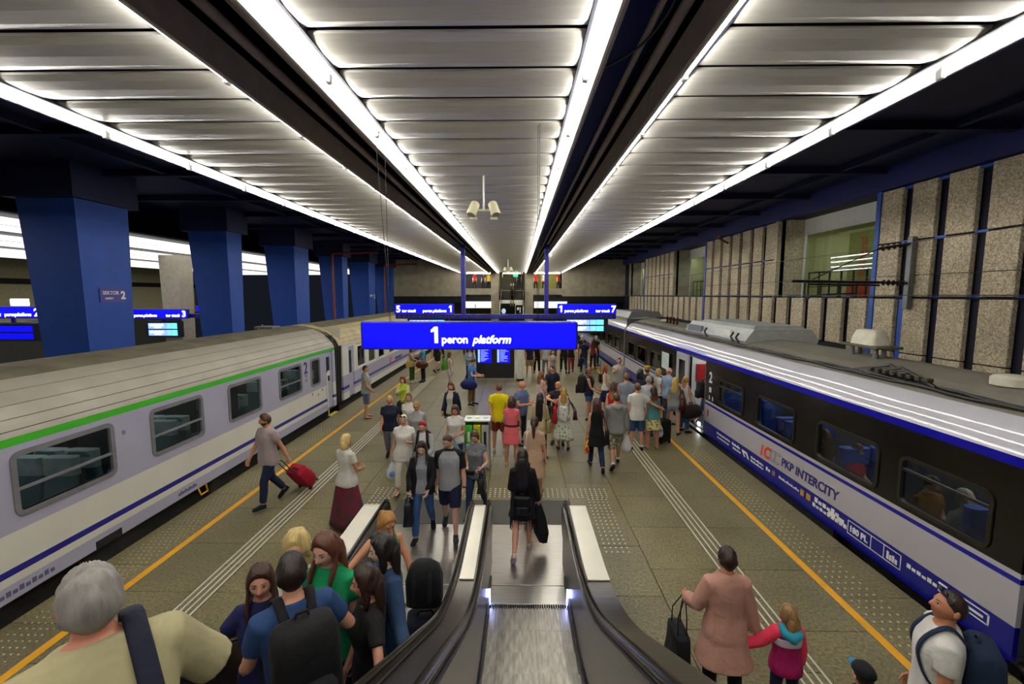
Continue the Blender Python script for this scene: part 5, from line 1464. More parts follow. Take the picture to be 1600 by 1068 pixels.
    def make_top(g):
        k = g['k']; m = cloth(g['c']); off = g.get('off', .016); hem = g.get('hem', .84); sl_ = g.get('sl', .55)
        if k in ('tee', 'long', 'tank', 'dress', 'hoodie', 'coat'):
            mb = MB()
            z1 = 1.50 if k not in ('tank',) else 1.42
            if k == 'tank' : z1 = g.get('z1', 1.40)
            if k in ('dress', 'coat'):
                R = torso(off, .84, z1, flare=0)
                low = []
                hw, hd, cy_ = tr(.86)
                fl = g.get('flare', .05)
                for q in np.linspace(0, 1, 6)[:-1]:
                    z_ = hem + (.82 - hem) * q
                    low.append(T(sring(hw + off + fl * (1 - q), hd + off + fl * (1 - q) + g.get('fd', 0) * (1 - q), cy_ + g.get('cy', 0) * (1 - q), z_, 18)))
                if g.get('wave'):
                    a = np.linspace(0, 2 * math.pi, 18, endpoint=False)
                    for i_, r in enumerate(low): r *= (1 + .05 * (1 - i_ / 5) * np.cos(a * 6))[:, None] * [1, 1, 0] + [0, 0, 1]
                mb.loft(low + R)
            else: mb.loft(torso(off, hem, z1, flare=g.get('flare', .012), fz0=1.05))
            if k == 'tank':
                for sd in (-1, 1):
                    mb.tube([T((sd * .085, -.075, 1.37))[0], T((sd * .09, -.035, 1.455))[0], T((sd * .088, .03, 1.48))[0], T((sd * .085, .075, 1.40))[0]], [.022, .024, .024, .022], 8)
            if sl_ > 0:
                for n_ in 'LR': sleeve(mb, n_, sl_, off * (.8 if k != 'coat' else 1.0), g.get('cuff', .004))
            if k == 'hoodie':
                mb.tube([T((-.1, .05, 1.46))[0], T((-.07, .12, 1.45))[0], T((0, .14, 1.43))[0], T((.07, .12, 1.45))[0], T((.1, .05, 1.46))[0]], [.035, .05, .058, .05, .035], 10)
            if k == 'coat':
                mb.tube([T((.06, -.05, 1.50))[0], T((.085, .02, 1.50))[0], T((.0, .085, 1.50))[0], T((-.085, .02, 1.50))[0], T((-.06, -.05, 1.50))[0]], .02, 8)
            o = part(mb, g.get('n', {'tee': 't_shirt', 'long': 'sweater', 'tank': 'tank_top', 'dress': 'dress', 'hoodie': 'hoodie', 'coat': 'coat'}[k]), m, gv, 2)
            if g.get('belt'):
                b_ = MB(); b_.loft([T(sring(*(np.array(tr(z_)) + (off + .012, off + .012, 0)), z_, 18)) for z_ in (1.03, 1.04, 1.07, 1.08)]); part(b_, 'belt', cloth(g['belt']))
            if g.get('raglan'):
                r_ = MB()
                for n_ in 'LR':
                    sleeve(r_, n_, sl_ + .02, off * .8 + .008, .006)
                r_.loft([T(sring(*(np.array(tr(z_)) * (1, 1, 1) + (off + .004, off + .004, 0)), z_, 18)) for z_ in (1.455, 1.475, 1.495, 1.508)])
                part(r_, 'sleeve', cloth(g['raglan']), gv, 2)
        elif k == 'jacket':
            mb = MB(); n = 15; gap = math.radians(g.get('gap', 26)); z0 = hem
            R = []
            for z_ in np.linspace(z0, 1.485, 9):
                hw, hd, cy_ = tr(max(z_, .84)); gg = gap * (1 if z_ < 1.4 else 1.25)
                a = np.linspace(-math.pi / 2 + gg, 1.5 * math.pi - gg, n)
                fl = .02 * np.clip((1.0 - z_) / .2, 0, 1)
                def arc(o): 
                    c, s_ = np.cos(a), np.sin(a)
                    return np.stack([(hw + o) * np.sign(c) * np.abs(c) ** .83, cy_ + (hd + o) * np.sign(s_) * np.abs(s_) ** .83, np.full(n, z_)], 1)
                R.append(T(np.concatenate([arc(.034 + fl), arc(.014 + fl)[::-1]])))
            mb.loft(R, caps=False)
            k0 = 0; N = 2 * n
            mb.add(np.concatenate([R[0], R[-1]]), [(i, i + 1, N - 2 - i, N - 1 - i) for i in range(n - 1)] + [(N + i, N + N - 1 - i, N + N - 2 - i, N + i + 1) for i in range(n - 1)])
            for n_ in 'LR': sleeve(mb, n_, sl_, .020, g.get('cuff', .004))
            part(mb, g.get('n', 'jacket'), m)
    if under: make_top(under)
    if top: make_top(top)
    if bot:
        k = bot['k']; m = cloth(bot['c'])
        if k in ('jeans', 'trousers', 'shorts', 'leggings'):
            mb = MB(); off = bot.get('off', {'leggings': .008, 'shorts': .018}.get(k, .012))
            mb.loft(torso(off - .002, .82, bot.get('waist', 1.0), flare=0))
            legs(mb, bot.get('len', .75 if k == 'shorts' else 1.93), off, bot.get('flare', .012 if k == 'shorts' else .008))
            part(mb, k, m, gv, 2)
        else:
            mb = MB(); hem = bot.get('hem', .5); fl = bot.get('flare', .08); R = []
            hw, hd, cy_ = tr(.86)
            kn = (J['L']['kn'] + J['R']['kn']) / 2; yr = abs(J['L']['an'][1] - J['R']['an'][1]) / 2 * bot.get('stride', .6)
            a = np.linspace(0, 2 * math.pi, 24, endpoint=False)
            for z_ in np.linspace(hem, 1.02, 9):
                if z_ > .86: r = sring(tr(z_)[0] + .016, tr(z_)[1] + .016, tr(z_)[2], z_, 24)
                else:
                    q = (.86 - z_) / (.86 - hem + 1e-9)
                    r = sring(hw + .016 + fl * q, hd + .016 + fl * .9 * q + yr * q * (.86 - hem), cy_ * (1 - q) + kn[1] * q * .5, z_, 24)
                    r[:, :2] *= (1 + bot.get('wave', .04) * q * np.cos(a * 7))[:, None]
                R.append(T(r))
            mb.loft(R); part(mb, 'skirt', m, None)
            if bot.get('fringe'):
                fr_ = MB()
                for a_ in np.linspace(0, 2 * math.pi, 56, endpoint=False):
                    c, s_ = math.cos(a_), math.sin(a_); p0 = np.array((c * (hw + fl * .9), cy_ + s_ * (hd + fl * .9), hem + .03)); L_ = bot['fringe'] * random.uniform(.8, 1.1)
                    fr_.tube([p0, p0 - (random.uniform(-.02, .02), random.uniform(-.02, .02), L_)], [.006, .003], 4, caps='flat')
                o = part(fr_, 'fringe', m); o['kind'] = 'stuff'
    # ---- shoes
    if pose != 'sit' or True:
        sh_c = shoes.split(':')
        for n_ in 'LR':
            an, u, v, ww = foot[n_]; mb = MB()
            if sh_c[0] == 'sandal':
                q = np.linspace(0, 2 * math.pi, 12, endpoint=False)
                mb.loft([np.array([an + u * (.063 + .128 * math.cos(a_)) + ww * (.04 * math.sin(a_)) - v * d_ for a_ in q]) for d_ in (.086, .072)])
                for o in (.03, .11): mb.tube([an + u * o + ww * .043 - v * .075, an + u * o + v * (-.012 if o < .1 else -.035), an + u * o - ww * .043 - v * .075], .008, 5)
                part(mb, 'sandal', cloth(sh_c[1]))
            else:
                R = []
                boot = sh_c[0] == 'boot'
                for o, a, hh in ((-.066, .02, .05), (-.052, .036, .085), (-.01, .042, .10), (.05, .043, .082), (.11, .048, .062), (.165, .044, .05), (.192, .026, .036), (.198, .01, .02)):
                    qq = np.linspace(0, 2 * math.pi, 12, endpoint=False)
                    R.append(np.array([an + u * o + ww * a * np.sign(math.cos(t_)) * abs(math.cos(t_)) ** .7 + v * (-.086 + hh * (.5 + .5 * np.sign(math.sin(t_)) * abs(math.sin(t_)) ** .6)) for t_ in qq]))
                mb.loft(R)
                if boot: mb.tube([an - v * .03, an + v * .05, an + (J[n_]['kn'] - an) * .28], [.044, .048, .054], 12, caps='flat')
                mb2 = mb
                part(mb2, 'boot' if boot else 'shoe', cloth(sh_c[-1] if sh_c[0] != 'sock' else sh_c[1]))
                if sh_c[0] == 'sole':
                    so = MB(); so.loft([np.array([an + u * (.066 + .134 * math.cos(a_)) + ww * (.047 * math.sin(a_)) - v * d_ for a_ in np.linspace(0, 2 * math.pi, 14, endpoint=False)]) for d_ in (.087, .068)]); part(so, 'sole', cloth('#e6e4de'))
                if sh_c[0] == 'sock':
                    so = MB(); so.tube([an - v * .02, an + (J[n_]['kn'] - an) * .13], [.043, .043], 12, caps='flat'); part(so, 'sock', cloth(sh_c[2]))
    # ---- hair
    st, hcol = hair
    hm_ = hair_mat(hcol)
    ux, uy, uz = un
    azd = np.abs(np.degrees(np.arctan2(ux, -uy)))   # 0 front .. 180 back
    zc = hp_[..., 2]
    if st != 'bald':
        line = {'short': ((0, .070), (35, .066), (60, .03), (80, .012), (95, -.02), (120, -.05), (180, -.085)),
                'crop': ((0, .072), (35, .07), (60, .04), (80, .02), (95, -.005), (120, -.04), (180, -.075)),
                'fringe': ((0, .036), (35, .036), (55, .02), (75, -.02), (95, -.05), (130, -.085), (180, -.1)),
                'ring': ((0, .13), (60, .12), (75, .03), (95, .02), (120, .03), (150, .035), (180, .03))}.get(st if st in ('short', 'crop', 'fringe', 'ring') else 'w', ((0, .074), (25, .068), (50, .04), (70, -.03), (90, -.06), (130, -.09), (180, -.105)))
        lz = np.interp(azd, [q[0] for q in line], [q[1] for q in line])
        msk = sstep(-.012, .012, zc - lz)
        if st == 'ring': msk = msk * sstep(.085, .06, zc)
        th = {'crop': .007, 'short': .014, 'ring': .008, 'fringe': .022, 'bob': .022, 'curly': .03, 'updo': .012, 'pony': .010, 'bun': .010}.get(st, .018)
        vol = th * (1 + .5 * sstep(.3, 1, uz)) * (1 + .22 * np.sin(azd * .55 + zc * 60) * (1 if st != 'curly' else 1.8))
        n3 = hp_ / np.linalg.norm(hp_, axis=-1, keepdims=True)
        hh_ = hp_ * (.9 + .1 * msk[..., None]) + n3 * (vol * msk)[..., None]
        mb = MB(); mb.add(H(hh_.reshape(-1, 3) * hk), hf)
        def drape(zs, wid, dep, yc, side=0.0, flat=1.0):
            R = []
            for i_, (z_, w_, d_, y_) in enumerate(zip(zs, wid, dep, yc)):
                r = sring(w_, d_, y_, z_, 22, 2.2); a = np.linspace(0, 2 * math.pi, 22, endpoint=False)
                r[:, :2] += np.stack([np.cos(a * 5 + i_) * .004, np.sin(a * 7 + i_ * .7) * .004], 1)
                R.append(r)
            return R
        if st in ('long', 'longf', 'wavy', 'vlong', 'half'):
            L_ = {'long': .36, 'longf': .30, 'wavy': .34, 'vlong': .60, 'half': .24}[st]
            pts = [(0, .042, .062, .040, .046), (0, .075, .0, .062, .078), (0, .085, -.07, .05, .085), (0, .10, -.16, .034, .10), (0, .105, -.16 - (L_ - .16) * .5, .026, .098), (0, .10, -.16 - (L_ - .16), .018, .075), (0, .098, -.20 - (L_ - .16), .008, .04)]
            R = []
            for i_, (x_, y_, z_, d_, w_) in enumerate(pts):
                r = sring(w_, d_, y_, z_, 24, 2.1); a = np.linspace(0, 2 * math.pi, 24, endpoint=False)
                if i_ > 1: r[:, :2] += np.stack([np.cos(a * 5 + i_) * .004, np.sin(a * 7 + i_ * .7) * .005], 1) * (2 if st == 'wavy' else 1)
                if i_ >= 5: r[:, 2] += np.cos(a * 4) * .012
                q = H(r * hk)
                if i_ >= 3:   # below the shoulders hair hangs straight down whatever the head does
                    q = (r * hk) @ Rz.T * [1, 1, 0] + hc * [1, 1, 1] + (r * hk) * [0, 0, 1]
                    q[:, 1] += (z_ + .1) * -sl * .9
                R.append(q)
            mb.loft(R)
            if st != 'half':
                for sd in (-1, 1):
                    e_ = -.12 if st == 'long' else -.26
                    fy = -.055 if st in ('longf', 'wavy') else .0
                    pp = np.array([(sd * .040, -.012, .088), (sd * .062, -.012, .055), (sd * .078, -.012, -.02), (sd * .083, -.005 + fy * .3, -.09), (sd * .088, fy - .01, -.16), (sd * .082, fy - .045, e_)])
                    q = H(pp * hk); q[-2:] = (pp[-2:] * hk) @ Rz.T + hc; q[-2:, 1] += (pp[-2:, 2] + .1) * -sl * .9
                    mb.tube(q, [(.004, .006), (.009, .018), (.014, .028), (.017, .032), (.017, .030), (.006, .01)], 8, up=(0, 1, 0))
        elif st in ('bob', 'fringe', 'curly'):
            L_ = {'bob': -.115, 'fringe': -.105, 'curly': -.15}[st]
            R = [H(r * hk) for r in (sring(.088, .075, .035, .03, 24), sring(.097, .075, .038, -.03, 24), sring(.102, .072, .042, -.075, 24), sring(.098, .062, .048, L_, 24), sring(.07, .04, .052, L_ - .015, 24))]
            if st == 'curly':
                a = np.linspace(0, 2 * math.pi, 24, endpoint=False)
                R = [r + np.stack([np.cos(a) * np.cos(a * 6) * .012, np.sin(a) * np.cos(a * 6) * .012, np.cos(a * 6 + i_) * .01], 1) for i_, r in enumerate(R)]
            mb.loft(R)
        elif st == 'pony':
            mb.tube(H(np.array([(0, .085, .025), (0, .118, .03), (0, .135, .0), (0, .14, -.06), (0, .135, -.15), (0, .125, -.24), (0, .12, -.30)]) * hk), [.02, .024, .032, .036, .033, .024, .008], 10, up=(1, 0, 0))
        elif st in ('bun', 'updo'):
            mb.ball(H(np.array((0, .085, .06 if st == 'bun' else .085)) * hk)[0], (.05, .045, .045), 12, 8)
            if st == 'updo': mb.ball(H(np.array((0, .02, .11)) * hk)[0], (.06, .06, .03), 12, 8)
        part(mb, 'hair', hm_)
    if glasses:
        g_ = MB(); gz, gy_ = (.004, -.004) if glasses[0] == 'on' else (.075, .0)
        if glasses[0] == 'on':
            for sd in (-1, 1):
                yy_ = surf(sd * .031, .004) - .010
                g_.tube(H(np.array([(sd * .031 + .021 * math.cos(q), yy_ + abs(math.cos(q)) * .003, .003 + .015 * math.sin(q)) for q in np.linspace(0, 2 * math.pi, 11)]) * hk), .0022, 5, caps='flat')
                g_.tube(H(np.array([(sd * .05, yy_ + .004, .006), (sd * .079, -.03, .006), (sd * .083, .015, .004)]) * hk), .002, 4)
                if glasses[1] == 'dark': g_.ball(H(np.array((sd * .031, yy_, .003)) * hk)[0], (.02, .004, .015), 10, 6)
            g_.tube(H(np.array([(-.01, surf(0, .006) - .002, .008), (.01, surf(0, .006) - .002, .008)]) * hk), .002, 4)
        else:
            for sd in (-1, 1):
                c_ = np.array((sd * .036, -.073, .100)) if hair[0] != 'bald' else np.array((sd * .034, -.064, .088)); g_.ball(H(c_ * hk)[0], (.027, .014, .02), 10, 6)
                g_.tube(H(np.array([(sd * .055, -.055, .086), (sd * .088, -.01, .06), (sd * .09, .04, .035)]) * hk), .003, 4)
            g_.tube(H(np.array([(-.012, -.075, .09), (.012, -.075, .09)]) * hk), .003, 4)
        part(g_, 'sunglasses' if glasses[1] != 'clear' else 'glasses', cloth('leather:' + (glasses[2] if len(glasses) > 2 else '#15151a')))
    if hat:
        ht = MB()
        if hat[0] == 'straw':
            a = [H(sring(r_, r_ * 1.15, .0, z_, 22) * hk) for z_, r_ in ((.055, .145), (.06, .15), (.068, .10), (.07, .092), (.12, .086), (.145, .07), (.15, .03))]
            ht.loft(a); o = part(ht, 'straw_hat', cloth(hat[1]))
            bb = MB(); bb.loft([H(sring(r_, r_ * 1.15, 0, z_, 22) * hk) for z_, r_ in ((.07, .094), (.072, .0965), (.09, .0945), (.092, .09))]); part(bb, 'hat_band', cloth('#4a3420'))
        else:
            ht.loft([H(sring(r_, r_ * 1.2, .01, z_, 20) * hk) for z_, r_ in ((.045, .084), (.05, .09), (.08, .088), (.11, .074), (.13, .05), (.138, .02))])
            pk = MB(); pk.loft([H(np.array([(x_ * .9, y_, z0_ + (-.012 if y_ < -.12 else 0)) for x_, y_ in [(.075 * math.cos(q), -.06 - .11 * max(0, math.sin(q))) for q in np.linspace(0, math.pi, 12)]]) * hk) for z0_ in (.055, .062)])
            o = part(ht, 'cap', cloth(hat[1])); 
            o2 = part(pk, 'cap_peak', cloth(hat[2]))
    J['s'] = s; J['dz'] = dz; J['body'] = body; J['T'] = T; J['hc'] = hc; J['tr'] = tr
    J['loc'] = (X, Y, z); J['ro'] = ro
    for n_ in 'LR':
        for q in ('hand', 'wr', 'sh', 'el'): J[n_ + q] = (J[n_][q] + (0, 0, dz)) * s
    J['back'] = lambda x_, y_, z_: (T((x_, y_, z_))[0] + (0, 0, dz)) * s
    return J

# ------------------------------------------------------------------ bags and luggage, placed in the carrier's own frame
def at_person(mb, nm, m, J, label, cat, parts=(), group=None):
    o = mb.build(nm, m, None, (0, 0, 0), smooth=2)
    o.location = J['loc']; o.rotation_euler = J['ro']; tag(o, label, cat, group); ORG[o.name] = (0, 0, 0)
    for b, n_, m_ in parts: b.build(n_, m_, o, smooth=2)
    return o
def slab_ring(c, ax, ay, w, d, r, n=3):
    q = rrect(w, d, min(r, w * .45, d * .45), n); return np.array(c) + q[:, :1] * np.array(ax) + q[:, 1:] * np.array(ay)
def smooth_path(P, n=4):
    P = np.array(P, float); Q = np.concatenate([[2 * P[0] - P[1]], P, [2 * P[-1] - P[-2]]]); o = []
    for i in range(1, len(Q) - 2):
        for t in np.arange(n) / n:
            a, b, c, d = Q[i - 1:i + 3]
            o.append(.5 * (2 * b + (c - a) * t + (2 * a - 5 * b + 4 * c - d) * t * t + (3 * b - a - 3 * c + d) * t ** 3))
    return np.array(o + [P[-1]])
def backpack(J, label, c, size=(.30, .17, .44), straps=True, side=1, pocket=None, zc=1.22, dy=None):
    """on the back (side=1) in the carrier's frame"""
    s = J['s']; B = J['back']; w, d, h = size
    off = .13 + d / 2 if dy is None else dy
    R = []
    for q, k in ((-.5, .75), (-.46, .92), (-.2, 1.0), (.15, 1.0), (.38, .92), (.47, .7), (.5, .4)):
        ce = B(0, off, zc + q * h); R.append(slab_ring(ce, (1, 0, 0), (0, 1, 0), w * s * (.6 + .4 * k), d * s * k, .06))
    mb = MB(); mb.loft(R)
    m = cloth(c); pt = []
    R2 = [slab_ring(B(0, off + d * .52, zc - .13 * h / .44 + q * h * .5), (1, 0, 0), (0, 1, 0), w * s * .72 * k, d * .42 * s * k, .04) for q, k in ((-.5, .8), (-.42, 1), (.3, 1), (.46, .8), (.5, .5))]
    b2 = MB(); b2.loft(R2); pt.append((b2, 'pocket', cloth(pocket or c)))
    b3 = MB(); b3.tube([B(-.04, off - .04, zc + h * .48), B(-.03, off - .03, zc + h * .56), B(.03, off - .03, zc + h * .56), B(.04, off - .04, zc + h * .48)], .009, 6); pt.append((b3, 'handle', m))
    if straps:
        for sd in (-1, 1):
            b = MB()
            q = smooth_path([B(sd * .075, off - d * .45, zc + h * .42), B(sd * .090, .04, 1.528), B(sd * .098, -.055, 1.475), B(sd * .108, -.128, 1.36), B(sd * .122, -.128, 1.24), B(sd * .168, -.05, 1.10), B(sd * .14, off - d * .45, zc - h * .4)])
            b.tube(q, [(.028, .010)] * len(q), 8, up=(0, 0, 1))
            pt.append((b, 'strap', m))
    return at_person(mb, 'backpack', m, J, label, 'backpack', pt)
def handbag(J, hand, label, c, size=(.32, .13, .24), drop=.16, shoulder=False, nm='handbag', cat='handbag', rnd=.03, dx=0.0, strap_c=None, taper=.85, off=(0, 0, 0)):
    s = J['s']
    p = np.array(J[hand + ('sh' if shoulder else 'hand')], float); w, d, h = size
    sd = 1 if hand == 'L' else -1
    if shoulder: base = J['back'](sd * (.24 + dx), .02, 1.44 - drop - h); ceil_ = base + (0, 0, h * s)
    else: ceil_ = p - (0, 0, drop * s); base = ceil_ - (0, 0, h * s)
    base = base + np.array(off); ceil_ = ceil_ + np.array(off)
    R = []
    for q, k in ((0, .9), (.04, 1), (.5, .97), (.96, taper), (1, taper * .9)):
        R.append(slab_ring(base + (0, 0, h * s * q), (0, 1, 0), (1, 0, 0), w * s * (k if q > .5 else 1 - .1 * (q == 0)), d * s * (1 if q < .5 else .7), rnd))
    mb = MB(); mb.loft(R); pt = []
    top = p if not shoulder else J['back'](sd * .13, .01, 1.50)
    for k in (-1, 1):
        b = MB(); e = np.array((k * d * .22 * s, 0, 0))
        if shoulder: b.tube([ceil_ + e + (0, -w * .3 * s, -.01), top + (0, -.05, .0), top + (0, 0, .012), top + (0, .05, .0), ceil_ + e + (0, w * .3 * s, -.01)], .008, 6)
        else: b.tube([ceil_ + e + (0, -w * .25 * s, -.01), ceil_ + e + (0, -w * .22 * s, drop * s * .7), top + (0, -.02, .0), top + (0, .02, .0), ceil_ + e + (0, w * .22 * s, drop * s * .7), ceil_ + e + (0, w * .25 * s, -.01)], .007, 6)
        pt.append((b, 'strap' if shoulder else 'handle', cloth(strap_c or c)))
    return at_person(mb, nm, cloth(c), J, label, cat, pt)
def carrier(J, hand, label, c, h=.42, w=.28, print_c=None, tie='#3b7fd0'):
    """plastic carrier bag hanging from a hand"""
    p = np.array(J[hand + 'hand'], float); R = []
    a = np.linspace(0, 2 * math.pi, 16, endpoint=False)
    for q, k in ((0, .35), (.06, .75), (.25, 1), (.5, .85), (.75, .45), (.9, .14), (1, .08)):
        r = sring(w / 2 * k, w * .32 * k, 0, -h * (1 - q), 16, 2.0)
        r[:, :2] *= (1 + .12 * np.cos(a * 5 + q * 3))[:, None]
        R.append(r + p + (0, 0, -.02))
    mb = MB(); mb.loft(R); pt = []
    hb = MB(); hb.tube([p + (0, 0, -.06), p + (0, 0, .0)], [.018, .012], 6); pt.append((hb, 'handle', cloth(tie)))
    if print_c:
        pb = MB(); pb.ball(p + (-.0, -w * .28, -h * .68), (w * .22, .03, .07), 10, 6); pt.append((pb, 'print', cloth(print_c)))
    return at_person(mb, 'carrier_bag', cloth(c), J, label, 'bag', pt)
def duffel(J, hand, label, c, L=.5, r=.15, drop=.5, yaw=0, off=(0, 0, 0)):
    s = J['s']; sd = 1 if hand == 'L' else -1
    ce = J['back'](sd * .26, 0, 1.42 - drop) + np.array(off)
    d = np.array((math.sin(yaw), math.cos(yaw), 0))
    mb = MB(); mb.tube([ce - d * L / 2, ce - d * L * .46, ce, ce + d * L * .46, ce + d * L / 2], [r * .8, r, r * 1.03, r, r * .8], 14); pt = []
    b = MB(); t = J['back'](-sd * .1, -.02, 1.52); t2 = J['back'](sd * .12, 0, 1.5)
    b.tube([ce - d * L * .4 + (0, 0, r * .8), J['back'](sd * .1, -.14, 1.25), t, J['back'](sd * .02, .13, 1.3), ce + d * L * .4 + (0, 0, r * .8)], [(.02, .006)] * 5, 6); pt.append((b, 'strap', cloth(c)))
    b = MB(); b.tube([ce - d * .1 + (0, 0, r), ce - d * .06 + (0, 0, r + .08), ce + d * .06 + (0, 0, r + .08), ce + d * .1 + (0, 0, r)], .01, 6); pt.append((b, 'handle', cloth(c)))
    return at_person(mb, 'duffel_bag', cloth(c), J, label, 'bag', pt)
def suitcase(label, x, y, z, c, size=(.40, .25, .58), rz=0, tilt=0, handle=.45, soft=True):
    """wheeled suitcase standing at (x, y); tilt leans it back towards its own +y"""
    w, d, h = size
    o = thing('suitcase', label, 'suitcase', (x, y, z))
    tl = math.radians(tilt); R = []
    def tf(v):
        v = np.asarray(v, float).reshape(-1, 3); yy, zz = v[:, 1], v[:, 2]
        return np.stack([v[:, 0], yy * math.cos(tl) - zz * math.sin(tl), yy * math.sin(tl) + zz * math.cos(tl) + .0], 1)
    lift = d * .4 * abs(math.sin(tl)) + .012 if tilt else 0
    def put(mb, nm, m):
        mb.V = [tf(v) + np.array((x, y, z + lift)) for v in mb.V]; return mb.build(nm, m, o, smooth=2)
    b = MB(); b.loft([slab_ring((0, 0, .06 + h * q), (1, 0, 0), (0, 1, 0), w * k, d * k, .05) for q, k in ((0, .86), (.03, 1), (.5, 1.02), (.95, 1), (1, .86))]); put(b, 'body', cloth(c))
    b = MB(); b.loft([slab_ring((0, -d * .5, .06 + h * q), (1, 0, 0), (0, 1, 0), w * .75 * k, .07 * k, .03) for q, k in ((.1, .85), (.13, 1), (.5, 1), (.55, .85))]); put(b, 'front_pocket', cloth(c))
    for sx in (-1, 1):
        b = MB(); b.cyl((sx * w * .36 - .015, d * .4, .045), (sx * w * .36 + .015, d * .4, .045), .045, 12); put(b, 'wheel', cloth('leather:#151515'))
        b = MB(); b.cyl((sx * w * .36 - .015, -d * .4, .03), (sx * w * .36 + .015, -d * .4, .03), .03, 10); put(b, 'foot', cloth('leather:#151515'))
    if handle:
        b = MB(); b.tube([(-.1, d * .42, .06 + h), (-.1, d * .42, .06 + h + handle), (.1, d * .42, .06 + h + handle), (.1, d * .42, .06 + h)], .011, 6); put(b, 'pull_handle', cloth('leather:#3a3a3c'))
    b = MB(); b.tube([(-.08, 0, .06 + h), (-.06, 0, .1 + h), (.06, 0, .1 + h), (.08, 0, .06 + h)], .012, 6); put(b, 'grip', cloth('leather:#151515'))
    o.rotation_euler = (0, 0, math.radians(rz))
    return o
# ------------------------------------------------------------------ people: who stands where
def onstep(y):
    k = math.floor((5.56 - y) / .4); return stepz(5.56 - .4 * k - .2) if y < 5.56 else .008
G = lambda k, c, **kw: dict(k=k, c=c, **kw)
FAR = .026
# ---- walking towards the escalators, left half of the platform
J = person('bearded man in grey pink shirt and dark jeans pulling a red suitcase', -4.86, 8.42, 1.82, -30, 'm', skin='#c98f72', hair=('short', '#4a2c1a'), top=G('tee', '#b3a3a4', hem=.80, off=.024, n='shirt'), bot=G('jeans', '#1c2540'), shoes='#17171c', pose='walkL', aL=(-24, 14, -18, 10), aR=(16, 16, 28, 4), head=(-28, 4), beard=1, w=1.08, grip=(70, 30))
suitcase('soft red wheeled suitcase trailing behind the bearded man', -4.50, 9.30, 0, '#a3122e', (.40, .26, .50), 159, -38, .5)
J = person('blonde woman in white top and long burgundy patchwork skirt with her back turned', -3.03, 7.66, 1.66, 150, skin='#c08560', hair=('bob', '#d8bb78'), top=G('tee', '#e9e5da', hem=.80, off=.018, flare=.02), bot=G('skirt', 'patch:#4a343a:#7a1f33:9', hem=.07, flare=.15), shoes='#3a2a2a', aL=(8, 14, 82, -22), aR=(8, 16, 78, -25), head=(-30, 0), w=1.14)
J = person('woman all in white with white hair and sunglasses on her head, holding a carrier bag', -2.36, 9.05, 1.66, 2, skin='#cf9a80', hair=('crop', '#e6dccb'), top=G('tee', '#efebe2', hem=.74, off=.022, flare=.055, sl=.35), bot=G('trousers', '#e8e2d4', len=1.82, off=.016), shoes='sandal:#2a2a30', pose='walkR', aL=(16, 14, 112, -18), aR=(2, 12, 6, 8), head=(0, 6), glasses=('up', 'dark'), w=1.14, fat=1.1, grip=(50, 75))
carrier(J, 'R', 'white and blue plastic carrier bag held by the woman in white', '#dfe3ec', .46, .30, '#6f95c8')
b = MB()
for k in range(9):
    a_ = k * 2 * math.pi / 9; p0 = J['back'](.0, -.135, 1.27); b.tube([p0, p0 + np.array((math.cos(a_) * .045, -.012, math.sin(a_) * .045))], [.014, .006], 5)
at_person(b, 'brooch', cloth('#131316'), J, 'black flower brooch on the white top of the woman with white hair', 'brooch')
J = person('blonde woman in navy v-neck tee and grey trousers walking behind the woman in white', -3.15, 10.8, 1.66, 8, skin='#bf8360', hair=('pony', '#c6a262'), top=G('tee', '#1a1f3a', hem=.84, off=.02), bot=G('jeans', '#7d828a'), shoes='#2a2a30', pose='walkL', w=1.16, fat=1.1)
J = person('woman with glasses and tied brown hair in a white printed tee', -2.74, 11.05, 1.66, 0, skin='#d3a084', hair=('pony', '#5f432c'), top=G('tee', '#ebe8e0', hem=.84), bot=G('trousers', '#857b62'), shoes='#5a4a3a', pose='walkR', glasses=('on', 'clear', '#202024'))
b = MB()
for k in range(7): p0 = J['back'](-.10 + .03 * k, -.137, 1.31); b.ball(p0, (.010, .004, .012), 6, 4)
at_person(b, 'shirt_print', cloth('#55585e'), J, 'small grey print across the white tee of the woman with glasses', 'print')
J = person('woman in grey tee and pink trousers with short fair hair and dark glasses', -2.36, 10.22, 1.66, -4, skin='#c98d70', hair=('short', '#b09468'), top=G('tee', '#a0a2a1', hem=.82, off=.02), bot=G('trousers', '#cc4168'), shoes='#8a6a5a', pose='walkL', glasses=('on', 'dark'), head=(8, 8), w=1.1)
J = person('woman with bright red hair in a grey cardigan carrying a black backpack', -1.90, 8.72, 1.62, 6, skin='#d5a58a', hair=('short', '#8c1416'), under=G('tee', '#dedcd6', hem=.82), top=G('jacket', '#a3a4a3', sl=1.9, gap=38, hem=.80, n='cardigan'), bot=G('jeans', '#2a3350'), shoes='#3a3a40', pose='walkR', aL=(20, 10, 80, -14), head=(-6, 10))
backpack(J, 'black backpack on the red haired woman', '#16161a', (.32, .2, .46))
handbag(J, 'L', 'red clutch bag in the hand of the red haired woman', '#bf1830', (.24, .06, .15), .02)
J = person('young woman with long dark hair in black bomber jacket and blue jeans', -1.60, 7.26, 1.70, 4, skin='#dcae94', hair=('longf', '#2a1710'), under=G('tee', '#94979b', hem=.84), top=G('jacket', '#131318', sl=1.95, gap=30, hem=.84, cuff=.012), bot=G('jeans', 'denim:#3c5f92', off=.008), shoes='sole:#101014', pose='walkR', aL=(14, 10, 48, -16), aR=(8, 16, 40, -8), head=(0, 18), vox=.017)
handbag(J, 'R', 'large black bag hanging from the arm of the woman in the bomber jacket', 'leather:#141317', (.36, .16, .38), .10, off=(-.05, 0, .02))
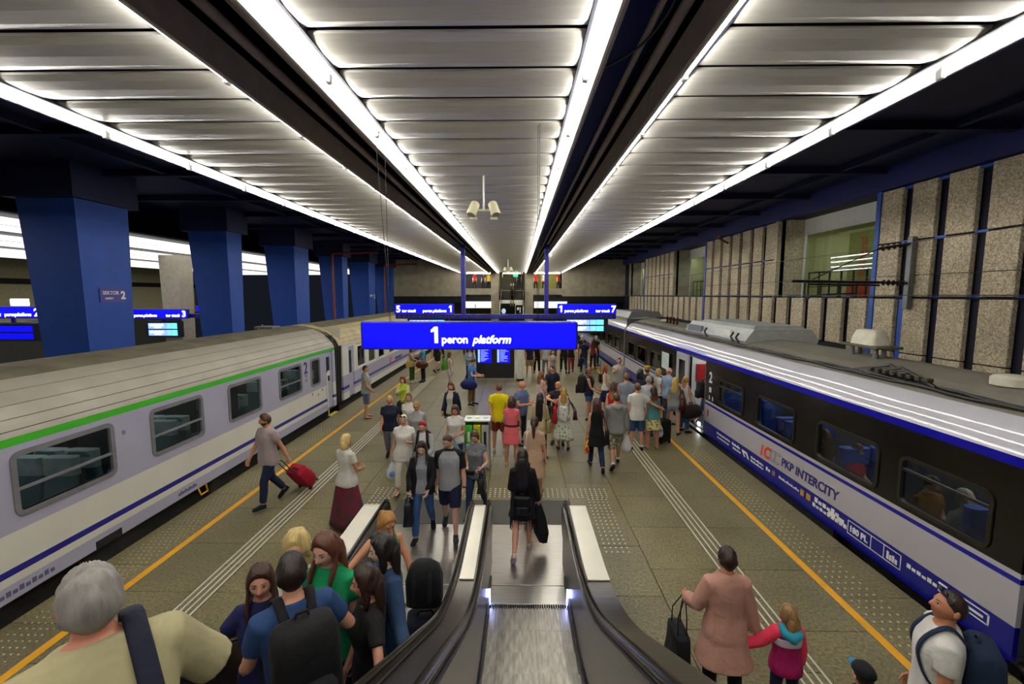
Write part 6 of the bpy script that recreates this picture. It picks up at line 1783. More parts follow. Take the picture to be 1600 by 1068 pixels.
J = person('man in grey raglan tee with black sleeves and navy shorts', -1.16, 7.36, 1.79, 2, 'm', skin='#cf9c80', hair=('crop', '#3d2a1d'), top=G('tee', '#a2a3a3', hem=.81, raglan='#14141b', sl=.8), bot=G('shorts', '#141a36', len=.92), shoes='#2a2c34', pose='walkL', aL=(6, 12, 14, 6), aR=(2, 9, 8, 4), head=(-26, 18), vox=.017)
b = MB(); w_ = J['Lwr']; b.tube([w_ - (0, 0, .012), w_ + (0, 0, .012)], .036, 12, caps='flat'); at_person(b, 'wristwatch', cloth('leather:#17171a'), J, 'dark wristwatch on the left wrist of the man in the raglan tee', 'watch')
J = person('woman in grey patterned top and jeans with a black tote on her arm', -.78, 8.02, 1.65, -6, skin='#d8a98e', hair=('updo', '#4c2e20'), top=G('tee', 'floral:#6b6e76:#b5b2ac:55', hem=.80, off=.02, sl=.3), bot=G('jeans', 'denim:#2a3f66', off=.008), shoes='boot:#2e281e', pose='walkR', aL=(10, 18, 82, -18), aR=(10, 9, 70, -20), head=(-4, 22))
handbag(J, 'L', 'black leather tote hanging from the arm of the woman in the patterned top', 'leather:#151517', (.36, .15, .27), .16, off=(.06, .08, .0), nm='tote_bag')
b = MB(); p0 = J['Rhand']; b.bbox(p0[0] - .09, p0[0] + .09, p0[1] - .05, p0[1] + .03, p0[2] - .03, p0[2] + .07, .02); at_person(b, 'purse', cloth('leather:#131315'), J, 'black purse held at the waist by the woman in the patterned top', 'purse')
J = person('woman with brown bob in white tee carrying a denim jacket over her arm', -1.42, 9.95, 1.64, -8, skin='#c98f70', hair=('bob', '#4e311e'), top=G('tee', '#e9e6de', hem=.82, off=.02), bot=G('jeans', '#27365a'), shoes='#3a3a42', aL=(8, 14, 78, -28), aR=(3, 9, 8, 4), head=(4, 14), w=1.06)
carrier(J, 'L', 'pale denim jacket draped over the arm of the woman with the brown bob', 'denim:#8b9aa6', .52, .34, None, 'denim:#8b9aa6').name = 'folded_jacket'
J = person('woman in open navy jacket and patterned leggings with a beige shoulder bag', -1.86, 12.3, 1.70, -18, skin='#c98a6c', hair=('bob', '#5a3524'), under=G('tee', '#cbc5b8'), top=G('jacket', '#151b33', sl=1.85, gap=34, hem=.72), bot=G('leggings', 'floral:#4a4438:#8c8068:45', len=1.75), shoes='#2a2420', pose='walkL', head=(6, 8))
handbag(J, 'R', 'beige shoulder bag of the woman in the navy jacket', '#a8945e', (.3, .1, .24), .42, True)
J = person('woman with red brown hair in pale yellow cardigan and lime top, hand at her mouth', -3.58, 13.75, 1.60, 4, skin='#dcae94', hair=('bob', '#662317'), under=G('tee', '#b4d032'), top=G('jacket', '#d9d08c', sl=1.95, gap=40, hem=.78, n='cardigan'), bot=G('trousers', '#17171b'), shoes='#2a2a2e', aR=(38, 8, 128, -32), aL=(12, 8, 62, -28), head=(-4, 10))
handbag(J, 'L', 'black bag held in front by the woman in the yellow cardigan', '#18181b', (.36, .16, .26), .04, off=(-.08, -.02, 0))
J = person('man in grey tee and plaid shorts standing by the left train doors', -5.1, 14.8, 1.78, 112, 'm', skin='#bf8a6c', hair=('crop', '#1f1613'), top=G('tee', '#a6a8a2', hem=.82, off=.022), bot=G('shorts', 'plaid:#28324a:#74809a:9', len=1.0), shoes='sandal:#46221e', aR=(4, 14, 44, -12), aL=(4, 12, 40, -12), w=1.08, fat=1.12)
# ---- further down the left side
J = person('woman in green trousers embracing a man beside the left train', -5.02, 21.0, 1.66, 80, skin='#c98f70', hair=('bob', '#4d2b1b'), top=G('tee', '#ab9f90'), bot=G('trousers', '#37592a'), shoes='#d8cfc0', aL=(55, 14, 80, -6), aR=(45, 10, 70, -6), vox=FAR)
handbag(J, 'R', 'tan handbag of the woman in green trousers', '#bb9c50', (.36, .16, .26), .36, True)
J = person('man in sky blue shirt embracing the woman in green trousers', -4.52, 21.1, 1.80, -88, 'm', skin='#c98f70', hair=('short', '#3a261a'), top=G('tee', '#5b98c6', n='shirt'), bot=G('trousers', '#15161b'), shoes='#1a1a1c', aL=(50, 14, 76, -8), aR=(55, 14, 80, -8), vox=FAR)
duffel(J, 'L', 'brown leather bag carried by the man in the sky blue shirt', 'leather:#5a2c18', .42, .16, .58)
person('man in black walking away beyond the embracing couple', -4.35, 23.8, 1.78, 150, 'm', hair=('crop', '#201612'), top=G('tee', '#15161c'), bot=G('shorts', '#1a1b22'), pose='walkL', vox=FAR)
person('distant person in black leggings and white shoes by the left yellow line', -4.68, 27.2, 1.72, 0, hair=('pony', '#3a2518'), top=G('long', '#171a28', sl=1.9), bot=G('leggings', '#141418', len=1.9), shoes='#eceae4', vox=FAR)
person('far person in dark blue by the left train, walking towards the escalators', -3.6, 30.5, 1.75, 10, 'm', hair=('short', '#2a1c14'), top=G('tee', '#1d2a4a'), bot=G('jeans', '#20222c'), pose='walkR', vox=.03)
J = person('young woman in cream top and pale shorts with a green backpack', -2.97, 19.3, 1.65, 105, skin='#cf9878', hair=('bob', '#482616'), top=G('tank', '#ddd6ca', sl=0), bot=G('shorts', '#b9c4cc', len=.55), shoes='#eceae4', vox=FAR)
backpack(J, 'bright green backpack on the young woman in pale shorts', '#4f8a2a', (.32, .2, .52))
J = person('man in blue tee and khaki trousers looking at his phone', -1.74, 16.6, 1.78, 72, 'm', skin='#d6a284', hair=('short', '#1f1713'), top=G('tee', '#4a80c4', off=.02), bot=G('trousers', '#7a6134', off=.018), shoes='sole:#20283c', aL=(22, 8, 84, -16), aR=(24, 8, 88, -14), head=(0, 30), vox=.023)
duffel(J, 'R', 'navy duffel bag slung across the man in the blue tee', '#16205c', .46, .17, .62)
b = MB(); p0 = J['Rhand']; b.bbox(p0[0] - .035, p0[0] + .04, p0[1] - .06, p0[1] + .07, p0[2] + .01, p0[2] + .025, .005); at_person(b, 'phone', cloth('leather:#1a1a1e'), J, 'phone in the hands of the man in the blue tee', 'phone')
person('woman in denim jacket and black trousers leaning by the departure board cabinet', -2.28, 21.0, 1.70, 20, hair=('long', '#4a2a1a'), under=G('tee', '#b8b4ac'), top=G('jacket', 'denim:#8ba4b8', sl=1.9, hem=.86), bot=G('leggings', '#141418', len=1.9), shoes='#1a1a1c', aL=(14, 10, 95, -40), aR=(14, 10, 90, -40), vox=FAR)
# ---- middle of the platform
J = person('man in bright yellow polo shirt and rust red shorts with hands behind his back', -.50, 11.55, 1.82, 176, 'm', skin='#c98f6e', hair=('crop', '#5a3a22'), top=G('tee', '#f0df0c', hem=.80, off=.024, n='polo_shirt'), bot=G('shorts', '#7d3522', len=.86), shoes='sole:#e6e4de', aL=(-22, 12, -26, -22), aR=(-22, 12, -26, -22), w=1.04)
J = person('woman in coral pink dress with dark belt and brown bob seen from behind', -.16, 10.55, 1.68, 172, skin='#cf9676', hair=('bob', '#3a1d14'), top=G('dress', '#f26f78', hem=.60, flare=.035, sl=.28, belt='#4a1622'), shoes='#d9a68e', aR=(14, 12, 50, -6), aL=(6, 10, 60, -10), w=1.04)
handbag(J, 'R', 'cream handbag on the arm of the woman in the pink dress', '#d9cdb4', (.3, .1, .26), .12)
J = person('bald man in slate blue shirt with folded arms beside the woman in pink', .08, 12.15, 1.78, 55, 'm', skin='#cf8e70', hair=('bald', '#6a5a4a'), top=G('tee', '#5f7198', hem=.82, off=.024, n='shirt'), bot=G('trousers', '#20263c'), shoes='#20202a', aL=(22, 12, 104, -34), aR=(20, 12, 98, -36), head=(20, 8), w=1.1, fat=1.15)
handbag(J, 'R', 'cream paper bag held by the bald man in the slate shirt', '#ddd6c4', (.24, .08, .36), .06, nm='paper_bag', cat='bag')
J = person('woman with very long black hair in a beige jacket and black leggings', .54, 11.0, 1.68, 166, hair=('vlong', '#100c0c'), top=G('coat', '#bfb288', hem=.70, sl=1.95, flare=.03, n='jacket'), bot=G('leggings', '#141418', len=1.9), shoes='#2a2226', aR=(10, 12, 70, -10))
handbag(J, 'R', 'beige shoulder bag of the woman with very long black hair', '#a08a5e', (.34, .12, .30), .38, True)
J = person('woman in beige dress with dark ponytail seen from behind, on the phone', .32, 8.72, 1.70, 172, skin='#cf9474', hair=('pony', '#38211a'), top=G('dress', '#cfab8c', hem=.52, flare=.05, sl=.75), shoes='#a87a48', aL=(30, 14, 140, -20), aR=(2, 12, 8, 6), pose='walkR', w=1.06)
handbag(J, 'L', 'white and pink shoulder bag of the woman in the beige dress', '#e6cfc8', (.32, .1, .28), .34, True, dx=-.06)
b = MB(); p0 = J['Lhand']; b.bbox(p0[0] - .02, p0[0] + .01, p0[1] - .04, p0[1] + .04, p0[2] - .06, p0[2] + .08, .005); at_person(b, 'phone', cloth('leather:#4a2fa8'), J, 'purple phone at the ear of the woman in the beige dress', 'phone')
J = person('woman in black with fringed skirt and very long dark hair stepping off the escalator', .07, 6.86, 1.70, 178, skin='#c88d70', hair=('vlong', '#140d0b'), top=G('long', '#0f0d10', sl=1.9, hem=.80, off=.026, n='jacket'), bot=G('skirt', '#0e0c0e', hem=.66, flare=.04, fringe=.24), shoes='#c2aca2', lL=(-16, 2, -46, 2), lR=(16, 2, 4, 1), aL=(4, 10, 60, -8), aR=(0, 16, 14, 8), vox=.016)
b = MB(); p0 = J['Rhand']; a_ = np.linspace(0, 2 * math.pi, 16, endpoint=False)
b.loft([sring(w_, d_, 0, 0, 16) * [1, 1, 0] + p0 + np.array((x_, 0, z_)) + np.stack([np.cos(a_ * 4) * .008, np.sin(a_ * 5) * .008, a_ * 0], 1) for z_, w_, d_, x_ in ((.03, .05, .03, 0), (0, .07, .05, .0), (-.2, .11, .06, -.03), (-.45, .12, .06, -.07), (-.62, .06, .03, -.10))])
at_person(b, 'folded_jacket', cloth('#111013'), J, 'black jacket carried by the woman in the fringed skirt', 'jacket')
backpack(J, 'small black leather bag low on the back of the woman in the fringed skirt', 'leather:#111013', (.30, .12, .28), zc=.93)
J = person('bald man with orange glasses on his head hugging a blonde woman', 1.10, 12.2, 1.76, -8, 'm', skin='#d69a78', hair=('bald', '#6a5a4a'), top=G('tee', '#2a2326'), bot=G('shorts', '#5c5148'), shoes='#2a2420', aL=(72, 26, 84, -42), aR=(72, 26, 84, -42), head=(-14, 10), glasses=('up', 'dark', '#d88a1c'))
J = person('blonde woman in green and white skirt being hugged, seen from behind', 1.2, 11.72, 1.66, 174, skin='#d0997a', hair=('longf', '#a57e3a'), top=G('tee', '#c9c8b4'), bot=G('skirt', 'floral:#e2e4da:#86b04c:12', hem=.32, flare=.12), shoes='#3a2a24', aL=(62, 18, 78, -20), aR=(62, 18, 78, -20))
handbag(J, 'L', 'bright red bag on the left side of the hugged blonde woman', '#c2151f', (.30, .12, .44), .22, True)
backpack(J, 'white and grey drawstring bag on the back of the hugged blonde woman', 'floral:#dcdad4:#8f8d96:14', (.26, .12, .38), zc=1.1)
handbag(J, 'R', 'maroon handbag on the right arm of the hugged blonde woman', 'leather:#4c1a22', (.30, .13, .24), .30, True, dx=.08)
J = person('girl in pink floral dress with long light brown hair holding a trolley', .74, 14.5, 1.62, 125, hair=('longf', '#7c4b26'), top=G('dress', 'floral:#e8c8c4:#b8464e:26', hem=.66, flare=.05, sl=.2), shoes='#d8cfc0', aR=(10, 10, 40, 0), aL=(10, 10, 50, 0), vox=.023)
J = person('man in navy polo with a dark rucksack behind the hugging couple', 1.14, 14.85, 1.78, -20, 'm', skin='#c98f72', hair=('crop', '#1d1512'), top=G('tee', '#141b33'), bot=G('trousers', '#1e2028'), aR=(18, 14, 96, -22), head=(-34, 4), vox=.023)
backpack(J, 'dark rucksack on the man in the navy polo', '#2a2a26', (.32, .2, .5))
suitcase('dark suitcase with raised handle beside the girl in the pink dress', 1.0, 14.15, 0, '#1d1f28', (.34, .22, .5), 40, 0, .45)
# ---- behind, under the big sign
for lab, x, y, h, r, sx, hr, tp_, bt, sh, ps in (
    ('man in navy tee and khaki shorts right of the cream pillar', .58, 22.6, 1.80, 8, 'm', ('short', '#2a1c14'), G('tee', '#1b213c'), G('shorts', '#ab8d55', len=.9), 'sole:#a8b060', 'stand'),
    ('person in all black behind the man in khaki shorts', .98, 23.6, 1.76, 165, 'm', ('short', '#1c1412'), G('tee', '#121318'), G('jeans', '#14151a'), '#101012', 'stand'),
    ('man in pale grey shirt and grey trousers seen from behind', 1.40, 22.7, 1.82, 178, 'm', ('short', '#4a3a2c'), G('tee', '#c4c4c0', hem=.82), G('trousers', '#78787e'), '#20202a', 'stand'),
    ('girl in grey sleeveless top facing the camera under the big sign', 1.56, 20.5, 1.62, 2, 'f', ('long', '#2e1b13'), G('tank', '#a19e95', sl=0), G('trousers', '#8c877c'), '#3a3a3a', 'stand'),
    ('man in black tee and black trousers walking away under the sign', 2.38, 23.6, 1.80, 178, 'm', ('crop', '#1a1412'), G('tee', '#17191f'), G('trousers', '#15161c'), '#3a4a4a', 'walkL'),
    ('person in black top and rust red trousers walking away', 2.78, 23.6, 1.74, 178, 'f', ('pony', '#2a1a14'), G('tee', '#15141a'), G('trousers', '#8f3e22'), '#4a3428', 'walkR'),
    ('man in navy tee and blue jeans near the right yellow line', 3.44, 23.55, 1.80, 176, 'm', ('crop', '#2c1f18'), G('tee', '#161d36'), G('jeans', 'denim:#2e4a74'), '#26303a', 'walkL'),
    ('grey haired person boarding the far right train car', 4.55, 26.2, 1.76, 130, 'm', ('short', '#b5a896'), G('tee', '#1b1d26'), G('trousers', '#1c1d24'), '#1a1a1c', 'stand'),
    ('person in white cap and dark top far down the right train', 3.75, 26.6, 1.74, 170, 'm', ('short', '#d9d4c8'), G('tee', '#22242c'), G('jeans', '#23252e'), '#1a1a1c', 'stand'),
    ('person in red and dark clothes between the far queue and the train', 4.15, 24.9, 1.72, 150, 'f', ('long', '#3a2218'), G('tee', '#6e1d24'), G('jeans', '#20222c'), '#1a1a1c', 'stand')):
    J = person(lab, x, y, h, r, sx, hair=hr, top=tp_, bot=bt, shoes=sh, pose=ps, vox=FAR)
    if 'blue jeans near' in lab: handbag(J, 'L', 'dark holdall carried by the man in navy tee near the right yellow line', '#1a1a1e', (.44, .2, .3), .1)
suitcase('black case strapped on a yellow trolley near the right train', 4.0, 21.0, 0, '#16161a', (.42, .28, .36), 10, 0, .6)
# ---- queue at the train door
J = person('woman in navy sleeveless top and denim shorts carrying a big dark rucksack', 2.34, 14.65, 1.72, 72, skin='#c98a68', hair=('bun', '#7a4826'), top=G('tank', '#141b36', sl=0, z1=1.44), bot=G('shorts', 'denim:#40618e', len=.6), shoes='#3a2a24', aL=(18, 8, 60, -10), aR=(18, 8, 56, -12), glasses=('up', 'dark'), w=1.1, vox=.023)
backpack(J, 'big dark rucksack on the woman in denim shorts', '#1d1c18', (.36, .26, .58))
person('woman with long auburn hair in white top and navy skirt', 3.04, 15.5, 1.70, 74, hair=('vlong', '#8a4422'), top=G('tank', '#e6e2d8', sl=0), bot=G('skirt', '#141d48', hem=.45, flare=.08), shoes='#3a2a24', aR=(12, 8, 30, -6), vox=.023)
J = person('young man in grey tee and rust shorts with his hand at his mouth', 3.74, 16.6, 1.80, -12, 'm', skin='#cf9676', hair=('crop', '#1e1512'), top=G('tee', '#aaa8a2', off=.022), bot=G('shorts', '#b4512a', len=.9), shoes='#e0ded8', aR=(52, 8, 142, -34), aL=(4, 12, 30, -6), vox=.023)
handbag(J, 'L', 'small black cross body bag of the young man in the grey tee', '#17171a', (.22, .08, .2), .5, True)
J = person('woman in long sheer black top and dark jeans with curly auburn hair', 1.83, 10.3, 1.68, 178, skin='#d2a184', hair=('curly', '#47271a'), top=G('dress', '#0f0f13', hem=.64, flare=.05, sl=0, n='long_top'), bot=G('jeans', '#18264a', off=.008), shoes='#131316', pose='walkL', aL=(4, 12, 10, 6), aR=(-6, 12, 0, 6), w=1.02, vox=.018)
handbag(J, 'L', 'red and yellow printed bag carried by the woman in sheer black', 'camo:#c8301c:#e8b83a:16', (.30, .1, .34), .02, nm='shopping_bag', cat='bag')
handbag(J, 'R', 'black shoulder bag of the woman in sheer black', '#121214', (.28, .12, .34), .42, True)
J = person('man in grey hoodie and camouflage shorts walking away', 2.32, 10.5, 1.80, 180, 'm', skin='#c98f70', hair=('crop', '#49321f'), top=G('hoodie', '#8d908c', sl=1.9, off=.034, hem=.82, cuff=.0), bot=G('shorts', 'camo:#bab39d:#716c59:22', len=1.08, off=.03), shoes='sock:#17171a:#e8e6e0', pose='walkR', aR=(4, 14, 8, 8), w=1.06, vox=.018)
carrier(J, 'R', 'white carrier bag with blue print held by the man in the hoodie', '#e8e8ea', .44, .26, '#2c4a9a', '#e8e8ea')
J = person('girl with dip dyed blonde hair in a red top, behind the hoodie', 2.66, 12.5, 1.66, 170, hair=('long', '#2c1a12>#b8843c'), top=G('tank', '#c41a24', sl=0, z1=1.43), bot=G('jeans', '#26376c'), shoes='#2a2a30')
handbag(J, 'R', 'red bag on the shoulder of the girl with dip dyed hair', '#bf1a22', (.3, .14, .34), .3, True)
person('man in blue grey shirt and beige shorts in the boarding queue', 3.20, 13.2, 1.80, 172, 'm', hair=('short', '#6a4626'), top=G('tee', '#919caa', hem=.80, off=.024, n='shirt'), bot=G('shorts', '#b5aa9e', len=.9), shoes='#3a3a40')
J = person('man in white tee and denim shorts with his arm around a woman', 3.15, 11.75, 1.80, 178, 'm', skin='#cf9676', hair=('crop', '#5a3e24'), top=G('tee', '#ece9e2', hem=.80, off=.022), bot=G('shorts', 'denim:#36537e', len=.95), shoes='sock:#1d222c:#e8e6e0', aR=(-4, 48, 28, 62), aL=(4, 9, 14, 4), vox=.018)
J = person('woman in teal top and yellow floral skirt held by the man in white', 3.60, 11.85, 1.68, 182, skin='#c98868', hair=('half', '#341a12>#7c4420'), top=G('tank', '#4f9096', sl=0, z1=1.43), bot=G('skirt', 'floral:#dcd394:#5c2c2c:15', hem=.56, flare=.07), shoes='sandal:#a83a2c', aL=(2, 10, 8, 4), aR=(2, 10, 10, 4), vox=.018)
carrier(J, 'R', 'white carrier bag beside the floral skirt', '#dfe2e8', .44, .28, '#3a5a9a', '#dfe2e8')
J = person('dark haired man in purple and black in the boarding queue', 3.86, 14.15, 1.74, 140, 'm', skin='#b57a58', hair=('curly', '#14100e'), top=G('tee', '#2c2540'), bot=G('jeans', '#1d202c'))
person('man wearing a yellow straw hat in the boarding queue', 4.22, 14.65, 1.78, 130, 'm', skin='#b98262', hair=('crop', '#5a4a3a'), top=G('tee', '#36352f'), bot=G('trousers', '#2a2b30'), hat=('straw', '#cfa740'))
person('grey haired man in pale blue tee in the boarding queue', 3.80, 13.0, 1.76, 150, 'm', hair=('short', '#a6a299'), top=G('tee', '#bfc9d2'), bot=G('trousers', '#50545e'))
person('woman with short fair hair in white blouse near the train door', 4.62, 14.75, 1.68, 110, hair=('bob', '#c2a064'), top=G('tee', '#e9e6de', n='blouse'), bot=G('trousers', '#17181e'))
person('balding elderly man in light blue shirt facing the train door', 4.78, 14.2, 1.82, 112, 'm', skin='#cf977a', hair=('ring', '#c9c4ba'), top=G('tee', '#94aacb', hem=.82, off=.024, n='shirt'), bot=G('trousers', '#585b62'), w=1.06)
J = person('blonde woman in grey striped tee and short denim shorts at the door', 4.60, 13.08, 1.70, 150, skin='#cf9676', hair=('longf', '#c8a356'), top=G('tee', 'stripe:#6a6f71:#a9aba7:11', hem=.86), bot=G('shorts', 'denim:#8ea5bd', len=.42), shoes='sole:#1d222c')
handbag(J, 'R', 'maroon shoulder bag of the woman in the striped tee', 'leather:#54141f', (.40, .18, .32), .30, True)
J = person('blonde woman with ponytail in white tank top and jeans about to board', 5.0, 13.35, 1.70, 118, skin='#cf9676', hair=('pony', '#bf8f4c'), top=G('tank', '#e8e4da', sl=0), bot=G('jeans', 'denim:#3c5f92'), shoes='#20242c', aR=(6, 12, 20, 0))
duffel(J, 'R', 'dark brown holdall of the woman in the white tank top', '#2b1a1a', .5, .2, .72)
suitcase('black suitcase standing behind the woman in the floral skirt', 4.05, 12.35, 0, '#151518', (.38, .25, .6), 200, 0, .3)
J = person('person in red top and denim shorts climbing into the train doorway', 5.78, 13.62, 1.72, 96, 'm', z=.06, skin='#c98f70', hair=('short', '#3a2418'), top=G('tee', '#cf3a40'), bot=G('shorts', 'denim:#4a6c9e', len=.9), shoes='#17171c', pose='walkR')
backpack(J, 'black backpack on the person climbing into the train', '#17181d', (.32, .2, .5))
# ---- right foreground
J = person('woman in long dusty pink coat seen from behind, hand in hand with a child', 2.0, 4.1, 1.70, 178, skin='#c98668', hair=('short', '#25140e'), top=G('coat', '#c59383', hem=.60, sl=1.85, flare=.07, off=.034, cuff=.008), bot=G('leggings', '#141317', len=1.9), shoes='#dcdad4', aL=(12, 22, 70, 6), aR=(2, 18, 6, 16), vox=.0145, w=1.06, under=G('tee', '#e6e2d4', hem=.9))
handbag(J, 'L', 'large black bag on the arm of the woman in the pink coat', '#141318', (.42, .2, .44), .26, off=(.10, .16, -.02))
J2 = person('small child in crimson and coral jacket with teal hood held by the hand', 2.56, 4.02, 1.16, 176, skin='#dcab90', hair=('half', '#8a683f'), top=G('hoodie', '#a5185c', sl=1.9, off=.045, raglan='#f2415f', hem=.80, n='jacket'), bot=G('leggings', '#1a2242', len=1.9), shoes='#3a3a5a', aL=(10, 48, 22, 66), aR=(4, 14, 12, 4), vox=.017, head=(24, -4))
b = MB(); b.loft([J2['T'](sring(*(np.array(J2['tr'](z_)) + (.056, .056, 0)), z_, 20)) * J2['s'] + (0, 0, J2['dz'] * J2['s']) for z_ in (1.24, 1.26, 1.33, 1.35)]); o = b.build('chest_band', cloth('#d9d2de'), J2['body'], smooth=2)
b = MB(); q = [J2['back'](x_, y_, z_) for x_, y_, z_ in ((-.10, .02, 1.50), (-.09, .13, 1.45), (0, .17, 1.42), (.09, .13, 1.45), (.10, .02, 1.50))]; b.tube(q, [.03, .045, .055, .045, .03], 10); b.build('hood', cloth('#2f9cb4'), J2['body'], smooth=2)
person('child in a black cap with blue peak at the bottom edge, back turned', 2.70, 3.28, 1.22, 176, 'm', hair=('crop', '#2a1c14'), top=G('tee', '#1c2438', off=.024), bot=G('shorts', '#22304a'), hat=('cap', '#14171b', '#2a86b8'), vox=.017)
J = person('tanned man in white tee with navy backpack looking up, sunglasses on his head', 3.28, 3.30, 1.84, -122, 'm', skin='#b97a58', hair=('crop', '#2c1d14'), top=G('tee', '#e8e5de', hem=.82, off=.022), bot=G('shorts', '#2a3040'), shoes='#2a2a2e', head=(12, -18), glasses=('up', 'dark', '#1a2230'), vox=.0135, w=1.05)
backpack(J, 'navy backpack on the tanned man in the white tee', '#1a2a44', (.34, .2, .46), pocket='#24354e')
# ---- riders on the crowded escalator
def rider(lab, x, y, *a, **k): return person(lab, x, y, *a, z=onstep(y), **k)
J = rider('grey haired man in khaki shirt looking away, lowest left corner of the crowded escalator', -1.19, 1.17, 1.63, 228, 'm', skin='#c9846a', hair=('short', '#8f8a86'), top=G('tee', '#b7ae86', sl=.95, off=.03, hem=.80, cuff=.018, n='shirt'), bot=G('trousers', '#3a3a34'), aL=(6, 12, 20, 4), aR=(14, 34, 70, -6), lean=28, head=(4, -14), vox=.0125, w=1.1, fat=1.12)
backpack(J, 'navy shoulder bag on the back of the grey haired man in khaki', '#1c2036', (.36, .18, .34), straps=False, zc=.98, pocket='#6b6d74')
b = MB(); b.tube([J['back'](*q) for q in ((-.10, -.10, 1.44), (-.105, -.03, 1.535), (-.105, .06, 1.535), (-.11, .135, 1.44), (-.12, .175, 1.28), (-.12, .18, 1.12))], [(.032, .010)] * 6, 8, up=(0, 0, 1)); at_person(b, 'bag_strap', cloth('#191d30'), J, 'dark navy strap across the shoulder of the grey haired man in khaki', 'strap')
J = rider('brunette woman in navy tee facing the camera, hand on the left handrail', -1.70, 2.78, 1.58, 18, 'f', skin='#c98f76', hair=('longf', '#3a2015'), top=G('tee', '#1a1d4c', sl=.5), bot=G('jeans', '#1d2130'), aR=(18, 44, 40, 62), aL=(6, 9, 40, -12), head=(4, 0), vox=.0125)
J = rider('man in blue tee with a black backpack seen from behind on the escalator', -1.27, 2.38, 1.64, 220, 'm', skin='#cf9678', hair=('short', '#1d120d'), top=G('tee', '#24416f', sl=.62, off=.02), bot=G('jeans', '#1a2036'), aL=(16, 14, 52, 0), aR=(4, 34, 66, -4), lean=5, head=(-14, 6), vox=.0135, w=1.06)
backpack(J, 'large black backpack on the man in the blue tee', '#121215', (.36, .24, .52), pocket='#1b1b1f')
J = rider('woman with long brown hair in emerald green top on the escalator', -1.33, 2.98, 1.71, -6, 'f', skin='#d3a088', hair=('longf', '#573120'), top=G('tee', '#0f8f58', sl=.5), bot=G('jeans', '#23304e'), head=(-10, 8), vox=.0135)
rider('blonde person half hidden behind the woman in green on the escalator', -1.72, 3.30, 1.74, 14, 'f', hair=('curly', '#cdb276'), top=G('tee', '#d8cdbc'), bot=G('trousers', '#8a8478'), vox=.017)
J = rider('girl with dark hair in black tee, her hand on the middle handrail', -1.0, 2.80, 1.57, -58, 'f', skin='#c98e72', hair=('long', '#2c1810'), top=G('tee', '#19191b', sl=.55), bot=G('jeans', '#1b1d24'), aL=(8, 46, 22, 72), aR=(6, 9, 30, -8), head=(-12, 2), vox=.0125, grip=(35, 25))
J = rider('woman with black hair and sunglasses on her head in a denim jacket', -.98, 3.12, 1.61, -52, 'f', skin='#dcb49c', hair=('long', '#16100f'), top=G('long', 'denim:#2a4468', sl=1.8, off=.024, n='denim_jacket'), bot=G('jeans', '#20283c'), aL=(10, 40, 20, 66), aR=(6, 9, 30, -8), glasses=('up', 'dark'), head=(-18, 4), vox=.0135, grip=(40, 25))
J = rider('woman with blonde ponytail in olive vest bending over at the escalator foot', -1.46, 4.62, 1.82, 30, 'f', skin='#c98a66', hair=('pony', '#a8763a'), top=G('tank', '#5f7a48', sl=0), bot=G('jeans', 'denim:#9aa6b4'), aR=(30, 52, 34, 56), aL=(26, 14, 22, 4), lean=10, head=(10, 22), vox=.0155)
suitcase('tall dark navy suitcase standing on the escalator beside the bending woman', -.97, 4.4, onstep(4.4), '#171a2c', (.38, .28, .66), 10, 0, .3)
b = MB(); zb = onstep(4.4) + .86
b.loft([slab_ring((-.97, 4.39, zb + .46 * q), (1, 0, 0), (0, 1, 0), .36 * k, .26 * k, .07) for q, k in ((0, .8), (.06, 1), (.6, 1.02), (.85, .85), (.97, .55), (1, .3))])
o = b.build('rucksack', cloth('#121316'), org=(-.97, 4.39, zb), smooth=2); tag(o, 'black rucksack resting on top of the tall navy suitcase', 'backpack')
b = MB(); b.tube([(-1.05, 4.28, zb + .4), (-1.05, 4.24, zb + .2), (-1.05, 4.26, zb + .05)], [(.02, .008)] * 3, 6); b.build('strap', cloth('#1a1b20'), o, smooth=2)
b = MB(); b.tube([(-.89, 4.28, zb + .4), (-.89, 4.24, zb + .2), (-.89, 4.26, zb + .05)], [(.02, .008)] * 3, 6); b.build('strap', cloth('#1a1b20'), o, smooth=2)
# ---- passengers behind the train windows
for lab, x, y, r, hr, c, sx in (
    ('passenger in red top behind the third window of the right train', 5.88, 7.70, 12, ('short', '#6a4228'), '#cc2440', 'f'),
    ('passenger in olive behind the third window, resting her head on a hand', 5.9, 8.5, 170, ('long', '#5a3a20'), '#5c4a22', 'f'),
    ('passenger in brown top behind the nearest right train window', 5.9, 6.3, 8, ('short', '#3a2a1a'), '#8a5a1c', 'm'),
    ('passenger in pale top with fair hair behind the nearest right train window', 5.92, 5.8, 175, ('bob', '#c8b48c'), '#b9b4aa', 'f')):
    person(lab, x, y, 1.66, r, sx, z=-.13, hair=hr, top=G('tee', c), bot=G('trousers', '#2a2c34'), pose='sit', head=(20, 6), vox=.023)
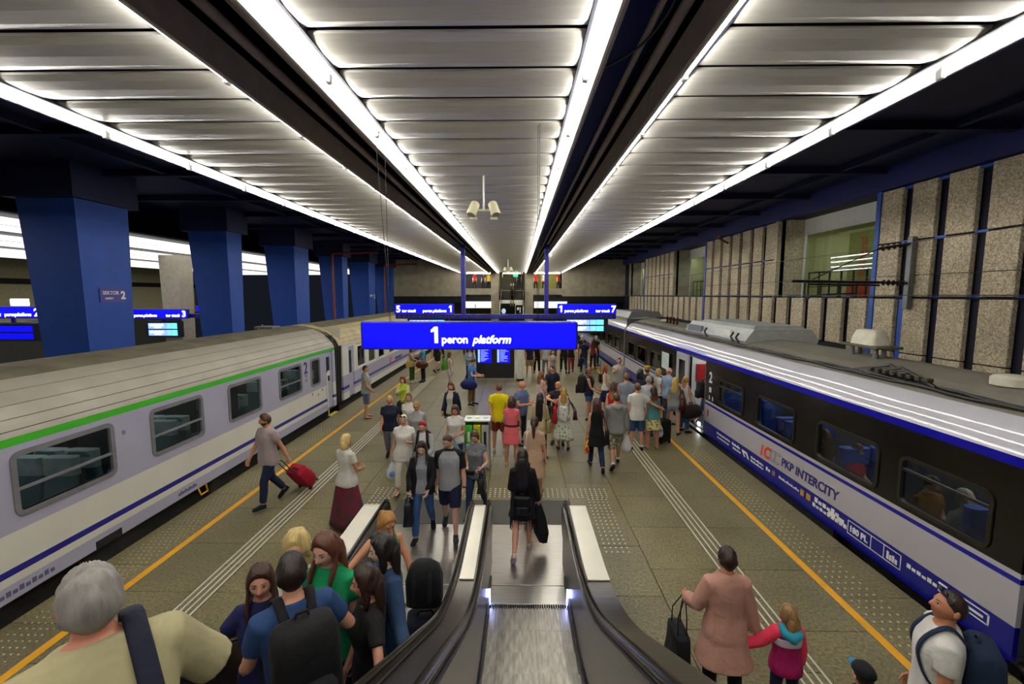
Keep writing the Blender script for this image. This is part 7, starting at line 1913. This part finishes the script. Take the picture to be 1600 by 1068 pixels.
# ---- far mezzanine and the far escalator
for lab, x, y, z, c, r, hc_ in (
    ('tiny person in white shirt at the top of the far right escalator', -.1, 46.3, 5.7, '#e9e6da', 170, '#4a3020'),
    ('tiny person in dark blue on the far right escalator', .05, 43.6, 4.65, '#1d2438', 180, '#20160f'),
    ('tiny person in grey shirt halfway up the far right escalator', .12, 44.6, 5.22, '#9aa0aa', 180, '#6a4a30'),
    ('tiny person in red behind the left mezzanine parapet', -4.3, 44.5, 4.6, '#a8202a', 20, '#3a2418'),
    ('tiny person in black and white behind the left mezzanine parapet', -3.4, 44.3, 4.6, '#2a2a2e', -30, '#8a6a3a'),
    ('tiny person in yellow behind the left mezzanine parapet', -2.9, 44.6, 4.6, '#c8b02a', 10, '#3a2418'),
    ('tiny person in red behind the right mezzanine parapet', 1.7, 44.4, 4.6, '#b81c24', 0, '#2a1a14'),
    ('tiny person in red dress at the right end of the mezzanine', 3.9, 44.6, 4.6, '#a8281c', 30, '#2a1a14'),
    ('tiny person in patterned white at the right mezzanine parapet', 2.5, 44.5, 4.6, 'stripe:#e0dcd8:#8a2a5a:8', -10, '#4a3020')):
    person(lab, x, y, 1.72, r, 'f' if 'red' in lab else 'm', z=z, hair=('short', hc_), top=G('tee', c), bot=G('trousers', '#2a2a30'), vox=.034)
far_cols = ['#c8c4bc', '#22283a', '#7a2a2a', '#3a4a6a', '#b89a6a', '#2a2a2c', '#8a9aa8', '#5a3a4a', '#e0dcd0', '#4a5a3a']
words = ['pale', 'navy', 'maroon', 'slate blue', 'tan', 'black', 'grey blue', 'plum', 'white', 'olive']
spots_ = [(-3.9, 33.5), (-2.9, 29.4), (-2.2, 36.5), (.9, 30.2), (1.5, 33.0), (2.3, 28.6), (2.9, 31.5), (3.5, 35.5), (3.2, 29.6), (.7, 36.6)]
for i, (x, y) in enumerate(spots_):
    person('distant person in a %s top beyond the sign gantry' % words[i], x, y, 1.66 + .03 * (i % 5), (0, 180, 20, 170)[i % 4], 'mf'[i % 2], hair=('short' if i % 2 == 0 else 'long', ['#2a1c14', '#5a3a22', '#1a1210'][i % 3]), top=G('tee', far_cols[i]), bot=G('jeans', ['#20242e', '#2c3e60', '#4a4a48'][i % 3]), pose=('walkL', 'stand', 'walkR')[i % 3], vox=.034)
flush_remesh()
